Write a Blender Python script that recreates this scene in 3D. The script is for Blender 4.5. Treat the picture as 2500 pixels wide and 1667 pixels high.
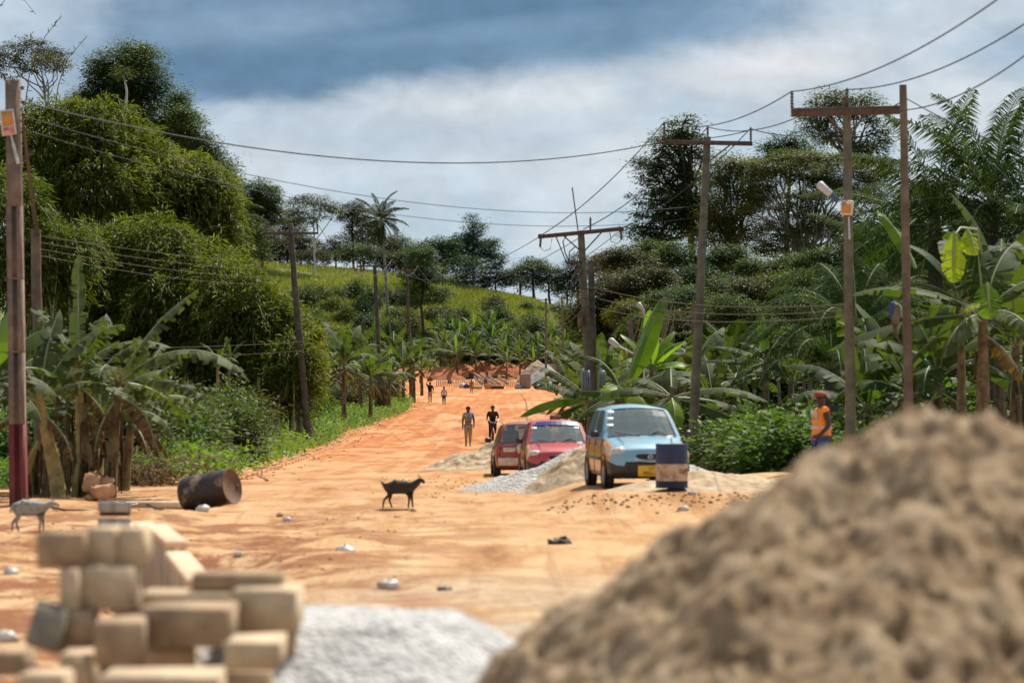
import bpy, math, random
import numpy as np
from mathutils import Vector, Matrix
from math import sin, cos, pi, radians, sqrt
for o in list(bpy.data.objects): bpy.data.objects.remove(o)
S = bpy.context.scene
COL = S.collection
rnd = random.Random(7); R = np.random.default_rng(7)
F = 6944.0; CZ = 2.0; HY = 960.0           # focal length in photo pixels, camera height, horizon row

# ------------------------------------------------------------------ camera
cam = bpy.data.cameras.new('camera'); co = bpy.data.objects.new('camera', cam); COL.objects.link(co)
cam.lens = 100; cam.sensor_width = 36; cam.clip_start = 0.5; cam.clip_end = 9000
cam.shift_y = (HY-833.5)/2500
co.location = (0, 0, CZ); co.rotation_euler = (radians(90), 0, 0)
cam.dof.use_dof = True; cam.dof.focus_distance = 160; cam.dof.aperture_fstop = 2.05
S.camera = co
# ------------------------------------------------------------------ sun and sky
SUN_EL, SUN_AZ = radians(57), radians(30)   # azimuth measured from +Y (away from the camera) towards +X
sd = Vector((sin(SUN_AZ)*cos(SUN_EL), cos(SUN_AZ)*cos(SUN_EL), sin(SUN_EL)))
sl = bpy.data.lights.new('sun', 'SUN'); so = bpy.data.objects.new('sun', sl); COL.objects.link(so)
sl.energy = 5.0; sl.angle = radians(0.53); sl.color = (1.0, 0.93, 0.82)
so.rotation_euler = sd.to_track_quat('Z', 'Y').to_euler(); so.location = (0, 0, 60)
S.view_settings.view_transform = 'Standard'; S.view_settings.look = 'None'
S.view_settings.exposure = 0.25; S.view_settings.gamma = 1
S.cycles.max_bounces = 6; S.cycles.transparent_max_bounces = 8
S.cycles.diffuse_bounces = 3; S.cycles.glossy_bounces = 2
W = bpy.data.worlds.new('World'); S.world = W; W.use_nodes = True
wn = W.node_tree.nodes; wl = W.node_tree.links; wn.clear()

def mnode(nodes, links, op, a, b=None, c=None, clamp=False):
    n = nodes.new('ShaderNodeMath'); n.operation = op; n.use_clamp = clamp
    for i, v in enumerate((a, b, c)):
        if v is None: continue
        if isinstance(v, (int, float)): n.inputs[i].default_value = v
        else: links.new(v, n.inputs[i])
    return n.outputs[0]
def mixc(nodes, links, f, a, b):
    n = nodes.new('ShaderNodeMix'); n.data_type = 'RGBA'
    for s, v in ((0, f), (6, a), (7, b)):
        if isinstance(v, (int, float)): n.inputs[s].default_value = v
        elif isinstance(v, tuple): n.inputs[s].default_value = (v+(1,))[:4]
        else: links.new(v, n.inputs[s])
    return n.outputs[2]
def lin(r, g, b):
    f = lambda c: ((c/255+0.055)/1.055)**2.4 if c > 10 else c/255/12.92
    return (f(r), f(g), f(b))

def build_world():
    M_ = lambda *a, **k: mnode(wn, wl, *a, **k)
    geo = wn.new('ShaderNodeTexCoord'); sep = wn.new('ShaderNodeSeparateXYZ')
    wl.new(geo.outputs['Generated'], sep.inputs[0])
    X, Y, Z = sep.outputs
    sky = wn.new('ShaderNodeTexSky'); sky.sky_type = 'NISHITA'; sky.sun_disc = False
    sky.sun_elevation = SUN_EL; sky.sun_rotation = SUN_AZ; sky.dust_density = 1.5
    bg1 = wn.new('ShaderNodeBackground'); bg1.inputs[1].default_value = 0.10
    wl.new(sky.outputs[0], bg1.inputs[0])
    # noise on the direction sphere, a little stretched sideways as a cloud deck seen low is
    def noise(scale, det, ro, dist=0.0, off=0):
        mp = wn.new('ShaderNodeMapping'); mp.inputs['Scale'].default_value = scale; mp.inputs['Location'].default_value = (off, off*.7, off*1.3)
        wl.new(geo.outputs['Generated'], mp.inputs[0])
        nz = wn.new('ShaderNodeTexNoise'); nz.inputs['Scale'].default_value = 1.0; nz.inputs['Detail'].default_value = det
        nz.inputs['Roughness'].default_value = ro; nz.inputs['Distortion'].default_value = dist
        wl.new(mp.outputs[0], nz.inputs['Vector']); return M_('SUBTRACT', nz.outputs[0], 0.5)
    n1 = noise((14, 14, 26), 4, .5); n2 = noise((34, 34, 52), 9, .6, .3, 3.1); n3 = noise((20, 20, 44), 9, .58, .2, 7.7)
    nn = M_('ADD', M_('MULTIPLY', n1, 1.2), M_('MULTIPLY', n2, .8))
    nc = M_('ADD', M_('MULTIPLY', n1, 1.0), M_('MULTIPLY', n2, 2.2))
    K = 0.10*1.05
    def C(r, g, b): return tuple(c/K for c in lin(r, g, b))
    vz = M_('MULTIPLY', Z, 1/0.14, clamp=True)
    base = mixc(wn, wl, vz, C(184, 202, 213), C(168, 189, 205))
    veil = M_('ADD', M_('MULTIPLY', n3, 3.2), 0.40, clamp=True)
    base = mixc(wn, wl, veil, base, C(204, 212, 217))
    def blob(base, cx, cy, rx, ry, tilt, col, soft, namp, amt=1.0, n=None):
        x0, z0 = (cx-1250)/F, (HY-cy)/F
        dx = M_('SUBTRACT', X, x0); dz = M_('SUBTRACT', Z, z0)
        c_, s_ = cos(tilt), sin(tilt)
        a = M_('ADD', M_('MULTIPLY', dx, c_*F/rx), M_('MULTIPLY', dz, s_*F/rx))
        b = M_('ADD', M_('MULTIPLY', dx, -s_*F/ry), M_('MULTIPLY', dz, c_*F/ry))
        q = M_('SQRT', M_('ADD', M_('MULTIPLY', a, a), M_('MULTIPLY', b, b)))
        q = M_('ADD', q, M_('MULTIPLY', n or nn, namp))
        m = wn.new('ShaderNodeMapRange'); m.interpolation_type = 'SMOOTHSTEP'
        wl.new(q, m.inputs[0]); m.inputs[1].default_value = 1+soft; m.inputs[2].default_value = 1-soft
        m.inputs[3].default_value = 0; m.inputs[4].default_value = amt
        f = M_('MULTIPLY', m.outputs[0], M_('GREATER_THAN', Y, 0.0))
        return mixc(wn, wl, f, base, col)
    base = blob(base, 1000, 500, 700, 70, 0.05, C(174, 194, 208), .6, .9, .6)
    base = blob(base, 980, 265, 640, 120, 0.05, C(196, 205, 213), .45, .7, .9, nc)
    base = blob(base, 1290, 240, 240, 105, 0.1, C(207, 214, 219), .35, .7, .9, nc)
    base = blob(base, 1080, 225, 330, 60, 0.15, C(212, 217, 221), .5, .9, .7, nc)
    base = blob(base, 760, 320, 300, 66, 0.1, C(176, 191, 204), .7, 1.0, .75)
    base = blob(base, 1150, 345, 420, 55, 0.1, C(178, 194, 207), .7, 1.0, .75)
    base = blob(base, 1500, 410, 240, 75, 0.3, C(208, 215, 221), .5, .9, .85, nc)
    base = blob(base, 620, 440, 220, 80, 0.0, C(200, 210, 218), .6, .9, .8, nc)
    base = blob(base, 1250, 440, 320, 60, 0.0, C(196, 207, 216), .7, 1.0, .7, nc)
    base = blob(base, 1900, 195, 330, 95, 0.05, C(178, 189, 201), .45, .8, .8)
    base = blob(base, 1890, 150, 250, 85, 0.12, C(203, 209, 216), .3, .65, .95, nc)
    base = blob(base, 1930, 125, 190, 62, 0.12, C(219, 221, 225), .4, .7, .9, nc)
    base = blob(base, 2390, 300, 230, 150, 0.0, C(203, 210, 217), .6, .9, .8, nc)
    base = blob(base, 2200, 60, 480, 80, 0.0, C(188, 200, 211), .7, .9, .8)
    base = blob(base, 2490, 150, 160, 65, 0.0, C(156, 178, 199), .7, .8, .8)
    base = blob(base, 60, 100, 560, 190, -0.2, C(178, 193, 208), .6, .8, .8)
    base = blob(base, 1150, 20, 980, 175, 0.10, C(132, 158, 183), .45, .6, .9)
    base = blob(base, 1000, 60, 760, 142, 0.10, C(106, 137, 164), .45, .6, .85)
    base = blob(base, 800, 145, 480, 74, 0.13, C(96, 128, 157), .35, .55, .85, nc)
    base = blob(base, 1080, 15, 560, 62, 0.03, C(94, 126, 155), .6, .8, .85)
    base = blob(base, 1400, 100, 430, 44, 0.08, C(112, 143, 171), .7, .8, .8)
    base = blob(base, 700, 60, 270, 48, 0.1, C(138, 163, 187), .7, .9, .7)
    base = blob(base, 1120, 88, 330, 24, 0.1, C(120, 150, 177), .8, 1.0, .7)
    n4 = noise((62, 62, 105), 7, .55, .4, 5.3)
    vm = wn.new('ShaderNodeVectorMath'); vm.operation = 'SCALE'; wl.new(base, vm.inputs[0])
    wl.new(M_('ADD', 1.0, M_('ADD', M_('MULTIPLY', n4, .42), M_('MULTIPLY', n2, .30))), vm.inputs['Scale']); base = vm.outputs[0]
    bg2 = wn.new('ShaderNodeBackground'); bg2.inputs[1].default_value = 0.10
    wl.new(base, bg2.inputs[0])
    ms = wn.new('ShaderNodeMixShader'); out = wn.new('ShaderNodeOutputWorld')
    # cloud deck lies low over the horizon; higher up the clear sky comes through broken cloud
    hi = wn.new('ShaderNodeMapRange'); wl.new(Z, hi.inputs[0])
    hi.inputs[1].default_value = 0.30; hi.inputs[2].default_value = 0.6
    hi.inputs[3].default_value = 1; hi.inputs[4].default_value = 0.35
    wl.new(hi.outputs[0], ms.inputs[0]); wl.new(bg1.outputs[0], ms.inputs[1]); wl.new(bg2.outputs[0], ms.inputs[2])
    wl.new(ms.outputs[0], out.inputs[0])
build_world()

# ------------------------------------------------------------------ helpers
def P(x, y, d): return Vector(((x-1250)/F*d, d, CZ+(HY-y)/F*d))

class G:
    """collects geometry; build() links it as one mesh object"""
    def __init__(s): s.v = []; s.f4 = []; s.f3 = []; s.m4 = []; s.m3 = []; s.n = 0; s.poly = []
    def add(s, v, f, mi=0):
        v = np.asarray(v, float).reshape(-1, 3); f = np.asarray(f, int)
        s.v.append(v)
        if f.shape[1] == 4: s.f4.append(f+s.n); s.m4.append(np.full(len(f), mi) if np.isscalar(mi) else np.asarray(mi))
        else: s.f3.append(f+s.n); s.m3.append(np.full(len(f), mi))
        s.n += len(v); return s
    def box(s, c, size, rot=None, mi=0, taper=1.0, bev=0.0):
        hx, hy, hz = [k/2 for k in size]
        if bev:
            b = bev; pts = []
            for sz in (-1, 1):
                for (ax, ay, az) in ((0, 0, b), (b, b, 0)):
                    for (qx, qy) in ((-1, -1), (1, -1), (1, 1), (-1, 1)):
                        pass
            rings = [(b, -hz), (0, -hz+b), (0, hz-b), (b, hz)]
            for (i, z) in rings:
                x, y = hx-i, hy-i
                bb = b
                for (px, py) in ((-x+bb, -y), (x-bb, -y), (x, -y+bb), (x, y-bb), (x-bb, y), (-x+bb, y), (-x, y-bb), (-x, -y+bb)):
                    pts.append((px, py, z))
            v = np.array(pts); n = 8; f = []
            for r in range(3):
                for i in range(n): f.append((r*n+i, r*n+(i+1) % n, (r+1)*n+(i+1) % n, (r+1)*n+i))
            for base, flip in ((0, 1), (24, 0)):
                q = [(base, base+1, base+2, base+7), (base+7, base+2, base+3, base+6), (base+6, base+3, base+4, base+5)]
                f += [t[::-1] for t in q] if flip else q
        else:
            v = np.array([(x*(taper if z > 0 else 1), y*(taper if z > 0 else 1), z) for z in (-hz, hz) for (x, y) in ((-hx, -hy), (hx, -hy), (hx, hy), (-hx, hy))])
            f = [(3, 2, 1, 0), (4, 5, 6, 7), (0, 1, 5, 4), (1, 2, 6, 5), (2, 3, 7, 6), (3, 0, 4, 7)]
        if rot is not None:
            m = np.array(rot.to_matrix() if hasattr(rot, 'to_matrix') else rot)[:3, :3]; v = v @ m.T
        return s.add(v+np.array(c), f, mi)
    def tube(s, pts, rad, seg=6, mi=0, caps=True):
        pts = [Vector(p) for p in pts]; n = len(pts)
        if not hasattr(rad, '__len__'): rad = [rad]*n
        vs = []; up = Vector((0.13, 0.21, 0.97))
        for i, p in enumerate(pts):
            t = (pts[min(i+1, n-1)]-pts[max(i-1, 0)])
            if t.length < 1e-9: t = Vector((0, 0, 1))
            t.normalize()
            a = t.cross(up if abs(t.dot(up)) < .95 else Vector((1, 0, 0))).normalized(); b = t.cross(a)
            for k in range(seg):
                an = 2*pi*k/seg; vs.append(p+(a*cos(an)+b*sin(an))*rad[i])
        f = [(i*seg+k, i*seg+(k+1) % seg, (i+1)*seg+(k+1) % seg, (i+1)*seg+k) for i in range(n-1) for k in range(seg)]
        s.add(vs, f, mi)
        if caps:
            for i, fl in ((0, 0), (n-1, 1)):
                b0 = i*seg; vv = [vs[b0+k] for k in range(seg)]+[pts[i]]
                ff = [((k+1) % seg, k, seg) if fl == 0 else (k, (k+1) % seg, seg) for k in range(seg)]
                s.add(vv, ff, mi)
        return s
    def lathe(s, prof, c=(0, 0, 0), seg=24, mi=0, rot=None):
        v = []; 
        for (r, z) in prof:
            for k in range(seg): a = 2*pi*k/seg; v.append((r*cos(a), r*sin(a), z))
        v = np.array(v)
        if rot is not None: v = v @ np.array(rot.to_matrix()).T
        n = len(prof)
        f = [(i*seg+k, i*seg+(k+1) % seg, (i+1)*seg+(k+1) % seg, (i+1)*seg+k) for i in range(n-1) for k in range(seg)]
        return s.add(v+np.array(c), f, mi)
    def ball(s, c, r, seg=12, rings=8, mi=0, rot=None):
        rr = (r, r, r) if not hasattr(r, '__len__') else r
        v = []
        for i in range(rings+1):
            ph = pi*(i/rings-.5)
            for k in range(seg):
                a = 2*pi*k/seg; v.append((rr[0]*cos(ph)*cos(a), rr[1]*cos(ph)*sin(a), rr[2]*sin(ph)))
        v = np.array(v)
        if rot is not None: v = v @ np.array(rot.to_matrix()).T
        f = [(i*seg+k, i*seg+(k+1) % seg, (i+1)*seg+(k+1) % seg, (i+1)*seg+k) for i in range(rings) for k in range(seg)]
        return s.add(v+np.array(c), f, mi)
    def build(s, name, mats, parent=None, smooth=False):
        me = bpy.data.meshes.new(name)
        v = np.concatenate(s.v).astype(np.float32)
        f4 = np.concatenate(s.f4) if s.f4 else np.zeros((0, 4), int)
        f3 = np.concatenate(s.f3) if s.f3 else np.zeros((0, 3), int)
        me.vertices.add(len(v)); me.vertices.foreach_set('co', v.ravel())
        me.loops.add(f4.size+f3.size)
        me.loops.foreach_set('vertex_index', np.concatenate([f4.ravel(), f3.ravel()]).astype(np.int32))
        np_ = len(f4)+len(f3); me.polygons.add(np_)
        ls = np.concatenate([np.arange(len(f4))*4, f4.size+np.arange(len(f3))*3]).astype(np.int32)
        me.polygons.foreach_set('loop_start', ls)
        mi = np.concatenate(s.m4+s.m3).astype(np.int32) if (s.m4 or s.m3) else np.zeros(0, np.int32)
        me.polygons.foreach_set('material_index', mi)
        if smooth: me.polygons.foreach_set('use_smooth', np.ones(np_, bool))
        me.update(calc_edges=True)
        for m in (mats if isinstance(mats, (list, tuple)) else [mats]): me.materials.append(m)
        o = bpy.data.objects.new(name, me); COL.objects.link(o)
        if parent is not None: o.parent = parent
        return o

def tag(o, label=None, cat=None, group=None, kind=None):
    for k, v in (('label', label), ('category', cat), ('group', group), ('kind', kind)):
        if v: o[k] = v
    return o
def empty(name, loc, rz=0, label=None, cat=None, group=None, scale=1):
    o = bpy.data.objects.new(name, None); COL.objects.link(o); o.location = loc
    o.rotation_euler = (0, 0, rz); o.scale = (scale,)*3; o.empty_display_size = .2
    return tag(o, label, cat, group)
def copy_tree(o, parent=None):
    c = o.copy(); COL.objects.link(c)
    if parent is not None: c.parent = parent
    for ch in list(o.children): copy_tree(ch, c)
    return c
def place(proto, loc, rz=0, sc=1.0, label=None, group=None):
    if not proto.get('_used'):
        c = proto; c['_used'] = 1
    else: c = copy_tree(proto)
    c.location = loc; c.rotation_euler = (0, 0, rz); c.scale = (sc,)*3 if not hasattr(sc, '__len__') else sc
    if label: c['label'] = label
    if group: c['group'] = group
    return c

# ------------------------------------------------------------------ materials
def newmat(name):
    m = bpy.data.materials.new(name); m.use_nodes = True
    n = m.node_tree.nodes; l = m.node_tree.links
    return m, n, l, n['Principled BSDF']
def tex(n, l, kind, scale, vec=None, **kw):
    t = n.new('ShaderNodeTex'+kind); t.inputs['Scale'].default_value = scale
    for k, v in kw.items():
        if k in t.inputs: t.inputs[k].default_value = v
        else: setattr(t, k, v)
    if vec is not None: l.new(vec, t.inputs['Vector'])
    return t
def ramp(n, l, fac, stops):
    r = n.new('ShaderNodeValToRGB'); l.new(fac, r.inputs[0])
    e = r.color_ramp.elements
    while len(e) < len(stops): e.new(.5)
    for i, (p, c) in enumerate(stops): e[i].position = p; e[i].color = (c+(1,))[:4]
    return r.outputs[0]
def objco(n): return n.new('ShaderNodeTexCoord').outputs['Object']
def worldpos(n): return n.new('ShaderNodeNewGeometry').outputs['Position']
def mat(name, col, rough=.7, metal=0, var=.25, scale=6, bump=0, col2=None, spec=.5, coat=0, wpos=False, bscale=None, thr=(.35, .65)):
    m, n, l, b = newmat(name)
    vec = worldpos(n) if wpos else objco(n)
    t = tex(n, l, 'Noise', scale, vec, Detail=6, Roughness=.6)
    c2 = col2 or tuple(c*(1-var) for c in col)
    l.new(ramp(n, l, t.outputs[0], [(thr[0], c2), (thr[1], col)]), b.inputs['Base Color'])
    b.inputs['Roughness'].default_value = rough; b.inputs['Metallic'].default_value = metal
    b.inputs['Specular IOR Level'].default_value = spec
    if coat: b.inputs['Coat Weight'].default_value = coat; b.inputs['Coat Roughness'].default_value = .05
    if bump:
        t2 = tex(n, l, 'Noise', bscale or scale*4, vec, Detail=5)
        bp = n.new('ShaderNodeBump'); bp.inputs['Strength'].default_value = 1; bp.inputs['Distance'].default_value = bump
        l.new(t2.outputs[0], bp.inputs['Height']); l.new(bp.outputs[0], b.inputs['Normal'])
    return m
def leafmat(name, ca, cb, trans=.35, rough=.55, cc=None, scale=.35, tr_boost=1.5, veins=False, gl=.16):
    """green leaf, a mix of glossy skin and light coming through; every leaf its own shade"""
    m, n, l, b = newmat(name)
    g = n.new('ShaderNodeNewGeometry'); t = tex(n, l, 'Noise', scale, worldpos(n), Detail=3)
    f = mnode(n, l, 'ADD', mnode(n, l, 'MULTIPLY', g.outputs['Random Per Island'], .6), mnode(n, l, 'MULTIPLY', t.outputs[0], .9))
    f = mnode(n, l, 'SUBTRACT', f, .25, clamp=True)
    st = [(.1, ca), (.75, cb)]
    if cc: st.append((.97, cc))
    c = ramp(n, l, f, st)
    l.new(c, b.inputs['Base Color']); b.inputs['Roughness'].default_value = rough
    b.inputs['Specular IOR Level'].default_value = gl
    tr = n.new('ShaderNodeBsdfTranslucent')
    v = n.new('ShaderNodeVectorMath'); v.operation = 'MULTIPLY'; l.new(c, v.inputs[0])
    v.inputs[1].default_value = (tr_boost*1.15, tr_boost*1.2, tr_boost*.35); l.new(v.outputs[0], tr.inputs[0])
    mx = n.new('ShaderNodeMixShader'); mx.inputs[0].default_value = trans
    l.new(b.outputs[0], mx.inputs[1]); l.new(tr.outputs[0], mx.inputs[2])
    l.new(mx.outputs[0], n['Material Output'].inputs[0])
    return m
M = {}
M['leaf_dark'] = leafmat('leaf_dark', (.028, .05, .015), (.092, .13, .038), .26)
M['leaf_mid'] = leafmat('leaf_mid', (.028, .052, .013), (.085, .13, .03), .28)
M['leaf_blue'] = leafmat('leaf_blue', (.022, .046, .022), (.07, .12, .05), .22)
M['leaf_olive'] = leafmat('leaf_olive', (.045, .058, .013), (.15, .16, .034), .28, cc=(.14, .13, .035))
M['leaf_brown'] = leafmat('leaf_brown', (.034, .038, .014), (.1, .1, .038), .22)
M['leaf_bright'] = leafmat('leaf_bright', (.032, .065, .012), (.11, .19, .03), .32, cc=(.22, .29, .07))
M['leaf_cover'] = leafmat('leaf_cover', (.05, .1, .02), (.15, .24, .05), .4, cc=(.24, .3, .08))
M['leaf_yellow'] = leafmat('leaf_yellow', (.09, .14, .02), (.3, .32, .04), .4)
M['bamboo_leaf'] = leafmat('bamboo_leaf', (.036, .05, .01), (.14, .165, .028), .38, cc=(.24, .25, .07), scale=.45)
M['bamboo_light'] = leafmat('bamboo_light', (.035, .052, .008), (.1, .13, .02), .36, cc=(.2, .22, .05), scale=.45)
M['palm_leaf'] = leafmat('palm_leaf', (.016, .034, .01), (.05, .082, .02), .25, rough=.75, gl=.04)
M['coconut_leaf'] = leafmat('coconut_leaf', (.018, .026, .008), (.055, .06, .017), .2, cc=(.16, .13, .05), rough=.75, gl=.04)
M['grass'] = leafmat('grass', (.13, .15, .035), (.27, .28, .075), .35, cc=(.4, .36, .16), scale=.06)
M['banana_leaf'] = leafmat('banana_leaf', (.022, .04, .012), (.062, .094, .022), .36, rough=.6, tr_boost=1.9, scale=1.2)
M['banana_grey'] = leafmat('banana_grey', (.035, .052, .022), (.1, .13, .05), .3, rough=.62, scale=1.2)
M['banana_young'] = leafmat('banana_young', (.07, .14, .02), (.15, .25, .03), .45, rough=.42, tr_boost=1.8)
M['banana_yellow'] = leafmat('banana_yellow', (.22, .3, .012), (.34, .42, .02), .4, rough=.35, tr_boost=1.7)
M['dead_leaf'] = leafmat('dead_leaf', (.05, .03, .015), (.17, .11, .06), .25, rough=.85)
M['midrib'] = mat('midrib', (.26, .3, .12), .5)
M['stem_brown'] = mat('stem_brown', (.22, .16, .07), .75, col2=(.06, .04, .02), scale=5, bump=.01)
M['stem_gold'] = mat('stem_gold', (.42, .32, .1), .6, col2=(.16, .12, .04), scale=5, bump=.01)
M['bark_grey'] = mat('bark_grey', (.3, .27, .22), .85, col2=(.12, .1, .08), scale=3, bump=.02)
M['bark_pale'] = mat('bark_pale', (.62, .58, .5), .85, col2=(.35, .32, .27), scale=3, bump=.01)
M['bark_dark'] = mat('bark_dark', (.09, .075, .055), .9, col2=(.04, .033, .025), scale=3, bump=.02)
M['culm'] = mat('culm', (.3, .3, .1), .5, col2=(.16, .15, .06), scale=3)
M['twig'] = mat('twig', (.25, .15, .08), .9, col2=(.08, .045, .025), scale=2)
M['pole_wood'] = mat('pole_wood', (.17, .155, .105), .85, col2=(.08, .072, .048), scale=3, bump=.01)
M['pole_dark'] = mat('pole_dark', (.1, .088, .062), .85, col2=(.045, .038, .027), scale=3, bump=.01)
M['pole_brown'] = mat('pole_brown', (.18, .135, .095), .85, col2=(.085, .06, .042), scale=3, bump=.012)
M['rust'] = mat('rust', (.12, .07, .05), .8, col2=(.06, .036, .027), scale=9)
M['insulator'] = mat('insulator', (.09, .055, .045), .25)
M['wire'] = mat('wire', (.03, .032, .036), .7)
M['wire_brown'] = mat('wire_brown', (.13, .085, .055), .7)
M['steel_grey'] = mat('steel_grey', (.3, .33, .36), .45, metal=.2)
M['lamp_grey'] = mat('lamp_grey', (.55, .56, .55), .4)
M['lamp_blue'] = mat('lamp_blue', (.04, .1, .18), .4)
M['orange_panel'] = mat('orange_panel', (.62, .27, .06), .5, var=.15, scale=12)
M['white_trim'] = mat('white_trim', (.68, .62, .55), .5)
M['red_white'] = mat('red_white', (.55, .06, .05), .5, col2=(.7, .5, .42), scale=9)
M['red_paint'] = mat('red_paint', (.22, .03, .022), .6, col2=(.13, .022, .018), scale=4, bump=.003)
M['concrete_pole'] = mat('concrete_pole', (.25, .175, .125), .9, col2=(.15, .1, .072), scale=5, bump=.004)
M['block'] = mat('block', (.68, .51, .33), .95, col2=(.52, .38, .23), scale=7, bump=.012, bscale=40)
M['block_grey'] = mat('block_grey', (.33, .3, .23), .95, col2=(.22, .19, .15), scale=7, bump=.012, bscale=40)
M['block_dark'] = mat('block_dark', (.48, .34, .2), .95, col2=(.3, .2, .12), scale=7, bump=.012, bscale=40)
M['kerb'] = mat('kerb', (.6, .3, .14), .95, col2=(.4, .16, .06), scale=2.5, bump=.02, wpos=True)
M['rock'] = mat('rock', (.6, .36, .19), .95, col2=(.42, .2, .09), scale=3, bump=.03)
M['plastic_white'] = mat('plastic_white', (.66, .62, .56), .5, var=.35)
M['plastic_blue'] = mat('plastic_blue', (.12, .25, .38), .5, col2=(.5, .5, .46), scale=9)
M['dark'] = mat('dark', (.015, .015, .016), .6)
M['rubber'] = mat('rubber', (.022, .021, .02), .85, col2=(.08, .05, .03), scale=5)
M['hose'] = mat('hose', (.02, .022, .03), .35)
M['skin'] = mat('skin', (.045, .025, .018), .5, var=.2)
M['hair'] = mat('hair', (.008, .007, .007), .9)
M['cloth_black'] = mat('cloth_black', (.012, .012, .015), .85)
M['khaki'] = mat('khaki', (.4, .3, .17), .85)
M['pink'] = mat('pink', (.6, .27, .3), .85)
M['pinkwhite'] = mat('pinkwhite', (.7, .5, .5), .85)
M['jeans'] = mat('jeans', (.04, .07, .2), .85)
M['orange_cloth'] = mat('orange_cloth', (.48, .17, .04), .85, col2=(.2, .09, .04), scale=9)
M['vest'] = mat('vest', (.95, .3, .03), .7, var=.15)
M['reflective'] = mat('reflective', (.62, .6, .62), .4)
M['cap'] = mat('cap', (.3, .06, .03), .8)
M['shoe_grey'] = mat('shoe_grey', (.35, .35, .36), .6)

def dirt_mat(name, near_pale=True):
    m, n, l, b = newmat(name)
    pos = worldpos(n); sep = n.new('ShaderNodeSeparateXYZ'); l.new(pos, sep.inputs[0])
    big = tex(n, l, 'Noise', .16, pos, Detail=5, Roughness=.55)
    mp = n.new('ShaderNodeMapping'); mp.inputs['Scale'].default_value = (1.1, .22, 1); l.new(pos, mp.inputs[0])
    med = tex(n, l, 'Noise', 1.1, mp.outputs[0], Detail=7, Roughness=.62)
    fine = tex(n, l, 'Noise', 7, pos, Detail=6, Roughness=.7)
    # colour of the earth changes down the street: sandy near the works, red laterite beyond
    fy = n.new('ShaderNodeMapRange'); l.new(sep.outputs[1], fy.inputs[0]); fy.inputs[1].default_value = 34; fy.inputs[2].default_value = 120
    cn = ramp(n, l, med.outputs[0], [(.3, (.33, .155, .06)), (.44, (.56, .32, .14)), (.6, (.68, .46, .25))])
    cf = ramp(n, l, med.outputs[0], [(.3, (.34, .115, .038)), (.5, (.5, .175, .053)), (.68, (.64, .28, .1))])
    c = mixc(n, l, fy.outputs[0], cn, cf)
    # wheel tracks: smoothed paler bands
    wv = tex(n, l, 'Noise', .35, mp.outputs[0], Detail=2)
    c = mixc(n, l, mnode(n, l, 'MULTIPLY', ramp_val(n, l, wv.outputs[0], .5, .62), .5), c, (.7, .43, .22))
    mt_ = n.new('ShaderNodeMapping'); mt_.inputs['Scale'].default_value = (2.6, .05, 1); mt_.inputs['Rotation'].default_value = (0, 0, .03); l.new(pos, mt_.inputs[0])
    rut = tex(n, l, 'Noise', 1, mt_.outputs[0], Detail=4, Roughness=.6)
    c = mixc(n, l, mnode(n, l, 'MULTIPLY', ramp_val(n, l, rut.outputs[0], .5, .66), .32), c, (.74, .44, .22))
    c = mixc(n, l, mnode(n, l, 'MULTIPLY', ramp_val(n, l, rut.outputs[0], .42, .34), .4), c, (.36, .13, .045))
    # cement-pale spill close to the camera
    py = n.new('ShaderNodeMapRange'); l.new(sep.outputs[1], py.inputs[0]); py.inputs[1].default_value = 34; py.inputs[2].default_value = 25
    px = n.new('ShaderNodeMapRange'); l.new(sep.outputs[0], px.inputs[0]); px.inputs[1].default_value = -2.6; px.inputs[2].default_value = -1.4
    pf = mnode(n, l, 'MULTIPLY', mnode(n, l, 'MULTIPLY', py.outputs[0], px.outputs[0]), ramp_val(n, l, big.outputs[0], .3, .55))
    c = mixc(n, l, mnode(n, l, 'MULTIPLY', pf, .9), c, mixc(n, l, ramp_val(n, l, fine.outputs[0], .35, .65), (.42, .33, .23), (.62, .53, .4)))
    # churned darker patches
    dk = tex(n, l, 'Noise', .8, pos, Detail=9, Roughness=.75)
    nx = n.new('ShaderNodeMapRange'); l.new(sep.outputs[0], nx.inputs[0]); nx.inputs[1].default_value = 1; nx.inputs[2].default_value = -3
    ny = n.new('ShaderNodeMapRange'); l.new(sep.outputs[1], ny.inputs[0]); ny.inputs[1].default_value = 60; ny.inputs[2].default_value = 40
    dm = mnode(n, l, 'MULTIPLY', ramp_val(n, l, dk.outputs[0], .44, .56), mnode(n, l, 'ADD', .12, mnode(n, l, 'MULTIPLY', nx.outputs[0], mnode(n, l, 'MULTIPLY', ny.outputs[0], .95))))
    c = mixc(n, l, dm, c, (.3, .12, .05))
    c = mixc(n, l, mnode(n, l, 'MULTIPLY', ramp_val(n, l, fine.outputs[0], .55, .72), .35), c, (.74, .5, .3))
    l.new(c, b.inputs['Base Color']); b.inputs['Roughness'].default_value = .95; b.inputs['Specular IOR Level'].default_value = .2
    bp = n.new('ShaderNodeBump'); bp.inputs['Distance'].default_value = .05
    hh = mnode(n, l, 'ADD', fine.outputs[0], mnode(n, l, 'MULTIPLY', dk.outputs[0], 2.5)); l.new(hh, bp.inputs['Height'])
    l.new(bp.outputs[0], b.inputs['Normal'])
    return m
def ramp_val(n, l, v, a, b_):
    m = n.new('ShaderNodeMapRange'); m.interpolation_type = 'SMOOTHSTEP'; l.new(v, m.inputs[0])
    m.inputs[1].default_value = a; m.inputs[2].default_value = b_; return m.outputs[0]
M['dirt'] = dirt_mat('dirt')
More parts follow.
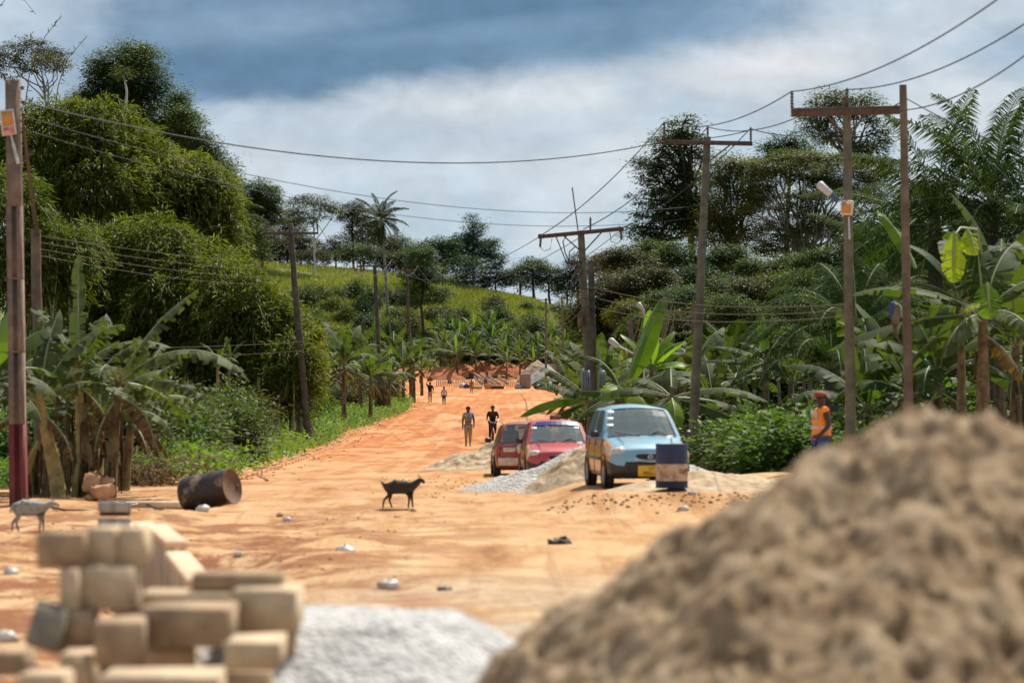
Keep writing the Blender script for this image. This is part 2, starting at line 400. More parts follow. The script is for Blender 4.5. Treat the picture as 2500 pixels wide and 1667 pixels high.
def soil_mat():
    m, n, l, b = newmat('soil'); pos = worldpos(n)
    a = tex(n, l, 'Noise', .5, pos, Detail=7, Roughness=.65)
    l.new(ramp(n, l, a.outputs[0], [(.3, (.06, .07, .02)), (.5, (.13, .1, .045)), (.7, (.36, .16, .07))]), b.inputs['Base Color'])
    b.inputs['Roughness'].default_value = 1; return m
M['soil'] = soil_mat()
M['hill'] = mat('hill_turf', (.15, .17, .042), 1, col2=(.1, .13, .03), scale=.08, wpos=True)
def heap_mat(name, stops, scale, cell=None, bump=.03):
    m, n, l, b = newmat(name); pos = worldpos(n)
    a = tex(n, l, 'Noise', scale, pos, Detail=8, Roughness=.68)
    c = ramp(n, l, a.outputs[0], stops)
    if cell:
        v = tex(n, l, 'Voronoi', cell, pos); w = n.new('ShaderNodeSeparateColor'); l.new(v.outputs['Color'], w.inputs[0])
        c = mixc(n, l, mnode(n, l, 'MULTIPLY', w.outputs[0], .55), c, stops[0][1]); h = v.outputs['Distance']
    else: h = a.outputs[0]
    l.new(c, b.inputs['Base Color']); b.inputs['Roughness'].default_value = .95; b.inputs['Specular IOR Level'].default_value = .25
    bp = n.new('ShaderNodeBump'); bp.inputs['Distance'].default_value = bump; l.new(h, bp.inputs['Height']); l.new(bp.outputs[0], b.inputs['Normal'])
    return m
M['sand_heap'] = heap_mat('sand_heap', [(.3, (.12, .074, .038)), (.45, (.29, .192, .105)), (.62, (.5, .37, .235))], 6.5, None, .05)
M['gravel_pale'] = heap_mat('gravel_pale', [(.3, (.36, .35, .33)), (.5, (.62, .61, .58)), (.68, (.78, .77, .74))], 4, 26, .03)
M['gravel'] = heap_mat('gravel', [(.3, (.3, .28, .25)), (.55, (.5, .47, .42)), (.7, (.66, .62, .56))], 6, 14, .04)
M['sand_mid'] = heap_mat('sand_mid', [(.3, (.26, .17, .1)), (.5, (.5, .37, .23)), (.7, (.64, .52, .37))], 3, None, .06)
M['laterite'] = heap_mat('laterite', [(.3, (.2, .06, .025)), (.5, (.38, .13, .05)), (.7, (.5, .2, .09))], 2, None, .1)
def wood_mat(name, ca, cb, sc=(30, 30, 1.2)):
    m, n, l, b = newmat(name); mp = n.new('ShaderNodeMapping'); mp.inputs['Scale'].default_value = sc
    l.new(objco(n), mp.inputs[0]); t = tex(n, l, 'Noise', 1, mp.outputs[0], Detail=5)
    l.new(ramp(n, l, t.outputs[0], [(.35, ca), (.62, cb)]), b.inputs['Base Color']); b.inputs['Roughness'].default_value = .85
    return m
M['form_wood'] = wood_mat('form_wood', (.3, .19, .11), (.62, .44, .28), (9, 9, .8))
M['form_top'] = mat('form_top', (.8, .58, .38), .9, col2=(.62, .4, .24), scale=4, bump=.01)
M['grey_board'] = wood_mat('grey_board', (.25, .22, .18), (.5, .46, .38), (22, 22, 1))
def brick_mat():
    m, n, l, b = newmat('brick_stack'); t = n.new('ShaderNodeTexBrick'); l.new(objco(n), t.inputs[0])
    mp = n.new('ShaderNodeMapping'); mp.inputs['Rotation'].default_value = (pi/2, 0, 0); l.new(objco(n), mp.inputs[0]); l.new(mp.outputs[0], t.inputs[0])
    t.inputs['Scale'].default_value = 4; t.inputs['Color1'].default_value = (.4, .29, .22, 1); t.inputs['Color2'].default_value = (.3, .2, .15, 1)
    t.inputs['Mortar'].default_value = (.08, .05, .04, 1); l.new(t.outputs[0], b.inputs['Base Color']); b.inputs['Roughness'].default_value = .9
    return m
M['brick'] = brick_mat()
M['paint_blue'] = mat('paint_blue', (.19, .42, .56), .34, col2=(.27, .38, .42), scale=2.2, coat=.5, thr=(.3, .6))
M['paint_red'] = mat('paint_red', (.5, .035, .038), .36, col2=(.4, .08, .06), scale=2.2, coat=.5, thr=(.3, .6))
M['paint_darkred'] = mat('paint_darkred', (.26, .02, .022), .38, col2=(.3, .08, .05), scale=2.2, coat=.5)
M['paint_yellow'] = mat('paint_yellow', (.7, .27, .02), .34, col2=(.5, .24, .07), scale=3, coat=.5)
M['trim_black'] = mat('trim_black', (.02, .02, .022), .4, col2=(.05, .035, .025), scale=3)
M['chrome'] = mat('chrome', (.75, .75, .78), .15, metal=1)
M['lens'] = mat('lens', (.7, .66, .56), .08, col2=(.45, .4, .33), scale=12, coat=1)
M['lens_orange'] = mat('lens_orange', (.6, .3, .12), .1, coat=1)
M['tail_lens'] = mat('tail_lens', (.4, .02, .02), .12, coat=1)
M['plate'] = mat('plate', (.85, .45, .02), .4, var=.1)
M['plate_white'] = mat('plate_white', (.72, .66, .55), .4, col2=(.5, .35, .28), scale=9)
M['sticker'] = mat('sticker', (.75, .85, .82), .5, var=.1)
M['sunstrip'] = mat('sunstrip', (.01, .02, .16), .3)
M['seat_cloth'] = mat('seat_cloth', (.5, .48, .43), .9)
def glass_mat():
    m, n, l, b = newmat('car_glass')
    b.inputs['Base Color'].default_value = (.3, .36, .37, 1); b.inputs['Roughness'].default_value = .08  # pale grey-blue base stands in for reflected sky, plus some dust
    b.inputs['Specular IOR Level'].default_value = 1
    tr = n.new('ShaderNodeBsdfTransparent'); tr.inputs[0].default_value = (.62, .7, .7, 1)
    mx = n.new('ShaderNodeMixShader'); mx.inputs[0].default_value = .6
    l.new(b.outputs[0], mx.inputs[1]); l.new(tr.outputs[0], mx.inputs[2]); l.new(mx.outputs[0], n['Material Output'].inputs[0])
    return m
M['glass'] = glass_mat()

# ------------------------------------------------------------------ terrain
def sst(a, b, x): t = np.clip((x-a)/(b-a), 0, 1); return t*t*(3-2*t)
LE_Y = [30, 52, 63, 90, 137, 185, 250, 300, 330, 360]
LE_X = [-16, -13, -6.0, -6.6, -7.7, -6.3, -8.2, -9.1, -9.4, -8]
RE_Y = [30, 60, 90, 130, 190, 250, 300, 330, 360]
RE_X = [16, 16, 6, 3.6, 4.6, 6.2, 8.5, 14, 20]
def gz(X, Y):
    X = np.asarray(X, float); Y = np.asarray(Y, float)
    z = np.interp(Y, [-100, 20, 40, 60, 75, 100, 121, 150, 180, 215, 260, 300, 320, 345, 450, 900, 9000],
                  [0, 0, 0, 0, -.1, -.2, -.27, .1, .6, 1.29, 1.7, 2.05, 2.6, 4.2, 4.2, 4, 2])
    z = z+.30*sst(.3, 1.6, X)*sst(46.5, 48.5, Y)*(1-sst(57, 64, Y))+.12*sst(4, 5.5, X)*sst(44, 48, Y)*(1-sst(57, 64, Y))
    crest = np.interp(X, [-200, -48, -22, -10, 3, 10, 40, 200], [20.6, 20.4, 19.8, 18.9, 16.4, 13.8, 11, 10])
    z = z+(crest-4.2)*np.clip((Y-345)/105, 0, 1)*(1-sst(480, 900, Y)*.6)
    le = np.interp(Y, LE_Y, LE_X); re = np.interp(Y, RE_Y, RE_X)
    z = z+.35*sst(0, 2.5, le-X)*sst(60, 70, Y)+.06*np.clip(le-4-X, 0, 60)*sst(120, 180, Y)
    z = z+.3*sst(0, 3, X-re)*sst(75, 90, Y)+.06*np.clip(X-re-4, 0, 60)*sst(100, 160, Y)
    z = z-.35*np.exp(-((X+1.2+.166*(Y-19))/.7)**2)*sst(17, 19, Y)*(1-sst(33, 36, Y))   # open drain trench
    return z
def nz2(X, Y, s, seed=0):
    """cheap smooth value noise"""
    r = np.random.default_rng(seed); T = r.random((256, 256))
    x = X/s+1000; y = Y/s+1000; xi = np.floor(x).astype(int); yi = np.floor(y).astype(int); fx = x-xi; fy = y-yi
    fx = fx*fx*(3-2*fx); fy = fy*fy*(3-2*fy)
    g = lambda a, b: T[a % 256, b % 256]
    return (g(xi, yi)*(1-fx)+g(xi+1, yi)*fx)*(1-fy)+(g(xi, yi+1)*(1-fx)+g(xi+1, yi+1)*fx)*fy-.5
def fbm(X, Y, s, o=4, seed=0, g=.5):
    r = 0; a = 1
    for i in range(o): r = r+a*nz2(X, Y, s, seed+i); s /= 2.03; a *= g
    return r
def rough(X, Y):
    k = (1-sst(60, 90, Y)); lft = sst(.5, -2.5, X) if False else 1-sst(-2.5, .5, X)
    return fbm(X, Y, 2.2, 5, 3)*(.04+.16*lft*(1-sst(44, 60, Y)))*(.3+.7*k)
def GZ(X, Y): return float(gz(X, Y)+rough(np.asarray(X, float), np.asarray(Y, float)))
def grid(us, vs, fn):
    U, V = np.meshgrid(us, vs); X, Y, Z = fn(U, V); nu, nv = len(us), len(vs)
    v = np.stack([X.ravel(), Y.ravel(), Z.ravel()], 1)
    i = (np.arange(nv-1)[:, None]*nu+np.arange(nu-1)[None]).ravel()
    return v, np.stack([i, i+1, i+nu+1, i+nu], 1)
vs = np.concatenate([np.linspace(-40, 6, 12), np.linspace(8, 70, 240), np.linspace(71, 200, 130), np.linspace(203, 350, 60)])
v, f = grid(np.linspace(-1, 1, 340), vs, lambda u, y: ((X := u*(14+np.abs(y)*.42)), y, gz(X, y)+rough(X, y)))
tag(G().add(v, f).build('ground', M['dirt'], smooth=True), kind='structure')
vs = np.concatenate([np.linspace(350, 480, 60), np.linspace(490, 6000, 30)])
v, f = grid(np.linspace(-1, 1, 160), vs, lambda u, y: ((X := u*(14+np.abs(y)*.42)), y, gz(X, y)+fbm(X, y, 14, 3, 9)*1.2*sst(350, 365, y)))
tag(G().add(v, f).build('hill', M['hill'], smooth=True), kind='structure')
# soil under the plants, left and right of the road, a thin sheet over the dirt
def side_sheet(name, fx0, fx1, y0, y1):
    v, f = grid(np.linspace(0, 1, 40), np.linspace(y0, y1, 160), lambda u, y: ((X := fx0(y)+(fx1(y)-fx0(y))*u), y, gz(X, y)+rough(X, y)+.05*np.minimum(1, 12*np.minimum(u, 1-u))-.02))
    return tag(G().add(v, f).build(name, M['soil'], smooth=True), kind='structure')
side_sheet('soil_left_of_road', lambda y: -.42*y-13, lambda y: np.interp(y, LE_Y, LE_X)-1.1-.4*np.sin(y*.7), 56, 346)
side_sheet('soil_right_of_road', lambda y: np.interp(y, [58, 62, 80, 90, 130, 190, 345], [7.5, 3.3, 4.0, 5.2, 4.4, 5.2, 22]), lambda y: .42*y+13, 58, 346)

def ray_ground(x, y):
    """first ground point on the sight line through photo pixel (x, y)"""
    d = 15.0
    while d < 470:
        p = P(x, y, d)
        if p.z <= gz(p.x, p.y): return Vector((p.x, p.y, float(gz(p.x, p.y))))
        d *= 1.004
    return None

# kerb on the left edge of the road
pts = [(62, -6.3), (75, -6.5), (90, -6.75), (110, -7.2), (137, -7.85), (160, -7.2)]
g = G()
for i in range(60):
    y0 = 62+98*i/60; y1 = y0+98/60-.01
    xa = np.interp(y0, [p[0] for p in pts], [p[1] for p in pts]); xb = np.interp(y1, [p[0] for p in pts], [p[1] for p in pts])
    z0 = GZ(xa, y0); z1 = GZ(xb, y1); h = .07+.05*rnd.random(); w = .2
    q = [(xa-w, y0, z0-.1), (xa, y0, z0-.1), (xb, y1, z1-.1), (xb-w, y1, z1-.1)]
    g.add(q+[(a, b, c+.1+h) for a, b, c in q], [(3, 2, 1, 0), (4, 5, 6, 7), (0, 1, 5, 4), (1, 2, 6, 5), (2, 3, 7, 6), (3, 0, 4, 7)])
tag(g.build('kerb', M['kerb']), kind='structure')

# ------------------------------------------------------------------ foliage
def leaves(g, c, dr, up, L, Wd, mi=0):
    n = len(c)
    dr = dr/np.linalg.norm(dr, axis=1, keepdims=True)
    sd_ = np.cross(dr, up); sd_ /= np.linalg.norm(sd_, axis=1, keepdims=True)+1e-9
    nm = np.cross(sd_, dr)
    L = np.broadcast_to(L, (n,))[:, None]; Wd = np.broadcast_to(Wd, (n,))[:, None]
    mid = c+dr*L*.42+nm*L*.06
    v = np.stack([c, mid+sd_*Wd/2, c+dr*L-nm*L*.08, mid-sd_*Wd/2], 1).reshape(-1, 3)
    g.add(v, np.arange(n*4).reshape(n, 4), mi)
def sph(n):
    a = R.normal(size=(n, 3)); return a/np.linalg.norm(a, axis=1, keepdims=True)
def crown_lobe(g, c, r, leaf, n, clump=.4, per=14, droop=0.0, narrow=.5, shell=.72, flat=.55, low=-.45, mi=0):
    """leaf clumps spread through an ellipsoid of radii r about c"""
    k = max(6, int(n/per)); u = sph(int(k*1.8)); u = u[(u[:, 2] > low) | (R.random(len(u)) < .3)][:k]; k = len(u)
    rr = shell+(1.08-shell)*R.random(k)**.7; rr[R.random(k) < .2] *= .7
    rr *= 1+.12*np.sin(u[:, 0]*7+c[0])*np.cos(u[:, 2]*9+c[1])
    cc = np.asarray(c)+u*np.asarray(r)*rr[:, None]
    cr = clump*(.6+.8*R.random(k))
    idx = np.repeat(np.arange(k), per); m = len(idx)
    off = R.normal(size=(m, 3))*cr[idx][:, None]*np.array([.62, .62, .62*flat])
    ctr = cc[idx]+off
    dr = off/(cr[idx][:, None]+1e-6)*1.2+u[idx]*.5+sph(m)*.5; dr[:, 2] = dr[:, 2]*.55-droop
    up = sph(m)*.38+u[idx]*.35+np.array([0, 0, 1.]); 
    L = leaf*(.65+.7*R.random(m)); leaves(g, ctr, dr, up, L, L*narrow*(.8+.4*R.random(m)), mi)
    return cc
def limb(g, a, b, r0, r1, seg=5, wob=.08, n=5, mi=0):
    a = Vector(a); b = Vector(b); L = (b-a).length; pts = []
    for i in range(n+1):
        t = i/n; p = a.lerp(b, t)
        if 0 < i < n: p += Vector((rnd.uniform(-1, 1), rnd.uniform(-1, 1), rnd.uniform(-.5, .5)))*L*wob
        p.z -= L*.06*sin(pi*t)*0
        pts.append(p)
    g.tube(pts, [r0+(r1-r0)*i/n for i in range(n+1)], seg, mi, caps=False)
def tree(name, label, cat, d, base, top, lobes, leafm, bark, leafpx=8, cov=3.0, rpx=5, dzr=1.0, group=None, droop=.15, clumppx=19, flat=.42, narrow=.55, low=-.45, shell=.62, subs=5, per=26, limbs=True, baseground=False):
    """base, top and lobes are measured off the photo at distance d and turned into metres"""
    s = d/F; b = P(base[0], base[1], d)
    zg = float(gz(b.x, b.y)); hidden = b.z-zg
    root = empty(name, (b.x, b.y, zg-.1), 0, label, cat, group)
    def loc(x, y, dy=0): q = P(x, y, d); return np.array([q.x-b.x, dy, q.z-zg+.1])
    gt = G(); r0 = rpx*s
    tb = loc(*base); tt = loc(*top)
    if hidden > 0:
        limb(gt, (tb[0]+.3, 0, 0), tb, r0*1.3, r0, 7, .01, 4)
    limb(gt, tb if hidden > 0 else (tb[0], 0, 0), tt, r0, r0*.6, 7, .02, 6)
    gc = G()
    if name in ('forest_tree', 'acacia_tree'):
        lobes = [(lb[0]+rnd.uniform(-.7, .7)*lb[2]*k_, lb[1]+(rnd.uniform(.2, 2.0)*lb[3] if k_ else 0), lb[2]*(.62 if k_ else 1), lb[3]*(.75 if k_ else 1)) for k_ in (0, 1, 1) for lb in lobes]; cov = cov*.72
    for lb in lobes:
        x, y, rx, ry = lb[:4]; dy = (lb[4] if len(lb) > 4 else rnd.uniform(-.5, .5)*rx)*s
        c = loc(x, y, dy); r = (rx*s, rx*s*.9*dzr, ry*s)
        n = cov*pi*rx*ry/(.5*leafpx*leafpx*narrow)*1.3
        cc = crown_lobe(gc, c, tuple(q*1.1 for q in r), leafpx*s, n*1.9, clumppx*s*1.1, per, droop, narrow, shell, flat, low)
        if limbs:
            st = tb+(tt-tb)*rnd.uniform(.55, 1.0)
            limb(gt, st, c, r0*.5, r0*.22, 5, .07, 5)
            for q in cc[R.integers(0, len(cc), subs)]: limb(gt, c, q, r0*.2, r0*.06, 4, .08, 3)
    gt.build('trunk', M[bark], root, True)
    gc.build('crown', M[leafm], root)
    return root

# ------------------------------------------------------------------ bamboo
def bamboo(label, d, base, lobes, lm='bamboo_leaf', leafpx=16, cov=4.6):
    s = d/F; b = P(base[0], base[1], d); zg = float(gz(b.x, b.y))
    root = empty('bamboo_clump', (b.x, b.y, zg), 0, label, 'bamboo', 'giant bamboo clumps on the left of the road')
    gc = G(); gl = G()
    lobes = [lb for q_ in lobes for lb in (q_, (q_[0]+rnd.uniform(-.7, .7)*q_[2], q_[1]+rnd.uniform(-.5, .9)*q_[3], q_[2]*.55, q_[3]*.5))]
    for (x, y, rx, ry) in lobes:
        q = P(x, y, d); dy = rnd.uniform(-.4, .4)*rx*s
        c = np.array([q.x-b.x, dy, q.z-zg]); r = np.array([rx*s, rx*s*.9, ry*s])
        n = cov*pi*rx*ry/(.5*leafpx*leafpx*.17)
        per = 16; k = int(n/per); u = sph(k*2); u = u[(u[:, 2] > -.5) | (R.random(len(u)) < .35)][:k]; k = len(u)
        rr = .55+.5*R.random(k)**.6
        rr *= 1+.2*np.sin(u[:, 0]*9+c[0]*2)*np.cos(u[:, 2]*8+c[2])
        cc = c+u*r*rr[:, None]
        idx = np.repeat(np.arange(k), per); m = len(idx)
        # sprays of blades hanging from arching twigs
        out = u*np.array([1, 1, .25]); out /= np.linalg.norm(out, axis=1, keepdims=True)
        t = R.random(m); tw = out[idx]*(t*.85)[:, None]*np.array([1, 1, 1]); tw[:, 2] += t*.15-(t**2)*.45
        off = tw*1.2+R.normal(size=(m, 3))*.12
        dr = out[idx]*.75+sph(m)*.65; dr[:, 2] -= .38
        L = leafpx*s*(.6+.8*R.random(m)); up = sph(m)*.55+np.array([0, 0, 1.])
        leaves(gl, cc[idx]+off*.8, dr, up, L, L*.2)
        for _ in range(int(7*rx/80)+3):
            a_ = rnd.uniform(0, 6.28); el_ = rnd.uniform(-.1, 1.3); u_ = Vector((cos(a_)*cos(el_), sin(a_)*cos(el_), sin(el_))); st_ = Vector(c)+Vector([u_[q]*r[q] for q in range(3)])*.85
            h_ = Vector((u_.x, u_.y, 0)).normalized(); Lt = rnd.uniform(1.0, 2.2); q0 = [st_+u_*Lt*.5*t_+h_*Lt*.5*t_-Vector((0, 0, Lt*.75*t_*t_)) for t_ in np.linspace(0, 1, 6)]
            gc.tube(q0, [.02, .017, .014, .011, .008, .005], 4, caps=False)
            m2 = 44; tt = R.random(m2)**.8*4.99; i_ = tt.astype(int); fr = (tt-i_)[:, None]; qa = np.array([list(v_) for v_ in q0]); cc_ = qa[i_]*(1-fr)+qa[i_+1]*fr
            dd = sph(m2)*.6+np.array([h_.x*.6, h_.y*.6, -.45]); LL = leafpx*s*(.7+.7*R.random(m2)); leaves(gl, cc_+R.normal(size=(m2, 3))*.07, dd, sph(m2)*.5+np.array([0, 0, 1.]), LL, LL*.2)
        for _ in range(5):   # culms arching out to the plume
            st = Vector((rnd.uniform(-1, 1), rnd.uniform(-1, 1), 0))*1.4
            e = Vector(c+np.array([rnd.uniform(-.6, .6), rnd.uniform(-.6, .6), rnd.uniform(-.1, .8)])*r)
            m1 = st.lerp(e, .35); m1.z = max(e.z*.62, m1.z); m2 = st.lerp(e, .75); m2.z = e.z*1.0
            gc.tube([st, st.lerp(m1, .5)+Vector((0, 0, e.z*.06)), m1, m2, e], [.05, .045, .04, .025, .01], 5, caps=False)
    gc.build('culms', M['culm'], root, True); gl.build('foliage', M[lm], root)
    return root
bamboo('tall bamboo clump rising behind the red footed concrete pole', 128, (150, 1050), [(120, 350, 120, 85), (215, 330, 110, 80), (110, 470, 130, 90), (230, 450, 120, 90), (40, 420, 60, 90), (160, 290, 70, 40)])
bamboo('tallest arching bamboo clump with plumes leaning out to the right', 130, (330, 1060), [(320, 400, 100, 80), (400, 450, 100, 75), (470, 500, 85, 75), (500, 520, 56, 85), (320, 540, 100, 60), (430, 560, 110, 60), (510, 470, 44, 40)])
bamboo('small bright bamboo clump just behind the left banana plants', 108, (90, 1080), [(40, 560, 80, 70), (100, 640, 90, 70), (150, 600, 50, 50), (60, 720, 90, 70), (20, 480, 60, 60)], 'bamboo_light', 17)
bamboo('bamboo clump in deep shade in the middle of the thicket', 120, (280, 1085), [(290, 700, 110, 70), (230, 620, 90, 60), (380, 640, 110, 80), (220, 800, 110, 90), (330, 850, 110, 90), (200, 720, 80, 60), (360, 590, 100, 50)])
bamboo('drooping olive bamboo clump in the centre of the left thicket', 118, (420, 1085), [(440, 720, 105, 75), (520, 740, 90, 70), (450, 830, 110, 80), (380, 770, 80, 70), (400, 930, 100, 80), (480, 650, 80, 50)])
bamboo('yellowish bamboo clump sloping down towards the leaning pole', 116, (580, 1075), [(590, 760, 90, 75), (560, 690, 70, 50), (650, 800, 85, 65), (560, 860, 100, 80), (670, 860, 75, 80), (700, 870, 48, 95), (520, 950, 90, 70)])
bamboo('low bamboo clump with hanging sprays wrapped round the leaning pole', 114, (690, 1075), [(690, 930, 55, 80), (640, 960, 60, 60), (715, 900, 35, 90)])
# bare new shoots sticking up from the bamboo top
def shoot(pts, d, label):
    root = empty('bamboo_shoot', tuple(P(pts[0][0], pts[0][1], d)), 0, label, 'bamboo shoot', None)
    o = P(pts[0][0], pts[0][1], d); q = [P(x, y, d)-o for x, y in pts]
    q = [Vector((q[0].x*.9, 0, -4))]+q
    g = G(); g.tube(q, [.035]+[.03*(1-.8*i/len(pts)) for i in range(len(pts))], 5)
    g.build('culm', M['stem_brown'], root)
    n = 26; t = R.random(n)*(len(pts)-1); i = t.astype(int); fr = t-i
    qa = np.array([list(q[k+1]) for k in range(len(pts))]); c = qa[i]*(1-fr[:, None])+qa[np.minimum(i+1, len(pts)-1)]*fr[:, None]
    g = G(); leaves(g, c, sph(n)*.5+np.array([.2, 0, .3]), sph(n), .28, .05); g.build('foliage', M['bamboo_light'], root)
shoot([(60, 270), (72, 180), (110, 90), (150, 40)], 128, 'thin bamboo shoot curving right at its tip, high over the left thicket')
shoot([(130, 300), (142, 210), (165, 145), (213, 88)], 128, 'thin bamboo shoot with the hooked tip between the sparse tree and the dark tree')
shoot([(-70, 260), (-40, 60), (20, -8), (60, 2), (88, 36)], 128, 'bamboo shoot whose drooping leafy tip hangs into the top left corner')

# ------------------------------------------------------------------ bananas
def rib_curve(L, az, el, droop, n, twist=0.0):
    pts = [Vector((0, 0, 0))]; tg = []
    for i in range(n):
        s = i/n; e = el-droop*s**1.4; a = az+twist*s
        t = Vector((cos(a)*cos(e), sin(a)*cos(e), sin(e))); pts.append(pts[-1]+t*(L/n)); tg.append(t)
    tg.append(tg[-1]); return pts, tg
def banana_leaf(rng, L, Wd, az, el, droop, tear=.4, hang=.6, pet=.14, n=30, origin=(0, 0, 0), roll=0):
    g = G(); pts, tg = rib_curve(L, az, el, droop, n, rng.uniform(-.2, .2)); o = Vector(origin)
    pts = [p+o for p in pts]
    g.tube(pts, [max(.006, .035*(1-i/n)**.8) for i in range(n+1)], 5, 1, caps=False)
    for side in (-1, 1):
        ang = hang*rng.uniform(.7, 1.2); shift = 0; gap = False
        i = int(n*pet)
        while i < n:
            k = 1
            while rng.random() > tear and k < 7: k += 1
            k = min(k, n-i); a = ang+rng.gauss(0, .42*tear+.04); sh = rng.gauss(0, .22*tear)
            row0 = []; row1 = []; row2 = []
            for j in range(i, i+k+1):
                s = (j/n-pet)/(1-pet); w = Wd*(max(0, sin(pi*min(1, max(.02, s))**.85)))**.5*(1 if s < .93 else .8)
                if j == n: w *= .25
                t = tg[min(j, n)]; sdv = t.cross(Vector((0, 0, 1))); sdv = (sdv if sdv.length > .05 else Vector((1, 0, 0))).normalized()*side
                nu = sdv.cross(t)*(1 if side > 0 else -1); nu = nu.normalized(); nu = nu if nu.z > 0 else -nu
                sdv = Matrix.Rotation(roll, 3, t) @ sdv; nu = Matrix.Rotation(roll, 3, t) @ nu
                tt = t*sh
                d1 = (sdv*cos(a*.5)-nu*sin(a*.5)+t*.15+tt).normalized(); d2 = (sdv*cos(a*1.15)-nu*sin(a*1.15)+t*.1+tt*1.5-Vector((0, 0, .15*a))).normalized()
                row0.append(pts[j]); row1.append(pts[j]+d1*w*.5); row2.append(pts[j]+d1*w*.5+d2*w*.5)
            m = k+1; v = row0+row1+row2
            f = [(q, q+1, m+q+1, m+q) for q in range(k)]+[(m+q, m+q+1, 2*m+q+1, 2*m+q) for q in range(k)]
            if side < 0: f = [t_[::-1] for t_ in f]
            g.add(v, f, 0); i += k
    return g
BG = {'n': 0}
def banana(label, loc, H, rng, leafspec=None, n=8, Ls=(2.0, 2.8), Wl=.36, lm='banana_leaf', stem='stem_brown', tear=.4, joined=False, group=None, lean=(0, 0), dead=2, r=.11, young=False):
    """H: height of the stem top. leafspec: (az deg, el deg, droop, length, width, material) per leaf"""
    root = empty('banana_plant', loc, 0, label, 'banana plant', group)
    g = G(); top = Vector((lean[0], lean[1], H))
    g.tube([Vector((0, 0, -.3)), top*.25+Vector((0, 0, 0)), top*.6, top, top+Vector((0, 0, .25))], [r*1.35, r*1.15, r*.95, r*.62, r*.3], 9, 0)
    for k in range(6):   # peeling sheaths
        a = rng.uniform(0, 2*pi); z = rng.uniform(.1, .8)*H; p = top*(z/H)+Vector((cos(a), sin(a), 0))*r*1.02
        g.tube([p, p+Vector((cos(a)*.05, sin(a)*.05, -rng.uniform(.3, .8)))], [.035, .012], 4, 1)
    g.build('stem', [M[stem], M['dead_leaf']], root, True)
    spec = list(leafspec or [])
    if not spec:
        a0 = rng.uniform(0, 360)
        for k in range(n):
            t = k/n
            spec.append((a0+k*137.5, 78-52*t+rng.uniform(-8, 8), .5+1.5*t+rng.uniform(-.2, .3), rng.uniform(*Ls)*(1-.15*t), Wl*rng.uniform(.85, 1.1), lm))
        if young: spec[0] = (a0, 86, .1, Ls[0], Wl*.45, 'banana_young')
        for k in range(dead): spec.append((rng.uniform(0, 360), -20+rng.uniform(-10, 20), 1.0, Ls[0]*.7, Wl*.5, 'dead_leaf'))
    allg = {}
    for (az, el, dr, L, w, m) in spec:
        gg = banana_leaf(rng, L, w, radians(az), radians(el), dr, tear if m != 'banana_young' else .1, .35+.5*rng.random() if m != 'dead_leaf' else 1.2, origin=top*(.97 if m != 'dead_leaf' else .85), n=26 if not joined else 14)
        if joined:
            A = allg.setdefault(m, G())
            off = A.n
            for vv in gg.v: A.v.append(vv)
            for ff, mm in zip(gg.f4, gg.m4): A.f4.append(ff+off); A.m4.append(mm)
            A.n += gg.n
        else: gg.build('leaf', [M[m], M['midrib']], root)
    for m, A in allg.items(): A.build('dead_leaf' if m == 'dead_leaf' else 'leaves', [M[m], M['midrib']], root)
    return root
r_ = random.Random(11)
# left foreground grove (all about 54 m away)
def gp(x, y, d): p = P(x, y, d); return (p.x, p.y, GZ(p.x, p.y)-.05)
GR = 'banana plants beside the red footed pole'
banana('left banana plant with one upright leaf standing straight up like a blade', gp(205, 1215, 56), 2.6, r_, [
    (95, 88, .1, 2.3, .2, 'banana_grey'), (10, 42, 1.25, 2.0, .3, 'banana_grey'), (190, 45, 1.2, 1.9, .3, 'banana_grey'), (150, 66, .8, 1.7, .28, 'banana_leaf'), (225, 30, 1.5, 1.7, .28, 'banana_grey'),
    (-40, 60, 1.2, 1.7, .28, 'banana_leaf'), (250, 50, 1.2, 1.5, .25, 'banana_grey'), (300, 20, 1.4, 1.5, .26, 'banana_leaf'), (20, -40, .8, 1.3, .2, 'dead_leaf')], tear=.7, group=GR, lean=(-.12, 0), stem='stem_gold')
banana('left banana plant with the longest leaf arching far to the right and down', gp(265, 1213, 55), 2.35, r_, [
    (-5, 40, 1.75, 2.9, .34, 'banana_grey'), (-10, 8, 1.2, 2.4, .32, 'banana_grey'), (5, 62, .55, 2.4, .36, 'banana_grey'), (170, 25, 1.3, 2.0, .33, 'banana_grey'), (200, 55, 1.1, 1.8, .3, 'banana_leaf'),
    (30, -5, 1.3, 1.9, .3, 'banana_leaf'), (-40, -10, 1.4, 1.5, .28, 'dead_leaf'), (260, 35, 1.4, 1.6, .3, 'banana_grey'), (0, -35, .9, 1.5, .24, 'dead_leaf'), (220, -50, .6, 1.2, .2, 'dead_leaf')], tear=.75, group=GR, lean=(.2, 0))
banana('left banana plant just right of the red footed pole with a golden stem', gp(150, 1217, 54), 1.95, r_, [
    (80, 75, .5, 2.0, .25, 'banana_grey'), (0, 35, 1.5, 1.9, .3, 'banana_grey'), (175, 40, 1.4, 1.9, .32, 'banana_grey'), (140, 60, 1, 1.8, .3, 'banana_grey'), (30, 66, .7, 1.9, .3, 'banana_grey'), (210, 15, 1.5, 1.6, .3, 'banana_leaf'), (330, -30, .9, 1.2, .2, 'dead_leaf')], tear=.7, group=GR, lean=(-.42, 0), stem='stem_gold', r=.13)
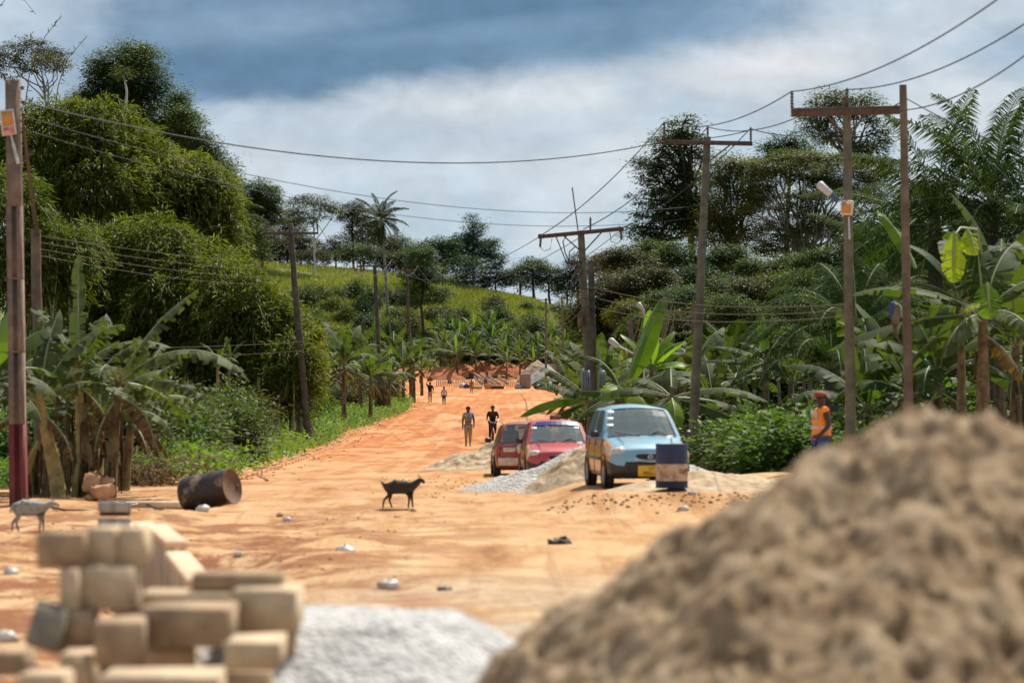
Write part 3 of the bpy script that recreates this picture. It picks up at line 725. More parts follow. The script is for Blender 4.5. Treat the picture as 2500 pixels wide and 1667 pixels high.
banana('young banana plant with big whole leaves at the left picture edge', gp(-25, 1215, 53), 2.3, r_, [
    (20, 60, .8, 1.6, .42, 'banana_leaf'), (0, 20, 1.4, 1.4, .35, 'banana_grey'), (60, 75, .4, 1.7, .4, 'banana_young'), (180, 50, 1, 1.8, .35, 'banana_leaf'), (-30, -5, 1.2, 1.5, .33, 'banana_grey'), (40, 30, 1.2, 1.6, .35, 'banana_leaf')], tear=.3, group=GR)
for k, (x, y, d, H, ln, lab) in enumerate([(60, 1213, 57, 1.9, -.1, 'shaded banana plant behind the red footed pole'), (185, 1210, 58, 2.2, .25, 'shaded banana plant half hidden behind the golden stemmed one'), (300, 1196, 59, 1.7, .2, 'short banana plant at the right end of the left grove, near the orange rocks'), (235, 1212, 57, 1.5, .1, 'short banana plant between the two tall ones of the left grove')]):
    banana(lab, gp(x, y, d), H, r_, None, 8, (1.6, 2.2), .3, 'banana_grey', 'stem_gold' if k % 2 else 'stem_brown', .75, group=GR, lean=(ln, 0), dead=2, r=.1)
# extra bare stems crowding the grove
for k in range(15):
    x = 40+k*17+rnd.uniform(-5, 5); p = gp(x, 1214, 55.5+rnd.uniform(-.8, 1.6)); g = G(); h = rnd.uniform(.9, 2.1); lx = rnd.uniform(-.25, .35)
    root = empty('withered_banana_plant', p, 0, 'bare brown banana stem in the crowded foot of the left grove', 'banana plant', 'bare banana stems of the left grove')
    rr = rnd.uniform(.05, .085)
    g.tube([(0, 0, -.2), (lx*.4, 0, h*.5), (lx, 0, h)], [rr*1.2, rr, rr*.5], 7); g.build('stem', M['stem_gold' if rnd.random() < .35 else 'stem_brown'], root, True)
    g = G()
    for q in range(5):
        z = h*rnd.uniform(.4, 1); a = rnd.uniform(0, 6.28); g.tube([(lx*z/h, 0, z), (lx*z/h+cos(a)*.1, sin(a)*.1, z-.15), (lx*z/h+cos(a)*.13, sin(a)*.13, z-rnd.uniform(.4, .9))], [.02, .03, .01], 4)
    g.build('dead_leaf', M['dead_leaf'], root)

# right foreground grove
GR = 'banana plants behind the sand heap on the right'
banana('right banana plant with a glowing yellow green leaf against the dark palms', gp(2400, 1180, 58), 3.35, r_, [
    (178, 28, .9, 2.9, .42, 'banana_leaf'), (170, -2, .5, 3.3, .45, 'banana_leaf'), (120, 64, .6, 2.1, .45, 'banana_leaf'), (100, 80, .3, 1.9, .4, 'banana_leaf'), (60, 60, .8, 2.4, .45, 'banana_leaf'), (10, 45, 1.1, 2.4, .4, 'banana_leaf'),
    (160, -20, .8, 2.3, .4, 'banana_leaf'), (230, -5, 1.2, 1.8, .34, 'banana_grey'), (300, 10, 1.3, 1.8, .34, 'banana_grey'), (20, -30, .8, 1.4, .25, 'dead_leaf')], tear=.45, group=GR, r=.14)
g = banana_leaf(r_, 1.45, .42, radians(95), radians(97), 1.2, .05, .25, roll=.0)
yl = empty('banana_plant', gp(2345, 1180, 59), 0, 'slim banana plant whose single broad leaf is bright yellow green', 'banana plant', GR)
st = G(); st.tube([(0, 0, -.2), (.02, 0, 2), (0, 0, 3.6)], [.12, .09, .05], 8); st.build('stem', M['stem_brown'], yl, True)
for az, el, dr, L, w, m in ((150, 70, 1.1, 1.9, .25, 'banana_leaf'), (20, 80, 1.3, 1.7, .32, 'banana_leaf'), (170, 40, 1.2, 1.6, .3, 'banana_leaf'), (330, 40, 1.4, 1.6, .34, 'banana_leaf')):
    banana_leaf(r_, L, w, radians(az), radians(el), dr, .08, .4, origin=(0, 0, 3.55)).build('leaf', [M[m], M['midrib']], yl)
for k, (x, y, d, H, lab) in enumerate([(2290, 1150, 64, 2.5, 'right banana plant with the hooked drooping leaf between the two poles and the edge'), (2480, 1150, 61, 2.9, 'banana plant cut by the right picture edge'), (2230, 1150, 68, 2.0, 'low banana plant close behind the bare round pole'), (2440, 1160, 66, 4.2, 'tallest banana plant at the right, in front of the palms'), (2120, 1150, 70, 1.7, 'dark banana plant between the lamp pole and the bare round pole')]):
    banana(lab, gp(x, y, d), H, r_, None, 9, (2.2, 3.0), .42, 'banana_leaf', 'stem_brown', .45, group=GR, dead=3, r=.14)
yo = Vector(yl.location)
for (x, y, L, w, az, el, dr_, m) in ((2330, 565, 1.1, .3, -100, -70, .12, 'banana_yellow'), (2362, 560, .6, .26, -60, -55, .5, 'banana_yellow'), (2235, 655, 1.6, .2, 128, 62, .5, 'banana_young'), (2410, 690, .8, .3, -90, -65, .2, 'banana_young'), (2392, 740, .45, .22, 200, -10, .6, 'banana_yellow')):
    lf_ = banana_leaf(r_, L, w, radians(az), radians(el), dr_, .4, .5, .04); o = lf_.build('leaf', [M[m], M['midrib']], yl); o.location = P(x, y, 57.6)-yo
g = G(); st_ = [Vector((0, 0, 3.3)), P(2395, 620, 58.4)-yo, P(2385, 560, 58)-yo, P(2345, 556, 57.8)-yo, P(2330, 575, 57.6)-yo]; g.tube(st_, [.05, .035, .03, .025, .02], 6); g.build('leaf_stalk', M['midrib'], yl, True)
# middle right, behind the blue car
GR = 'banana plants behind the transformer pole and the blue car'
banana('banana plant with a huge upright light green leaf right of the transformer pole', gp(1520, 1120, 82), 2.1, r_, [
    (40, 68, .25, 3.3, .5, 'banana_young'), (15, 74, .3, 2.6, .2, 'banana_young'), (140, 70, 1.9, 2.6, .16, 'banana_leaf'), (170, 20, .8, 1.7, .34, 'banana_leaf'), (200, -5, .8, 1.6, .34, 'banana_leaf'),
    (0, 40, 1.1, 2.6, .42, 'banana_leaf'), (-10, 10, 1.6, 2.2, .4, 'banana_leaf'), (250, 40, 1.5, 1.6, .34, 'banana_young'), (-60, 20, 1.8, 1.5, .4, 'banana_young'), (60, 20, 1.8, 1.6, .3, 'banana_leaf')], tear=.35, group=GR, r=.14)
banana('banana plant left of the transformer pole with two leaves spread over the red road', gp(1440, 1110, 84), 2.0, r_, [
    (182, 32, .5, 1.7, .3, 'banana_leaf'), (180, 8, .9, 2.2, .42, 'banana_young'), (190, -18, .5, 2.4, .34, 'banana_leaf'), (165, 48, .8, 2.2, .28, 'banana_grey'), (20, 30, 1.3, 2.0, .34, 'banana_leaf'), (280, 0, 1.2, 1.5, .3, 'banana_leaf')], tear=.45, group=GR)
banana('banana plant with flat dark leaves either side of the leaning right pole', gp(1640, 1130, 80), 2.1, r_, [
    (180, 22, 1.1, 2.4, .36, 'banana_leaf'), (-5, 18, .9, 2.8, .36, 'banana_leaf'), (10, 0, .5, 2.4, .32, 'banana_leaf'), (-20, -12, .3, 2.3, .3, 'banana_leaf'), (270, -10, 1.6, 1.5, .36, 'banana_young'), (90, 50, 1, 2, .3, 'banana_leaf'), (200, -12, 1.1, 1.8, .3, 'banana_grey'), (140, 40, 1.2, 2, .3, 'banana_grey')], tear=.4, group=GR)
banana('young banana plant with pale leaves near the tilted lamps', gp(1590, 1090, 92), 3.0, r_, None, 7, (1.6, 2.2), .3, 'banana_young', 'stem_brown', .3, group=GR, dead=3)
banana('banana plant with rolled dark leaves pointing left in the right scrub', gp(1870, 1100, 86), 3.2, r_, [
    (160, 30, .6, 1.8, .22, 'banana_leaf'), (175, 8, .3, 2.0, .2, 'banana_leaf'), (40, 60, 1, 1.8, .3, 'banana_leaf'), (100, 80, .3, 1.6, .2, 'banana_young'), (200, -10, 1, 1.5, .3, 'banana_leaf')], tear=.4, group=GR)
for k, (x, y, d, H, lab) in enumerate([(1740, 1090, 88, 1.9, 'banana plant with drooping leaves just right of the leaning right pole'), (1810, 1080, 92, 2.4, 'ragged banana plant in the scrub between the leaning pole and the lamp pole'), (1930, 1090, 90, 2.2, 'dark ragged banana plant left of the lamp pole'), (1470, 1060, 96, 1.8, 'small banana plant between the transformer pole and the big upright leaf'), (1690, 1060, 98, 2.8, 'banana plant hidden half behind the leaning right pole')]):
    banana(lab, gp(x, y, d), H, r_, None, 9, (1.9, 2.6), .36, 'banana_leaf' if k % 2 else 'banana_grey', 'stem_brown', .55, group=GR, dead=4, r=.12)
# groves farther off: seven shapes copied about
protos = [banana('x', (0, 0, -50), 2.2+.5*(k % 3), random.Random(20+k), None, 8+k % 3, (2.0, 2.9), .36, 'banana_leaf' if k % 3 else 'banana_grey', 'stem_brown', .6, joined=True, dead=3+k % 3, young=k % 2 == 0) for k in range(5)]
mid = [(745, 1040, 150), (790, 1030, 160), (840, 1050, 148), (880, 1020, 170), (905, 1035, 158), (950, 1010, 178), (985, 990, 196), (830, 985, 190), (760, 975, 188), (1010, 972, 215), (920, 975, 200), (870, 950, 215), (700, 1000, 170), (800, 940, 220), (960, 950, 225), (1030, 935, 270)]
for i, (x, y, d) in enumerate(mid):
    p = P(x, y, d); place(protos[i % 5], (p.x, p.y, GZ(p.x, p.y)), rnd.uniform(0, 6.28), rnd.uniform(.9, 1.15)*(1 if d < 200 else 1.2),
        'tall banana plant in the grove along the left of the road beyond the leaning pole', 'banana grove along the left of the road')
for i in range(40):
    x = 1050+(i*37.3) % 340; d = 335+(i*17 % 5)*4+rnd.uniform(0, 6)
    if i > 29: x = 1070+(i-30)*18; d = 362+rnd.uniform(0, 8)
    p = P(x, 900, d); place(protos[i % 5], (p.x, p.y, float(gz(p.x, p.y))), rnd.uniform(0, 6.28), rnd.uniform(.9, 1.3),
        'banana plant in the distant grove at the foot of the grassy hill', 'distant banana grove at the foot of the hill')
for i in range(16):
    x = 1400+(i*53.3) % 420; d = 105+(i*13 % 6)*7; p = P(x, 900, d)
    place(protos[i % 5], (p.x, p.y, GZ(p.x, p.y)), rnd.uniform(0, 6.28), rnd.uniform(.8, 1.1), 'banana plant deep in the scrub behind the leaning wooden posts', 'banana plants in the right hand scrub')
pale = [(532, 985, 112), (560, 990, 113)]
for i, (x, y, d) in enumerate(pale):
    p = P(x, y+60, d); banana(['thin banana plant with a pale stem in front of the bamboo', 'second thin banana plant beside the pale stemmed one, browner stem'][i], (p.x, p.y, GZ(p.x, p.y)), 3.2, r_, None, 6, (1.0, 1.3), .18, 'banana_leaf', 'stem_gold', .4, group='thin banana plants in front of the bamboo', dead=3, r=.08)

# ------------------------------------------------------------------ palms
def frond(rng, L, az, el, droop, lf, n=34, wl=.045, down=.35, vee=.3):
    g = G(); pts, tg = rib_curve(L, az, el, droop, n)
    g.tube(pts, [max(.008, .04*(1-i/n)) for i in range(n+1)], 4, 1, caps=False)
    for side in (-1, 1):
        for i in range(3, n):
            for sub in (0, .5):
                t = tg[i]; p = pts[i].lerp(pts[min(i+1, n)], sub); s = (i+sub)/n
                l = lf*(sin(pi*(.12+.83*s)))**.7*rng.uniform(.85, 1.1)
                sv = t.cross(Vector((0, 0, 1))); sv = (sv if sv.length > .05 else Vector((1, 0, 0))).normalized()*side
                d1 = (sv*.8+t*.55+Vector((0, 0, vee-.1))+Vector((rng.gauss(0, .08), rng.gauss(0, .08), rng.gauss(0, .1)))).normalized()
                d2 = (d1+Vector((0, 0, -down*2.2))).normalized()
                a = p; b = p+d1*l*.5; c = b+d2*l*.5; w = t*wl*.5
                g.add([a-w*.5, a+w*.5, b+w, b-w, c+w*.1, c-w*.1], [(0, 1, 2, 3), (3, 2, 4, 5)], 0)
    return g
def palm(name, label, loc, H, rng, nf=16, L=(3.5, 4.5), lf=.75, lm='palm_leaf', bark='bark_dark', r=.17, lean=(0, 0), group=None, els=(80, -40), spec=None, wl=.045, down=.35):
    root = empty(name, loc, 0, label, 'palm tree', group); g = G(); top = Vector((lean[0], lean[1], H))
    n = 10; g.tube([Vector((0, 0, -.3))]+[Vector((lean[0]*(i/n)**1.6, lean[1]*(i/n), H*i/n)) for i in range(1, n+1)], [r*1.3]+[r*(1-.25*i/n)*(1+.06*(i % 2)) for i in range(1, n+1)], 8)
    g.build('trunk', M[bark], root, True)
    sp = spec or [(k*137.5+rng.uniform(-15, 15), els[0]+(els[1]-els[0])*(k/(nf-1))**1.1+rng.uniform(-6, 6), rng.uniform(.7, 1.3), rng.uniform(*L)) for k in range(nf)]
    for az, el, dr, ln in sp:
        fg = frond(rng, ln, radians(az), radians(el), dr, lf, wl=wl, down=down); o = fg.build('frond', [M[lm], M['midrib']], root); o.location = top
    return root
p = P(946, 715, 395); palm('coconut_palm', 'tall coconut palm standing alone on the grassy hill crest', (p.x, p.y, float(gz(p.x, p.y))), (715-505)/F*395+2, random.Random(5), 26, (3.4, 5.0), .95, 'coconut_leaf', 'bark_grey', .22, (-.95, 0), els=(84, -72), wl=.075, down=.8)
p = P(560, 640, 225); palm('oil_palm', 'grey green oil palm left of the hill, behind the bamboo tip', (p.x, p.y, float(gz(p.x, p.y))), P(560, 530, 225).z-float(gz(p.x, p.y)), random.Random(6), 16, (3.0, 3.8), .8, 'palm_leaf', 'bark_dark', .3, els=(75, -50), wl=.09, down=.5)
GP = 'oil palms behind the right hand banana plants'
for k, (x, yt, d, nf, lab, L) in enumerate([(2285, 560, 88, 18, 'oil palm with tall upright fronds just right of the bare round pole', (4, 5)), (2420, 500, 86, 20, 'tallest oil palm at the right with fronds arching over the edge', (3.8, 4.8)), (2520, 600, 84, 16, 'oil palm cut off by the right picture edge', (3.6, 4.6)), (2350, 760, 92, 16, 'shaded oil palm low behind the yellow leaf', (3.5, 4.5)), (2160, 690, 98, 18, 'bushy oil palm filling the gap between the two right poles', (3.6, 4.6))]):
    p = P(x, yt, d); z = GZ(p.x, p.y); palm('oil_palm', lab, (p.x, p.y, z), p.z-z, random.Random(40+k), nf, L, .9, 'palm_leaf', 'bark_dark', .3, group=GP, els=(86, -30), wl=.06, down=.45)
GP = 'young oil palms with arching fronds behind the lamp pole'
for k, (x, yt, d, lab) in enumerate([(2090, 830, 76, 'young oil palm whose fronds arch down left of the lamp pole'), (2030, 900, 82, 'lower young oil palm with a silvery arching frond near the person in orange')]):
    p = P(x, yt, d); z = GZ(p.x, p.y); palm('oil_palm', lab, (p.x, p.y, z), p.z-z, random.Random(60+k), 14, (2.6, 3.4), .65, 'palm_leaf', 'bark_dark', .25, group=GP, els=(70, 0), wl=.045, down=.5,
        spec=[(180, 50, 1.9, 3.3), (170, 35, 1.7, 3.1), (195, 60, 1.9, 3.2), (150, 62, 1.6, 3.2), (210, 30, 1.8, 3), (240, 50, 1.8, 2.8), (0, 55, 1.6, 3), (30, 65, 1.3, 3), (-30, 45, 1.6, 2.8), (60, 75, 1, 2.8), (120, 75, 1, 2.8), (90, 84, .6, 2.5), (270, 40, 1.8, 2.6)])
p = P(475, 790, 175)
for k, (x, y, d, lab) in enumerate([(1745, 905, 98, 'feathery young palm right of the leaning right pole'), (1790, 850, 104, 'grey feathery young palm in the right scrub'), (540, 660, 330, 'small palm tuft poking above the grass at the left end of the hill')]):
    p = P(x, y, d); z = GZ(p.x, p.y); palm('young_palm', lab, (p.x, p.y, z), max(.4, p.z-z-.6), random.Random(80+k), 12, (1.8, 2.6) if d < 200 else (4, 5), .5, 'palm_leaf', 'bark_dark', .15, els=(80, 5), wl=.04 if d < 200 else .12, down=.3)

# ------------------------------------------------------------------ trees
tree('shade_tree', 'thin leaved spreading tree against the sky in the top left corner', 'tree', 175, (118, 330), (104, 190), [(20, 130, 42, 20), (62, 112, 40, 18), (100, 120, 42, 20), (140, 140, 30, 18), (30, 165, 48, 20), (85, 158, 50, 18), (150, 160, 20, 12), (-30, 140, 40, 26)], 'leaf_brown', 'bark_grey', 6, 1.5, 4, clumppx=11, flat=.45, subs=9)
tree('shade_tree', 'small pale stemmed tree right beside the spreading corner tree', 'tree', 172, (118, 330), (116, 195), [(112, 150, 30, 22), (140, 165, 24, 16)], 'leaf_brown', 'bark_grey', 6, 1.6, 3, clumppx=11, subs=8)
tree('forest_tree', 'big dark round headed tree above the bamboo with dense top', 'tree', 205, (330, 420), (325, 250), [(318, 128, 46, 22), (290, 155, 62, 26), (350, 150, 50, 28), (262, 180, 48, 24), (330, 190, 72, 30), (232, 225, 52, 22), (290, 225, 60, 26), (372, 205, 34, 26), (215, 245, 34, 16), (345, 240, 36, 24), (255, 262, 56, 22), (300, 270, 44, 22)], 'leaf_dark', 'bark_dark', 7, 3.2, 9, flat=.42, subs=6)
tree('forest_tree', 'slim tree with a bare pale trunk in front of the big dark one', 'tree', 192, (316, 420), (303, 188), [(300, 176, 10, 7)], 'leaf_dark', 'bark_pale', 7, 1.5, 4.5, limbs=False)
tree('forest_tree', 'ragged dark tree just right of the big round headed one', 'tree', 210, (420, 450), (415, 300), [(432, 232, 24, 18), (420, 262, 44, 22), (385, 300, 56, 30), (445, 300, 34, 24), (370, 330, 40, 30), (400, 355, 54, 30), (452, 345, 30, 22)], 'leaf_dark', 'bark_dark', 7, 3.2, 8, flat=.4)
tree('forest_tree', 'dark tree lower on the slope left of the sky gap', 'tree', 212, (480, 520), (470, 380), [(470, 350, 30, 20), (460, 385, 50, 26), (430, 400, 50, 30), (500, 390, 26, 20), (485, 425, 54, 28), (470, 465, 60, 30)], 'leaf_dark', 'bark_dark', 7, 3.2, 7, flat=.42)
tree('forest_tree', 'dark tree on the slope halfway between the ragged tree and the sky gap', 'tree', 206, (500, 520), (480, 400), [(440, 275, 34, 18), (455, 310, 44, 22), (478, 345, 40, 22), (500, 378, 40, 22), (520, 408, 44, 22), (545, 440, 34, 20), (510, 445, 46, 24)], 'leaf_dark', 'bark_dark', 7, 3.0, 7, flat=.4)
tree('forest_tree', 'lighter leafy tree at the right end of the left forest edge', 'tree', 214, (540, 560), (545, 440), [(552, 398, 24, 14), (545, 425, 36, 22), (525, 455, 34, 22), (565, 440, 18, 16), (555, 470, 22, 14)], 'leaf_blue', 'bark_grey', 7, 2.2, 5, flat=.45)
tree('forest_tree', 'dark rounded tree standing behind the left end of the grass hill', 'tree', 300, (640, 640), (630, 540), [(630, 462, 42, 22), (600, 480, 32, 24), (655, 485, 32, 26), (620, 505, 50, 26), (670, 500, 20, 16), (590, 520, 36, 22)], 'leaf_dark', 'bark_dark', 5, 3.4, 4, clumppx=11)
for k, (x, y, rx, ry, d, m) in enumerate([(500, 560, 60, 60, 250, 'leaf_blue'), (560, 600, 60, 50, 260, 'leaf_dark'), (460, 620, 50, 50, 250, 'leaf_mid'), (600, 570, 50, 50, 290, 'leaf_dark'), (530, 520, 40, 40, 255, 'leaf_blue')]):
    tree('forest_tree', ['bluish leafy tree low behind the bamboo tip', 'dark leafy tree under the grey oil palm', 'mid green tree hidden behind the bamboo edge', 'dark tree under the rounded tree at the hill end', 'bluish tree under the lighter forest edge tree'][k], 'tree', d, (x, y+60), (x, y), [(x, y-ry*.3, rx*.7, ry*.6), (x-rx*.4, y+ry*.2, rx*.6, ry*.6), (x+rx*.4, y+ry*.2, rx*.6, ry*.6)], m, 'bark_dark', 6, 3.2, 4, clumppx=12)
tree('umbrella_tree', 'flat topped airy tree with a white trunk on the hill crest', 'tree', 440, (768, 668), (765, 540), [(765, 484, 36, 8), (735, 495, 38, 9), (790, 498, 36, 9), (762, 510, 66, 10), (712, 518, 30, 9), (820, 514, 22, 8), (770, 532, 40, 9), (725, 540, 40, 10)], 'leaf_brown', 'bark_pale', 4.5, 2.0, 3.2, clumppx=9, flat=.4, subs=8)
hl = [(700, 560, 50, 40, 'leaf_brown'), (650, 590, 50, 40, 'leaf_brown'), (735, 600, 50, 34, 'leaf_brown'), (610, 620, 50, 30, 'leaf_dark'), (685, 625, 60, 26, 'leaf_brown'), (820, 610, 46, 36, 'leaf_brown'), (770, 625, 40, 24, 'leaf_brown'),
      (885, 565, 46, 44, 'leaf_brown'), (860, 520, 40, 34, 'leaf_brown'), (880, 620, 60, 30, 'leaf_dark'), (935, 610, 50, 36, 'leaf_brown'), (975, 600, 38, 30, 'leaf_dark'), (960, 640, 40, 26, 'leaf_dark'), (1000, 640, 40, 34, 'leaf_dark')]
names = ['brown green scrubby tree left of the white trunked tree', 'brown green tree above the left hill grass', 'brownish tree directly behind the white trunk', 'dark low tree at the left end of the crest', 'long low thicket tree on the crest below the flat topped tree', 'brownish rounded tree right of the white trunk', 'low scrub tree at the foot of the white trunk',
         'brown green tree just left of the coconut palm', 'airy brown tree with bare limbs left of the coconut palm crown', 'dark thicket tree left of the coconut trunk', 'brown green tree right behind the coconut trunk', 'small dark tree right of the coconut trunk', 'dark low tree on the crest right of the coconut palm', 'dark tree behind the small layered tree']
for (x, y, rx, ry, m), nm in zip(hl, names):
    tree('hill_tree', nm, 'tree', 460+rnd.uniform(-8, 8), (x, y+ry+14), (x, y+ry*.3), [(x+rnd.uniform(-.2, .2)*rx, y-ry*.5, rx*.55, ry*.4), (x-rx*.45, y, rx*.55, ry*.5), (x+rx*.45, y+ry*.05, rx*.55, ry*.5), (x, y+ry*.5, rx*.8, ry*.5)], m, 'bark_grey', 4.5, 2.3, 2.5, clumppx=9)
tree('hill_tree', 'small dark layered tree standing alone on the grass, left of centre', 'tree', 372, (1030, 765), (1032, 640), [(1030, 620, 26, 16), (1040, 650, 44, 14), (1015, 672, 40, 14), (1055, 680, 44, 14), (1010, 700, 36, 13), (1050, 715, 50, 15), (1040, 735, 40, 10)], 'leaf_dark', 'bark_dark', 5, 3.4, 3.5, clumppx=10, flat=.4)
tree('hill_tree', 'tall tree with a pointed crown on the skyline right of the coconut palm', 'tree', 455, (1155, 730), (1155, 560), [(1155, 536, 14, 12), (1158, 556, 26, 10), (1155, 575, 20, 12), (1130, 590, 34, 18), (1150, 610, 50, 24), (1185, 600, 34, 14), (1205, 590, 16, 8), (1110, 620, 34, 24), (1180, 640, 46, 26), (1215, 630, 22, 12)], 'leaf_blue', 'bark_grey', 5, 2.9, 3, clumppx=10, flat=.4)
tree('hill_tree', 'broad bluish tree left of the pointed one on the skyline', 'tree', 450, (1080, 720), (1080, 630), [(1075, 596, 34, 16), (1045, 610, 36, 20), (1100, 605, 28, 16), (1070, 635, 54, 26), (1120, 655, 50, 28), (1020, 630, 26, 18)], 'leaf_blue', 'bark_grey', 5, 3, 3, clumppx=10)
for k, (x, y, rx, ry, m) in enumerate([(1140, 690, 50, 26, 'leaf_dark'), (1210, 680, 44, 30, 'leaf_blue'), (1300, 650, 46, 22, 'leaf_dark'), (1270, 680, 50, 30, 'leaf_dark'), (1340, 680, 46, 34, 'leaf_dark'), (1385, 700, 40, 34, 'leaf_brown'), (1410, 660, 34, 40, 'leaf_brown')]):
    tree('hill_tree', ['dark bushy tree under the pointed tree', 'bluish bushy tree on the crest right of the pointed tree', 'wide dark umbrella shaped tree in the middle of the skyline', 'dark tree under the wide umbrella shaped one', 'dark tree on the crest just left of the transformer pole', 'brownish tree on the crest behind the transformer pole', 'brown green tree right of the top of the transformer pole'][k], 'tree', 458, (x, y+ry+8), (x, y+ry*.3), [(x, y-ry*.6, rx*.6, ry*.35), (x-rx*.5, y-ry*.1, rx*.5, ry*.45), (x+rx*.5, y-ry*.05, rx*.5, ry*.45), (x, y+ry*.4, rx*.8, ry*.5)], m, 'bark_dark', 4.5, 2.6, 3, clumppx=9)
# right forest
tree('forest_tree', 'tallest right hand tree with tiered crown left of the leaning pole top', 'tree', 190, (1690, 760), (1680, 420), [(1668, 300, 34, 16), (1650, 325, 44, 16), (1625, 360, 50, 18), (1690, 350, 44, 20), (1600, 405, 54, 18), (1660, 400, 50, 20), (1610, 445, 52, 18), (1685, 440, 54, 26), (1600, 490, 60, 18), (1660, 500, 60, 26), (1590, 530, 56, 16), (1640, 560, 70, 26), (1720, 520, 40, 30), (1570, 570, 50, 18)], 'leaf_dark', 'bark_dark', 7.5, 2.7, 10, flat=.36, subs=7, clumppx=15)
tree('forest_tree', 'olive rounded tree just right of the leaning pole', 'tree', 185, (1790, 800), (1780, 560), [(1790, 395, 44, 20), (1755, 420, 40, 20), (1835, 420, 44, 22), (1780, 455, 60, 26), (1840, 470, 44, 26), (1770, 510, 60, 28), (1810, 560, 60, 30), (1740, 590, 50, 30)], 'leaf_olive', 'bark_grey', 6.5, 2.9, 8, flat=.4, subs=7)
tree('acacia_tree', 'wide feathery olive canopy tree under the open branched one', 'tree', 182, (1990, 800), (1960, 600), [(1940, 385, 60, 16), (2000, 385, 60, 16), (1890, 405, 60, 18), (2060, 400, 60, 18), (1960, 420, 80, 20), (2130, 415, 50, 20), (1880, 445, 56, 18), (2030, 450, 70, 20), (1950, 480, 70, 20), (2110, 470, 60, 24), (1870, 510, 60, 18), (1990, 530, 70, 20), (1920, 560, 66, 18), (1860, 590, 56, 18), (2060, 560, 66, 28), (1960, 610, 60, 18)], 'leaf_olive', 'bark_pale', 5.5, 2.7, 8, flat=.32, subs=9, clumppx=14)
tree('forest_tree', 'open branched tree with sky showing through, topmost on the right', 'tree', 215, (2080, 560), (2075, 330), [(2030, 240, 44, 16), (2070, 245, 40, 16), (2010, 265, 40, 14), (2100, 250, 40, 18), (2120, 285, 36, 16), (1985, 295, 36, 14), (2150, 320, 28, 16), (2030, 330, 44, 14), (2130, 360, 36, 18), (2080, 350, 40, 12), (2160, 395, 30, 14), (2020, 300, 20, 8)], 'leaf_dark', 'bark_grey', 7, 2.4, 6, flat=.42, subs=9)
tree('forest_tree', 'dark leafy tree peeping over the left shoulder of the olive canopy', 'tree', 205, (1920, 560), (1930, 400), [(1925, 345, 34, 16), (1890, 355, 30, 14), (1960, 360, 40, 20), (1900, 380, 44, 18)], 'leaf_blue', 'bark_dark', 7, 2.8, 6)
rt = [(1600, 620, 60, 36, 'leaf_dark', 180), (1530, 640, 60, 40, 'leaf_brown', 170), (1500, 700, 60, 40, 'leaf_brown', 165), (1580, 690, 70, 44, 'leaf_brown', 160), (1660, 640, 60, 50, 'leaf_dark', 175), (1720, 690, 60, 44, 'leaf_blue', 165), (1680, 740, 70, 40, 'leaf_mid', 150), (1780, 640, 60, 44, 'leaf_dark', 175), (1800, 720, 70, 44, 'leaf_blue', 150), (1860, 670, 60, 44, 'leaf_dark', 165), (1930, 660, 60, 44, 'leaf_dark', 160), (1890, 740, 60, 44, 'leaf_blue', 145), (2010, 650, 70, 50, 'leaf_mid', 150), (1970, 740, 60, 50, 'leaf_mid', 135), (2080, 720, 70, 60, 'leaf_dark', 130), (2130, 600, 70, 60, 'leaf_mid', 150), (2210, 560, 60, 60, 'leaf_dark', 150), (2200, 660, 70, 60, 'leaf_dark', 130), (2320, 640, 80, 70, 'leaf_dark', 130), (2440, 640, 80, 70, 'leaf_dark', 130), (2260, 480, 60, 50, 'leaf_dark', 160), (2400, 540, 80, 50, 'leaf_dark', 150), (1460, 760, 60, 40, 'leaf_mid', 160), (1550, 770, 60, 36, 'leaf_olive', 145), (1620, 800, 60, 36, 'leaf_mid', 135), (1480, 640, 40, 30, 'leaf_brown', 190)]
wh = ['under the tiered tree', 'brownish and rounded, right of the transformer pole', 'brownish, behind the slanting wooden posts', 'pale brown, left of the leaning pole', 'dark, behind the leaning pole', 'bluish, at the right edge of the leaning pole', 'bright, low behind the leaning pole', 'dark, under the olive rounded tree', 'bluish leafed, right of the leaning pole', 'dark, under the pale limbs', 'dark, below the feathery canopy', 'bluish, low under the feathery canopy', 'behind the solar lamp pole', 'left of the solar lamp pole foot', 'dark, behind the arching palm fronds', 'under the right end of the feathery canopy', 'dark, left of the upright palm fronds', 'dark, between the two right poles', 'dark, behind the right banana plants', 'dark, behind the right edge bananas', 'dark, just right of the bare round pole top', 'dark, behind the tallest oil palm', 'bright, right of the transformer tanks', 'olive, behind the tilted lamps', 'bright, low beside the leaning pole', 'thin and brown against the sky by the transformer pole']
for (x, y, rx, ry, m, d), w in zip(rt, wh):
    tree('understory_tree', 'bushy tree '+w, 'tree', d, (x, y+ry+20), (x, y+ry*.2), [(x+rnd.uniform(-.3, .3)*rx, y-ry*.5, rx*.6, ry*.4), (x-rx*.5, y-ry*.05, rx*.55, ry*.5), (x+rx*.5, y, rx*.55, ry*.5), (x, y+ry*.5, rx*.95, ry*.6)], m, 'bark_grey', 6.5, 3.6, 4, clumppx=13, group='bushy trees of the right hand forest')
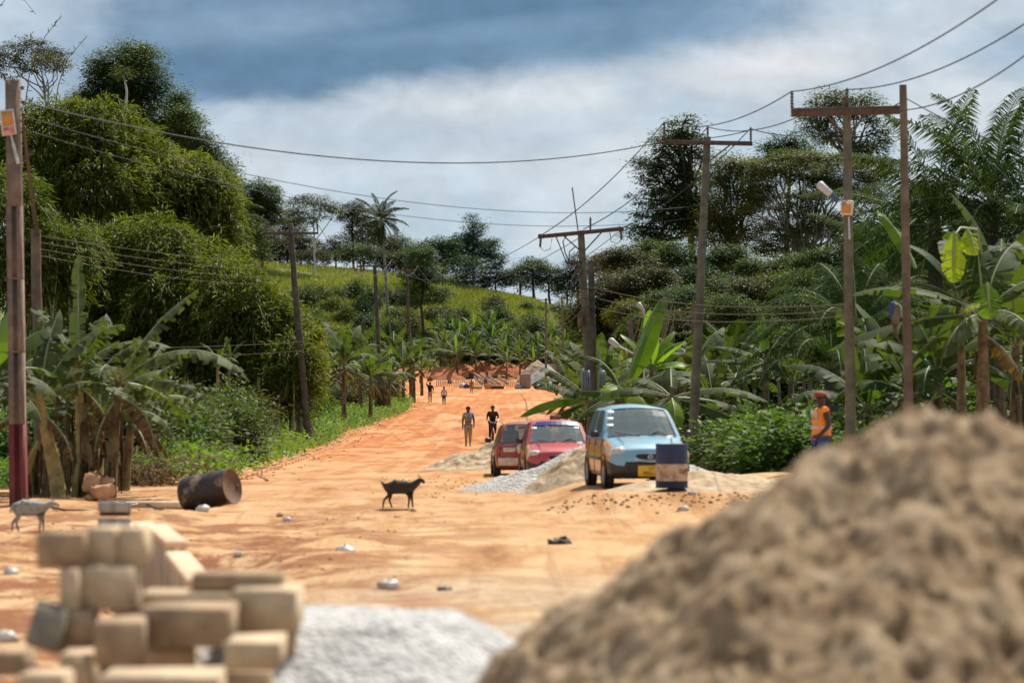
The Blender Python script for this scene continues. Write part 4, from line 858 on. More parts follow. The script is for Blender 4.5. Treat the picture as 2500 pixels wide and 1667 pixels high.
for i in range(26):
    x = 1450+i*34+rnd.uniform(-10, 10); y = (735 if i % 2 else 800)+rnd.uniform(-20, 20)-(20 if x > 1700 else 0); d = 150-(i % 4)*7 if i % 2 else 128-(i % 4)*4
    if x < 1560: d = 160
    m = ('leaf_mid', 'leaf_brown', 'leaf_blue', 'leaf_olive', 'leaf_dark')[i % 5]; rx, ry = rnd.uniform(52, 72), rnd.uniform(38, 52)
    tree('thicket_tree', 'low leafy tree in the dense thicket at the foot of the right hand forest', 'tree', d, (x, y+ry+30), (x, y), [(x+rnd.uniform(-.3, .3)*rx, y-ry*.5, rx*.6, ry*.45), (x-rx*.5, y, rx*.6, ry*.5), (x+rx*.5, y, rx*.6, ry*.5), (x-rx*.3, y+ry*.7, rx*.7, ry*.6), (x+rx*.4, y+ry*.8, rx*.7, ry*.6)], m, 'bark_grey', 7, 2.6, 3, clumppx=15, group='thicket trees at the foot of the right hand forest')
# ------------------------------------------------------------------ shrubs
def shrub_proto(seed, lm, r=1.0, h=1.2, leaf=.13, n=1800, narrow=.5, name='shrub', droop=.1):
    root = empty(name, (0, 0, -60), 0, 'x', name); gc = G(); gs = G()
    for k in range(6):
        a = rnd.uniform(0, 6.28); q = rnd.uniform(.1, .6)*r; c = (cos(a)*q, sin(a)*q, h*rnd.uniform(.35, .8))
        crown_lobe(gc, c, (r*.55, r*.55, h*.38), leaf, n/6, leaf*1.8, 12, droop, narrow, .6, .7, -.8)
        gs.tube([(cos(a)*.1, sin(a)*.1, -.2), tuple(Vector(c)*.6), c], [.03, .02, .01], 4)
    gs.build('stems', M['twig'], root); gc.build('foliage', M[lm], root); return root
ctr = {'n': 0}
def scatter(protos, pts, sc, label, group):
    for (x, y, z) in pts:
        p = protos[ctr['n'] % len(protos)]; ctr['n'] += 1; s_ = rnd.uniform(*sc)
        place(p, (x, y, z), rnd.uniform(0, 6.28), (s_, s_, s_*rnd.uniform(.8, 1.25)), label, group)
# right bank, close, blurred broad leaves
pr = [shrub_proto(k, m, 1.1, 1.5, .2, 1500, .6) for k, m in enumerate(['leaf_bright', 'leaf_mid', 'leaf_dark', 'leaf_bright', 'leaf_mid'])]
pts = []
for i in range(72):
    d = rnd.uniform(61, 92); x = rnd.uniform(1690, 2330) if d < 75 else rnd.uniform(1640, 2400); q = P(x, 1000, d); pts.append((q.x, q.y, GZ(q.x, q.y)-.25))
for i in range(14):
    d = rnd.uniform(84, 96); q = P(rnd.uniform(1390, 1700), 1000, d); pts.append((q.x, q.y, GZ(q.x, q.y)-.1))
scatter(pr, pts, (.55, 1.15), 'broad leaved green shrub on the right bank behind the blue car and drum', 'shrubs crowding the right bank')
# left thicket foot
pl = [shrub_proto(10+k, m, 1.1, 1.3, .13, 2600, .5) for k, m in enumerate(['leaf_mid', 'leaf_bright', 'leaf_brown', 'leaf_dark'])]
pts = []
for i in range(70):
    d = rnd.uniform(92, 135); x = rnd.uniform(150, 780); q = P(x, 1000, d)
    if q.x > np.interp(d, LE_Y, LE_X)-3.5: continue
    pts.append((q.x, q.y, GZ(q.x, q.y)-.1))
for i in range(44):
    d = rnd.uniform(76, 104); x = rnd.uniform(330, 760); q = P(x, 1000, d)
    if q.x > np.interp(d, LE_Y, LE_X)-2.4-.02*(d-76): continue
    pts.append((q.x, q.y, GZ(q.x, q.y)-.1))
for i in range(40):
    d = rnd.uniform(66, 100); X = np.interp(d, LE_Y, LE_X)-rnd.uniform(1.9, 4.2)-max(0, 74-d)*.3; pts.append((X, d, GZ(X, d)-.5))
for i in range(46):
    d = rnd.uniform(135, 240); xe = np.interp(d, LE_Y, LE_X); X = xe-rnd.uniform(2.2, 16); pts.append((X, d, GZ(X, d)-.1))
scatter(pl, pts, (.8, 1.5), 'leafy shrub in the green tangle along the left side of the road', 'shrubs along the left side of the road')
# hillside and far scrub
ph = [shrub_proto(20+k, m, 1.6, 1.9, .24, 2200, .5, 'bush') for k, m in enumerate(['leaf_mid', 'leaf_blue', 'leaf_brown', 'leaf_olive', 'leaf_dark'])]
pts = []
def hillpts(n, x0, x1, y0, y1):
    for i in range(n):
        q = ray_ground(rnd.uniform(x0, x1), rnd.uniform(y0, y1))
        if q: pts.append(tuple(q-Vector((0, 0, .2))))
hillpts(42, 560, 1010, 748, 840); hillpts(12, 700, 990, 735, 765); hillpts(24, 1010, 1500, 790, 870); hillpts(4, 1150, 1420, 745, 790); hillpts(16, 640, 1100, 830, 900)
for i in range(26):
    d = rnd.uniform(352, 362); q = P(1030+i*15, 900, d); pts.append((q.x, q.y, float(gz(q.x, q.y))-.2))
scatter(ph, pts, (.8, 1.5), 'scrubby bush on the slope of the distant hill', 'bushes over the distant hillside')
pf = [shrub_proto(30+k, m, 2.2, 2.8, .19, 5200, .5, 'bush') for k, m in enumerate(['leaf_mid', 'leaf_brown', 'leaf_dark'])]
pts = []
for i in range(60):
    d = rnd.uniform(105, 300); re = np.interp(d, RE_Y, RE_X); X = re+rnd.uniform(3.5, 3.5+.22*d); pts.append((X, d, GZ(X, d)-.2))
scatter(pf, pts[:60], (.9, 1.6), 'tall bush in the scrub between the road and the right hand forest', 'bushes right of the road')
# a vine covered bush on the road edge beside the two walkers, and one yellow flowered
q = P(985, 975, 205); place(shrub_proto(50, 'leaf_olive', 2.2, 2.2, .16, 8000, .4), (q.x-1.7, q.y, GZ(q.x, q.y)), 0, 1, 'big fine leaved olive bush at the road edge left of the woman with the bananas', None)
q = P(735, 880, 150); place(shrub_proto(51, 'leaf_yellow', 1.3, 2.6, .16, 1500, .4), (q.x, q.y, GZ(q.x, q.y)+2), 0, 1, 'yellow leaved bush just right of the leaning left pole', None)
q = P(585, 720, 330); 
# palm thatch like stump trunks in the left grove
for k, (x, y, w, h, d) in enumerate([(930, 1010, 9, 70, 176)]):
    q = P(x, y, d); z = GZ(q.x, q.y); g = G(); s_ = d/F
    g.tube([(0, 0, -.2), (.02, 0, h*s_*.5), (.05, 0, h*s_)], [w*s_*1.35, w*s_*1.2, w*s_], 10)
    root = empty('tree_stump', (q.x, q.y, z), 0, 'thick dark shaggy stump among the left bananas', 'tree stump'); g.build('trunk', M['bark_dark'], root, True)
    g = G(); n = 260; a = R.random(n)*6.28; zz = R.random(n)*h*s_; c = np.stack([np.cos(a)*w*s_*1.2, np.sin(a)*w*s_*1.2, zz], 1)
    leaves(g, c, np.stack([np.cos(a)*.4, np.sin(a)*.4, -np.ones(n)], 1), sph(n), .5, .06); g.build('dead_leaf', M['dead_leaf'], root)

# ground cover beside the road, grass on the hill
def cover(name, pts, leaf, per, mat_, label, spread=.25, hgt=.25, narrow=.5, upb=.5):
    pts = np.array(pts); idx = np.repeat(np.arange(len(pts)), per); m = len(idx)
    c = pts[idx]+R.normal(size=(m, 3))*np.array([spread, spread, 0]); c[:, 2] += hgt*R.random(m)**1.3*(.4+1.2*np.abs(np.sin(pts[idx][:, 0]*.9+pts[idx][:, 1]*.35)))
    dr = sph(m); dr[:, 2] = np.abs(dr[:, 2])*upb+.1
    L = leaf*(.6+.8*R.random(m)); g = G(); leaves(g, c, dr, sph(m)*.6+np.array([0, 0, 1.]), L, L*narrow)
    return tag(g.build(name, M[mat_]), label, 'plants', None, 'stuff')
pts = []
for i in range(5200):
    d = 58+(215-58)*rnd.random()**1.3; xe = np.interp(d, LE_Y, LE_X)
    X = xe-.75-abs(rnd.gauss(0, 1))*(2.6 if d > 66 else 2.0)-(max(0, 66-d))*.25
    if rnd.random() < .25 and d < 120: continue
    pts.append((X, d, GZ(X, d)))
cover('ground_cover', pts, .17, 16, 'leaf_cover', 'low bright green weeds covering the verge left of the road', .3, .38)
pts = []
for i in range(2600):
    d = rnd.uniform(60, 330); re = np.interp(d, RE_Y, RE_X); X = re+.3+abs(rnd.gauss(0, 1.2))+(2.2 if d < 66 else 0)
    pts.append((X, d, GZ(X, d)))
cover('ground_cover', pts, .2, 12, 'leaf_cover', 'low green weeds on the bank right of the road', .3, .45)
n = 46000
Yh = 345+R.random(n)**.8*118; Xh = (-.115*Yh)+(R.random(n))*(.20*Yh)
Z = gz(Xh, Yh); C = np.stack([Xh, Yh, Z], 1)
msk = fbm(Xh, Yh, 9, 3, 31) > -.42; C = C[msk]
g = G(); idx = np.repeat(np.arange(len(C)), 4); m = len(idx)
c = C[idx]+R.normal(size=(m, 3))*np.array([.35, .35, 0]); dr = R.normal(size=(m, 3))*.35+np.array([0, 0, 1.]); L = .6+.6*R.random(m)
leaves(g, c, dr, sph(m)+np.array([0, -.4, .8]), L, L*.13)
tag(g.build('hill_grass', M['grass']), 'tall yellow green grass covering the distant hill', 'grass', None, 'stuff')
# dry brush heap at the foot of the left grove
root = empty('brush_pile', gp(320, 1195, 62), 0, 'tangle of dry brown branches at the foot of the bamboo', 'brush pile'); g = G()
for i in range(420):
    a = Vector((rnd.gauss(0, .95), rnd.uniform(-.8, .8), abs(rnd.gauss(.05, .38)))); e = a+Vector((rnd.gauss(0, .35), rnd.gauss(0, .3), rnd.gauss(0, .2))); m_ = a.lerp(e, .5)+Vector((0, 0, rnd.uniform(0, .12)))
    g.tube([a, m_, e], [.012, .01, .005], 4, caps=False)
tag(g.build('brushwood', M['twig'], root), None, None, None, 'stuff')
g = G(); n = 900; c = np.stack([R.normal(size=n)*.95, R.normal(size=n)*.4, np.abs(R.normal(size=n))*.35], 1); leaves(g, c, sph(n), sph(n), .14, .05); g.build('dead_leaves', M['dead_leaf'], root)

# ------------------------------------------------------------------ heaps
def heap(name, label, cat, cx, cy, hfun, rad, mt, amp=.1, sc=.5, seed=1, n=110, squash=1.0, zbase=None, kind=None):
    us = np.linspace(-rad, rad, n); X, Y = np.meshgrid(us, us*squash)
    r = np.sqrt(X**2+(Y/squash)**2); az = np.arctan2(Y, X)
    r = r*(1+.10*np.sin(az*3+seed)+.06*np.sin(az*5+seed*2))
    h = hfun(r, X, Y)+fbm(X+seed*7, Y, sc, 6, seed, .58)*amp*2*sst(rad*.98, rad*.6, r)
    zb = gz(X+cx, Y+cy) if zbase is None else zbase+0*X
    h = np.where(r < rad, h, -.25)
    z0 = GZ(cx, cy) if zbase is None else zbase
    Z = zb-z0+np.maximum(h, -.25)
    v = np.stack([X.ravel(), Y.ravel(), Z.ravel()], 1); i = (np.arange(n-1)[:, None]*n+np.arange(n-1)[None]).ravel()
    o = G().add(v, np.stack([i, i+1, i+n+1, i+n], 1)).build(name, M[mt], smooth=True); o.location = (cx, cy, z0)
    return tag(o, label, cat, None, kind)
def cone(h, sl, rnd_=.15): return lambda r, X, Y: h-sl*(np.sqrt(r*r+rnd_*rnd_)-rnd_)
def bigmound(r, X, Y):
    a = 1.86-.22*r-.22*r*r; b = 1.86-.22*1.6-.22*1.6**2-.95*(r-1.6)
    h = np.where(r < 1.6, a, b)
    h = h+.03*np.exp(-((X-.02)**2+(Y)**2)/.018)+.07*np.exp(-((X-.42)/.28)**2-(Y/.5)**2)+.03*np.exp(-((X+.33)**2+(Y-.1)**2)/.02)
    h = h+.10*np.exp(-((X+.95-.5*(Y+1))/.16)**2)*sst(-2.6, -1.6, Y)*(1-sst(-.6, 0, Y))
    h = h-.14*np.exp(-((X+.45-.35*(Y+1))/.16)**2)*(1-sst(-.6, -.1, Y))
    cl = fbm(X*1.0+5, Y*1.0, .13, 3, 77, .6); return h+np.maximum(cl-.1, 0)*.09-np.maximum(-cl-.27, 0)*.3+fbm(X+3, Y, .06, 3, 91, .6)*.035
heap('sand_heap', 'huge lumpy brown sand heap filling the lower right foreground', 'sand heap', 1.60, 11.0, bigmound, 3.3, 'sand_heap', .055, .3, 4, 420)
heap('gravel_heap', 'pale grey gravel heap beside the stacked blocks in the foreground', 'gravel heap', -.95, 14.3, lambda r, X, Y: np.minimum(.88+.02*X, 1.27-.62*r), 2.2, 'gravel_pale', .012, .12, 5, 200)
heap('gravel_heap', 'grey gravel heap between the red taxi and the blue car', 'gravel heap', 1.75, 60.2, cone(.78, .31), 3.0, 'gravel', .05, .5, 6, 90)
heap('sand_heap', 'brown sand heap just left of the blue car front wheel', 'sand heap', 1.35, 57.0, cone(.62, .62), 1.25, 'sand_mid', .08, .3, 7, 70)
heap('sand_heap', 'crumbly pale sand heap left of the two red cars', 'sand heap', -.45, 79.0, cone(.72, .42), 2.1, 'sand_mid', .1, .4, 8, 90)
heap('sand_heap', 'low sandy hump right of the blue striped drum', 'sand heap', 3.4, 50.8, cone(.34, .22), 1.8, 'sand_mid', .05, .4, 12, 60)
for k, (x, y, d, h, r, lab) in enumerate([(1084, 940, 338, 1.9, 3.0, 'leftmost red earth heap by the picket stakes'), (1135, 938, 341, 2.2, 3.2, 'second red earth heap, behind the person in the orange skirt'), (1178, 938, 344, 2.4, 3.4, 'third red earth heap with grass growing on it'), (1238, 938, 342, 2.3, 3.0, 'red earth heap just left of the brick stack'), (1285, 938, 347, 2.1, 2.4, 'far red earth heap peeping over the brick stack')]):
    q = P(x, y, d); heap('earth_heap', lab, 'earth heap', q.x, q.y, cone(h*.72, h/r*.8, .4), r, 'laterite', .1, .5, 20+k, 50)
q = P(1345, 940, 328); heap('gravel_heap', 'far grey gravel heap beside the brick stack at the road bend', 'gravel heap', q.x-.6, q.y, cone(2.2, 1.0, .3), 2.6, 'gravel', .08, .5, 31, 60)
q = P(1312, 940, 331); heap('sand_heap', 'far brownish sand heap behind the grey one at the bend', 'sand heap', q.x, q.y, cone(2.5, 1.2, .5), 2.4, 'sand_mid', .08, .5, 32, 60)
M['earth_clod'] = mat('earth_clod', (.55, .33, .16), .95, col2=(.36, .17, .075), scale=3)
# rubble and clods: countless, one mesh each
def clods(name, label, pts, rs, mt):
    g = G()
    for (x, y) in pts:
        r = rnd.uniform(*rs); g.ball((x, y, GZ(x, y)+r*.25), (r*rnd.uniform(.8, 1.4), r*rnd.uniform(.8, 1.3), r*rnd.uniform(.5, .9)), 7, 5)
    vv = [a+R.normal(size=a.shape)*.12*np.ptp(a, axis=0).mean() for a in g.v]; g.v = vv
    return tag(g.build(name, M[mt]), label, 'rubble', None, 'stuff')
clods('rubble', 'line of crumbled earth and stones under the blue car and drum', [(rnd.uniform(.6, 8.5), 47.7+rnd.gauss(0, .35)) for _ in range(260)], (.01, .035), 'earth_clod')
clods('rubble', 'loose clods at the foot of the sand heaps left of the cars', [(rnd.gauss(-1.6, 1.0), rnd.gauss(63, 5)) for _ in range(120)], (.01, .025), 'earth_clod')
clods('rubble', 'loose earth clods scattered over the churned ground on the left', [(rnd.uniform(-7, -1), rnd.uniform(22, 48)) for _ in range(300)], (.006, .022), 'earth_clod')
clods('rubble', 'small stones along the edge of the red road', [(np.interp(y, LE_Y, LE_X)+abs(rnd.gauss(0, .7))-.2, y) for y in [rnd.uniform(66, 230) for _ in range(160)]], (.012, .04), 'earth_clod')

# ------------------------------------------------------------------ blocks, timber
def block(label, x0, x1, y0, y1, d, depth=.45, mt='block', rot=0, tilt=0, name='stone_block', group='rough blocks of the foreground stack', cat='block'):
    """front face seen between the photo columns and rows at distance d"""
    s = d/F; w = (x1-x0)*s; h = (y1-y0)*s; c = P((x0+x1)/2, (y0+y1)/2, d)
    g = G(); g.box((0, 0, 0), (w, depth, h), None, 0, bev=min(.008, h*.1)); g.v = [a+R.normal(size=a.shape)*.004 for a in g.v]
    o = g.build(name, M[mt]); o.location = (c.x, c.y+depth/2, c.z); o.rotation_euler = (0, radians(tilt), radians(rot))
    return tag(o, label, cat, group)
B = [('topmost left block of the stack, overhanging on its left', 87, 207, 1302, 1386, 13.4, .3, 'block_dark'),
     ('topmost middle block of the stack', 209, 284, 1290, 1380, 13.5, .3, 'block'), ('topmost right block of the stack, beside the timber row', 287, 349, 1288, 1380, 13.5, .3, 'block'),
     ('narrow pale block under the overhanging top block', 142, 190, 1388, 1488, 13.3, .3, 'block'), ('wide grey brown block under the two topmost ones', 193, 326, 1384, 1488, 13.4, .3, 'block'),
     ('brown block at the left, third row of the stack', 142, 222, 1491, 1592, 13.3, .3, 'block_dark'), ('block standing askew with a bright sunlit end', 222, 345, 1519, 1622, 12.7, .34, 'block_dark', 5),
     ('long block with a sunlit top and a dark knot in its face', 336, 560, 1485, 1582, 13.0, .5, 'block_dark'), ('thin dark plank like block lying behind the long pale one', 470, 690, 1400, 1440, 13.9, .25, 'block_dark'),
     ('pale sunlit block at the right end of the stack', 558, 722, 1442, 1548, 13.5, .5, 'block'), ('block with a bright cream top near the right end', 546, 684, 1567, 1632, 12.4, .42, 'block'),
     ('big block with a broad bright top at the bottom edge', 242, 530, 1650, 1745, 11.9, .42, 'block'), ('low block in the bottom left corner', 42, 155, 1648, 1740, 12.2, .3, 'block'),
     ('tilted grey block leaning against the left of the stack', 62, 142, 1482, 1586, 13.2, .3, 'block_grey', 10, 14), ('small stub block low on the left of the stack', 142, 220, 1596, 1700, 12.9, .3, 'block'),
     ('brown upright block at the lower right corner of the stack', 664, 722, 1551, 1668, 13.5, .3, 'block_dark'), ('block in shade under the long knotted one', 348, 470, 1586, 1700, 13.3, .35, 'block'),
     ('shaded block under the cream topped one', 474, 660, 1640, 1745, 13.2, .35, 'block_dark'), ('dark block behind the askew one', 224, 345, 1626, 1700, 13.3, .3, 'block_dark'), ('block seen in the gap behind the long knotted one', 340, 556, 1448, 1500, 13.8, .3, 'block')]
for b in B: block(*b)
k = 0
for row in range(5):    # lower rows down to the ground, mostly below the picture
    y0 = 1704+row*92
    for x0 in (142, 300, 458, 600):
        if P(0, y0+90, 13.4).z < -.05: continue
        block('block in the lowest rows of the stack, cut by the bottom edge', x0, x0+(150 if x0 < 600 else 120), y0, y0+90, 13.3, .34, 'block_dark' if (k % 2) else 'block'); k += 1
block('flat block in the left bottom corner lying on the earth', -40, 52, 1590, 1650, 13.6, .4, 'block_dark')
# row of upright timber panels running away from the camera
pth = [Vector((-2.10, 19.2)), Vector((-2.66, 22.6)), Vector((-3.2, 25.6)), Vector((-3.68, 28.4)), Vector((-4.05, 30.8))]
for i in range(4):
    a, b = pth[i], pth[i+1]; mid_ = (a+b)/2; ln = (b-a).length-.05; h = [.78, .76, .73, .70][i]; z = GZ(mid_.x-.3, mid_.y)-.15
    root = empty('timber_panel', (mid_.x, mid_.y, z), math.atan2(b.y-a.y, b.x-a.x), ['nearest upright timber panel of the drain, its top bright and close to the blocks', 'second upright timber panel of the drain from the camera', 'third upright timber panel of the drain, beside the dug trench', 'farthest upright timber panel of the drain, by the grey board'][i], 'timber panel', 'timber panels along the drain')
    g = G(); nb = 12
    for k in range(nb):
        x0 = -ln/2+ln*k/nb; g.box((x0+ln/nb/2, 0, (h+.15-.04)/2), (ln/nb-.012, .14+.012*(k % 2), h+.15-.04), None, 0)
    g.build('boards', M['form_wood'], root)
    g = G(); g.box((0, 0, h+.15-.02), (ln, .19, .06), None, 0, bev=.012); g.build('top_rail', M['form_top'], root)
q = P(280, 1250, 31.3); root = empty('end_board', (q.x, q.y, 0), 0, 'grey weathered board with a dark slot closing the far end of the drain', 'board')
g = G(); s_ = 31.3/F; zt = P(0, 1226, 31.3).z; zs = P(0, 1252, 31.3).z
g.box((0, 0, (zt+zs)/2+.01), (.36, .05, zt-zs), None, 0, bev=.01); g.build('upper_board', M['grey_board'], root)
g = G(); g.box((0, .01, zs/2-.05), (.37, .05, zs-.02), None, 0, bev=.01); g.build('lower_board', M['grey_board'], root)
g = G(); g.box((0, .03, zs), (.33, .03, .06), None, 0); g.build('slot', M['dark'], root)
q = P(395, 1228, 50.5); g = G(); g.box((0, 0, 0), (1.3, .3, .14), None, 0, bev=.03); o = g.build('pale_slab', M['form_top']); o.location = (q.x, q.y, GZ(q.x, q.y)+.06); o.rotation_euler = (0, 0, .1); tag(o, 'pale slab lying on the earth left of the lying drum', 'slab')
q = P(440, 1318, 25); root = empty('crushed_carton', (q.x, q.y, GZ(q.x, q.y)+.2), .5, 'crushed blue and white carton in the trench beside the timber row', 'carton')
g = G(); g.box((0, 0, .05), (.14, .3, .25), Matrix.Rotation(.6, 3, 'Y'), 0, bev=.02); g.build('box', M['plastic_blue'], root)
# rocks under the banana plants
for x, y, d, w, h, lab, t in [(222, 1178, 53.5, .28, .34, 'tall orange broken concrete lump under the bananas', 20), (252, 1200, 53, .42, .22, 'flat orange broken slab in front of the tall lump', -12), (262, 1176, 54.5, .22, .2, 'small orange lump right of the tall one', 30), (240, 1166, 55, .34, .1, 'orange broken bar leaning across the lumps', 40), (222, 1215, 53, .18, .1, 'little orange stone at the foot of the tall lump', 0)]:
    q = P(x, y, d); g = G(); g.box((0, 0, 0), (w, w*.7, h), None, 0, bev=.03); g.v = [a+R.normal(size=a.shape)*.018 for a in g.v]
    o = g.build('broken_concrete', M['rock']); o.location = (q.x, q.y, max(q.z, GZ(q.x, q.y)+h*.3)); o.rotation_euler = (0, radians(t), .4); tag(o, lab, 'rubble lump')
# hose
pts = []
for x, y in [(60, 1218), (110, 1234), (160, 1247), (230, 1246), (300, 1240), (350, 1227), (380, 1240), (400, 1252)]:
    d = 2.0/(max(y, 1218)-960)*F; d = min(d, 52); q = P(x, y, d*.98); pts.append((q.x, q.y, max(q.z, GZ(q.x, q.y)+.02)))
g = G(); g.tube(pts, .022, 6); tag(g.build('hose', M['hose'], smooth=True), 'black plastic hose snaking over the earth behind the pale goat', 'hose')
# litter
LT = [(495, 1272, 'plastic_white', 'crumpled white plastic bag on the churned earth below the lying drum', .08), (702, 1262, 'plastic_white', 'small white plastic scrap right of the lying drum', .05), (683, 1265, 'rock', 'beige scrap beside the white plastic scrap', .04), (583, 1352, 'plastic_white', 'white plastic ball on the left earth in front of the timber row', .04), (842, 1352, 'plastic_white', 'flat pale plastic sheet in the middle of the dirt', .09),
      (537, 1233, 'plastic_white', 'white scrap right under the lying drum', .05), (1365, 1328, 'dark', 'flat dark piece of rubber in the middle distance dirt', .12), (1608, 1360, 'dark', 'small dark piece of rubber close to the sand heap slope', .09), (1690, 1205, 'plastic_white', 'bright white bottle right of the drum', .05), (1668, 1212, 'plastic_white', 'greyish plastic scrap at the foot of the drum', .06), (1795, 1205, 'plastic_white', 'pinkish white scrap near the sand heap on the right', .05),
      (28, 1400, 'plastic_white', 'pale scrap at the left edge behind the blocks', .06), (15, 1548, 'plastic_white', 'white scrap on the earth in the lower left', .07), (950, 1440, 'plastic_white', 'long pale plaster smear on the near ground', .08), (1010, 1250, 'rock', 'small orange stone on the dirt right of the black goat', .04), (1085, 1440, 'dark', 'dark stone lying on the grey spill', .06)]
for x, y, m, lab, r in LT:
    d = 2.0/(y-960)*F
    for _ in range(4): q = P(x, y, d); d *= (CZ-GZ(q.x, q.y))/2.0/(1) if _ == 0 else 1
    q = P(x, y, d); flat = .35 if r > .1 or m == 'dark' else .8
    g = G(); g.ball((0, 0, 0), (r*1.5, r*1.1, r*flat), 9, 7); g.v = [a+R.normal(size=a.shape)*r*.18 for a in g.v]
    o = g.build('litter' if m != 'rock' else 'stone', M[m]); o.location = (q.x, q.y, GZ(q.x, q.y)+r*flat*.5); tag(o, lab, 'litter' if m != 'rock' else 'stone')

# ------------------------------------------------------------------ drums
def drum(name, label, loc, rot, bands, rust_end=False, scale=1):
    root = empty(name, loc, 0, label, 'drum'); root.rotation_euler = rot; R_ = .29; H = .88
    def prof(z0, z1):
        out = []
        for i in range(13):
            z = z0+(z1-z0)*i/12; rr = R_
            for hz in (.29, .59): rr += .012*math.exp(-((z-hz)/.012)**2)
            out.append((rr, z))
        return out
    for nm, z0, z1, m in bands:
        g = G(); g.lathe(prof(z0, z1), seg=36); g.build(nm, M[m], root, True)
    for z, sgn in ((0, 0), (H, 1)):
        g = G(); g.lathe([(0, z-.012*(1 if sgn else -1)), (R_-.012, z-.012*(1 if sgn else -1)), (R_-.006, z), (R_+.006, z+.004*(1 if sgn else -1)), (R_+.009, z-.006*(1 if sgn else -1)), (R_, z-.016*(1 if sgn else -1))], seg=36)
        g.build('rim', M['drum_end' if rust_end else 'drum_blue'], root, True)
    if rust_end:
        g = G(); g.lathe([(.0, H+.004), (.028, H+.004), (.03, H-.01)], c=(.17, 0, 0), seg=12); g.build('bung', M['rust'], root)
    return root
M['drum_blue'] = mat('drum_blue', (.015, .035, .12), .5, col2=(.012, .02, .06), scale=6)
M['drum_navy'] = mat('drum_navy', (.012, .016, .05), .6)
M['drum_cream'] = mat('drum_cream', (.58, .42, .27), .7, col2=(.36, .2, .12), scale=5, thr=(.42, .55))
M['drum_black'] = mat('drum_black', (.028, .02, .018), .55, col2=(.26, .17, .1), scale=3.2, thr=(.36, .45), bump=.01)
M['drum_end'] = mat('drum_end', (.2, .1, .06), .7, col2=(.1, .05, .03), scale=5)
q = P(1640, 1187, 49.3)
dr = drum('oil_drum', 'upright oil drum painted blue and cream in front of the blue car', (q.x, q.y, q.z-.02), (0, 0, .3), [('lower_band', 0, .14, 'drum_navy'), ('cream_band', .14, .48, 'drum_cream'), ('blue_band', .48, .88, 'drum_blue')])
dr.scale = (.96, .96, .86)
def text(txt, size, m, parent, loc, rot, name='lettering', ext=.002):
    cu = bpy.data.curves.new(name, 'FONT'); cu.body = txt; cu.size = size; cu.extrude = ext; cu.align_x = 'CENTER'; cu.align_y = 'CENTER'
    t = bpy.data.objects.new(name, cu); COL.objects.link(t); dg = bpy.context.evaluated_depsgraph_get()
    me = bpy.data.meshes.new_from_object(t.evaluated_get(dg)); bpy.data.objects.remove(t)
    o = bpy.data.objects.new(name, me); COL.objects.link(o); me.materials.clear(); me.materials.append(M[m]); o.parent = parent; o.location = loc; o.rotation_euler = rot
    return o
text('D.M', .13, 'drum_navy', dr, (.135, -.262, .33), (pi/2, 0, .48), 'stencil')
q = P(512, 1215, 48.0)
dr2 = drum('oil_drum', 'dented dark oil drum lying on its side on the churned earth', (0, 0, 0), (0, 0, 0), [('body', 0, .88, 'drum_black')], True)
ax = Vector((.88, -.42, .17)).normalized()
qq = ax.to_track_quat('Z', 'Y'); dr2.rotation_mode = 'QUATERNION'; dr2.rotation_quaternion = qq
c0 = Vector((P(438, 1200, 48.0).x+.12, 48.1, GZ(P(438, 1200, 48.0).x+.12, 48.1)+.28)); dr2.location = c0; dr2.scale = (1.02, 1.02, 1.02)

# ------------------------------------------------------------------ poles and wires
def rod(g, a, b, r, seg=6, mi=0): g.tube([a, b], r, seg, mi)
def pole(name, label, d, top, base, rtop, rbase, mt='pole_wood', arm=None, ins=(), braces=(), armr=.05, group=None, seg=10):
    """top, base, arm ends, insulators and braces are photo points at distance d; all parts hang under one Empty at the pole's foot"""
    b = P(base[0], base[1], d); z = min(b.z, GZ(b.x, b.y)); root = empty(name, (b.x, b.y, z-.2), 0, label, 'utility pole', group)
    L_ = lambda x, y, dy=0: P(x, y, d)-Vector((b.x, b.y, z-.2))+Vector((0, dy, 0)); t = L_(*top)
    bb = L_(*base); g = G(); nseg = 8
    pp = [Vector((bb.x, 0, 0))]+[bb.lerp(t, i/nseg)+Vector((rnd.uniform(-.012, .012), 0, 0)) for i in range(nseg+1)]
    g.tube(pp, [rbase]+[rbase+(rtop-rbase)*i/nseg for i in range(nseg+1)], seg); g.build('pole', M[mt], root, True)
    if arm:
        a, c = L_(*arm[0], -rtop-.04), L_(*arm[1], -rtop-.04); g = G(); v = c-a; m = (a+c)/2
        rot = Matrix.Rotation(math.atan2(v.z, v.x)*-1, 3, 'Y'); g.box(m, (v.length, armr*1.4, armr*1.7), rot, 0, bev=.008); g.build('crossarm', M['rust'], root)
    for (x, y0, y1) in ins:
        g = G(); a, c = L_(x, y1, -rtop-.04), L_(x, y0, -rtop-.04); h = c.z-a.z; prof = [(0, 0), (.02, 0)]
        for k in range(5): prof += [(.022, h*(.2+.15*k)), (.045, h*(.23+.15*k)), (.024, h*(.29+.15*k))]
        prof += [(.02, h), (0, h)]; g.lathe(prof, a, 10); g.build('insulator', M['insulator'], root, True)
    for (p, q_) in braces:
        g = G(); rod(g, L_(*p, -rtop-.05), L_(*q_, -rtop-.02), .02); g.build('brace', M['rust'], root)
    return root, L_
def hi(v): return tuple(v)
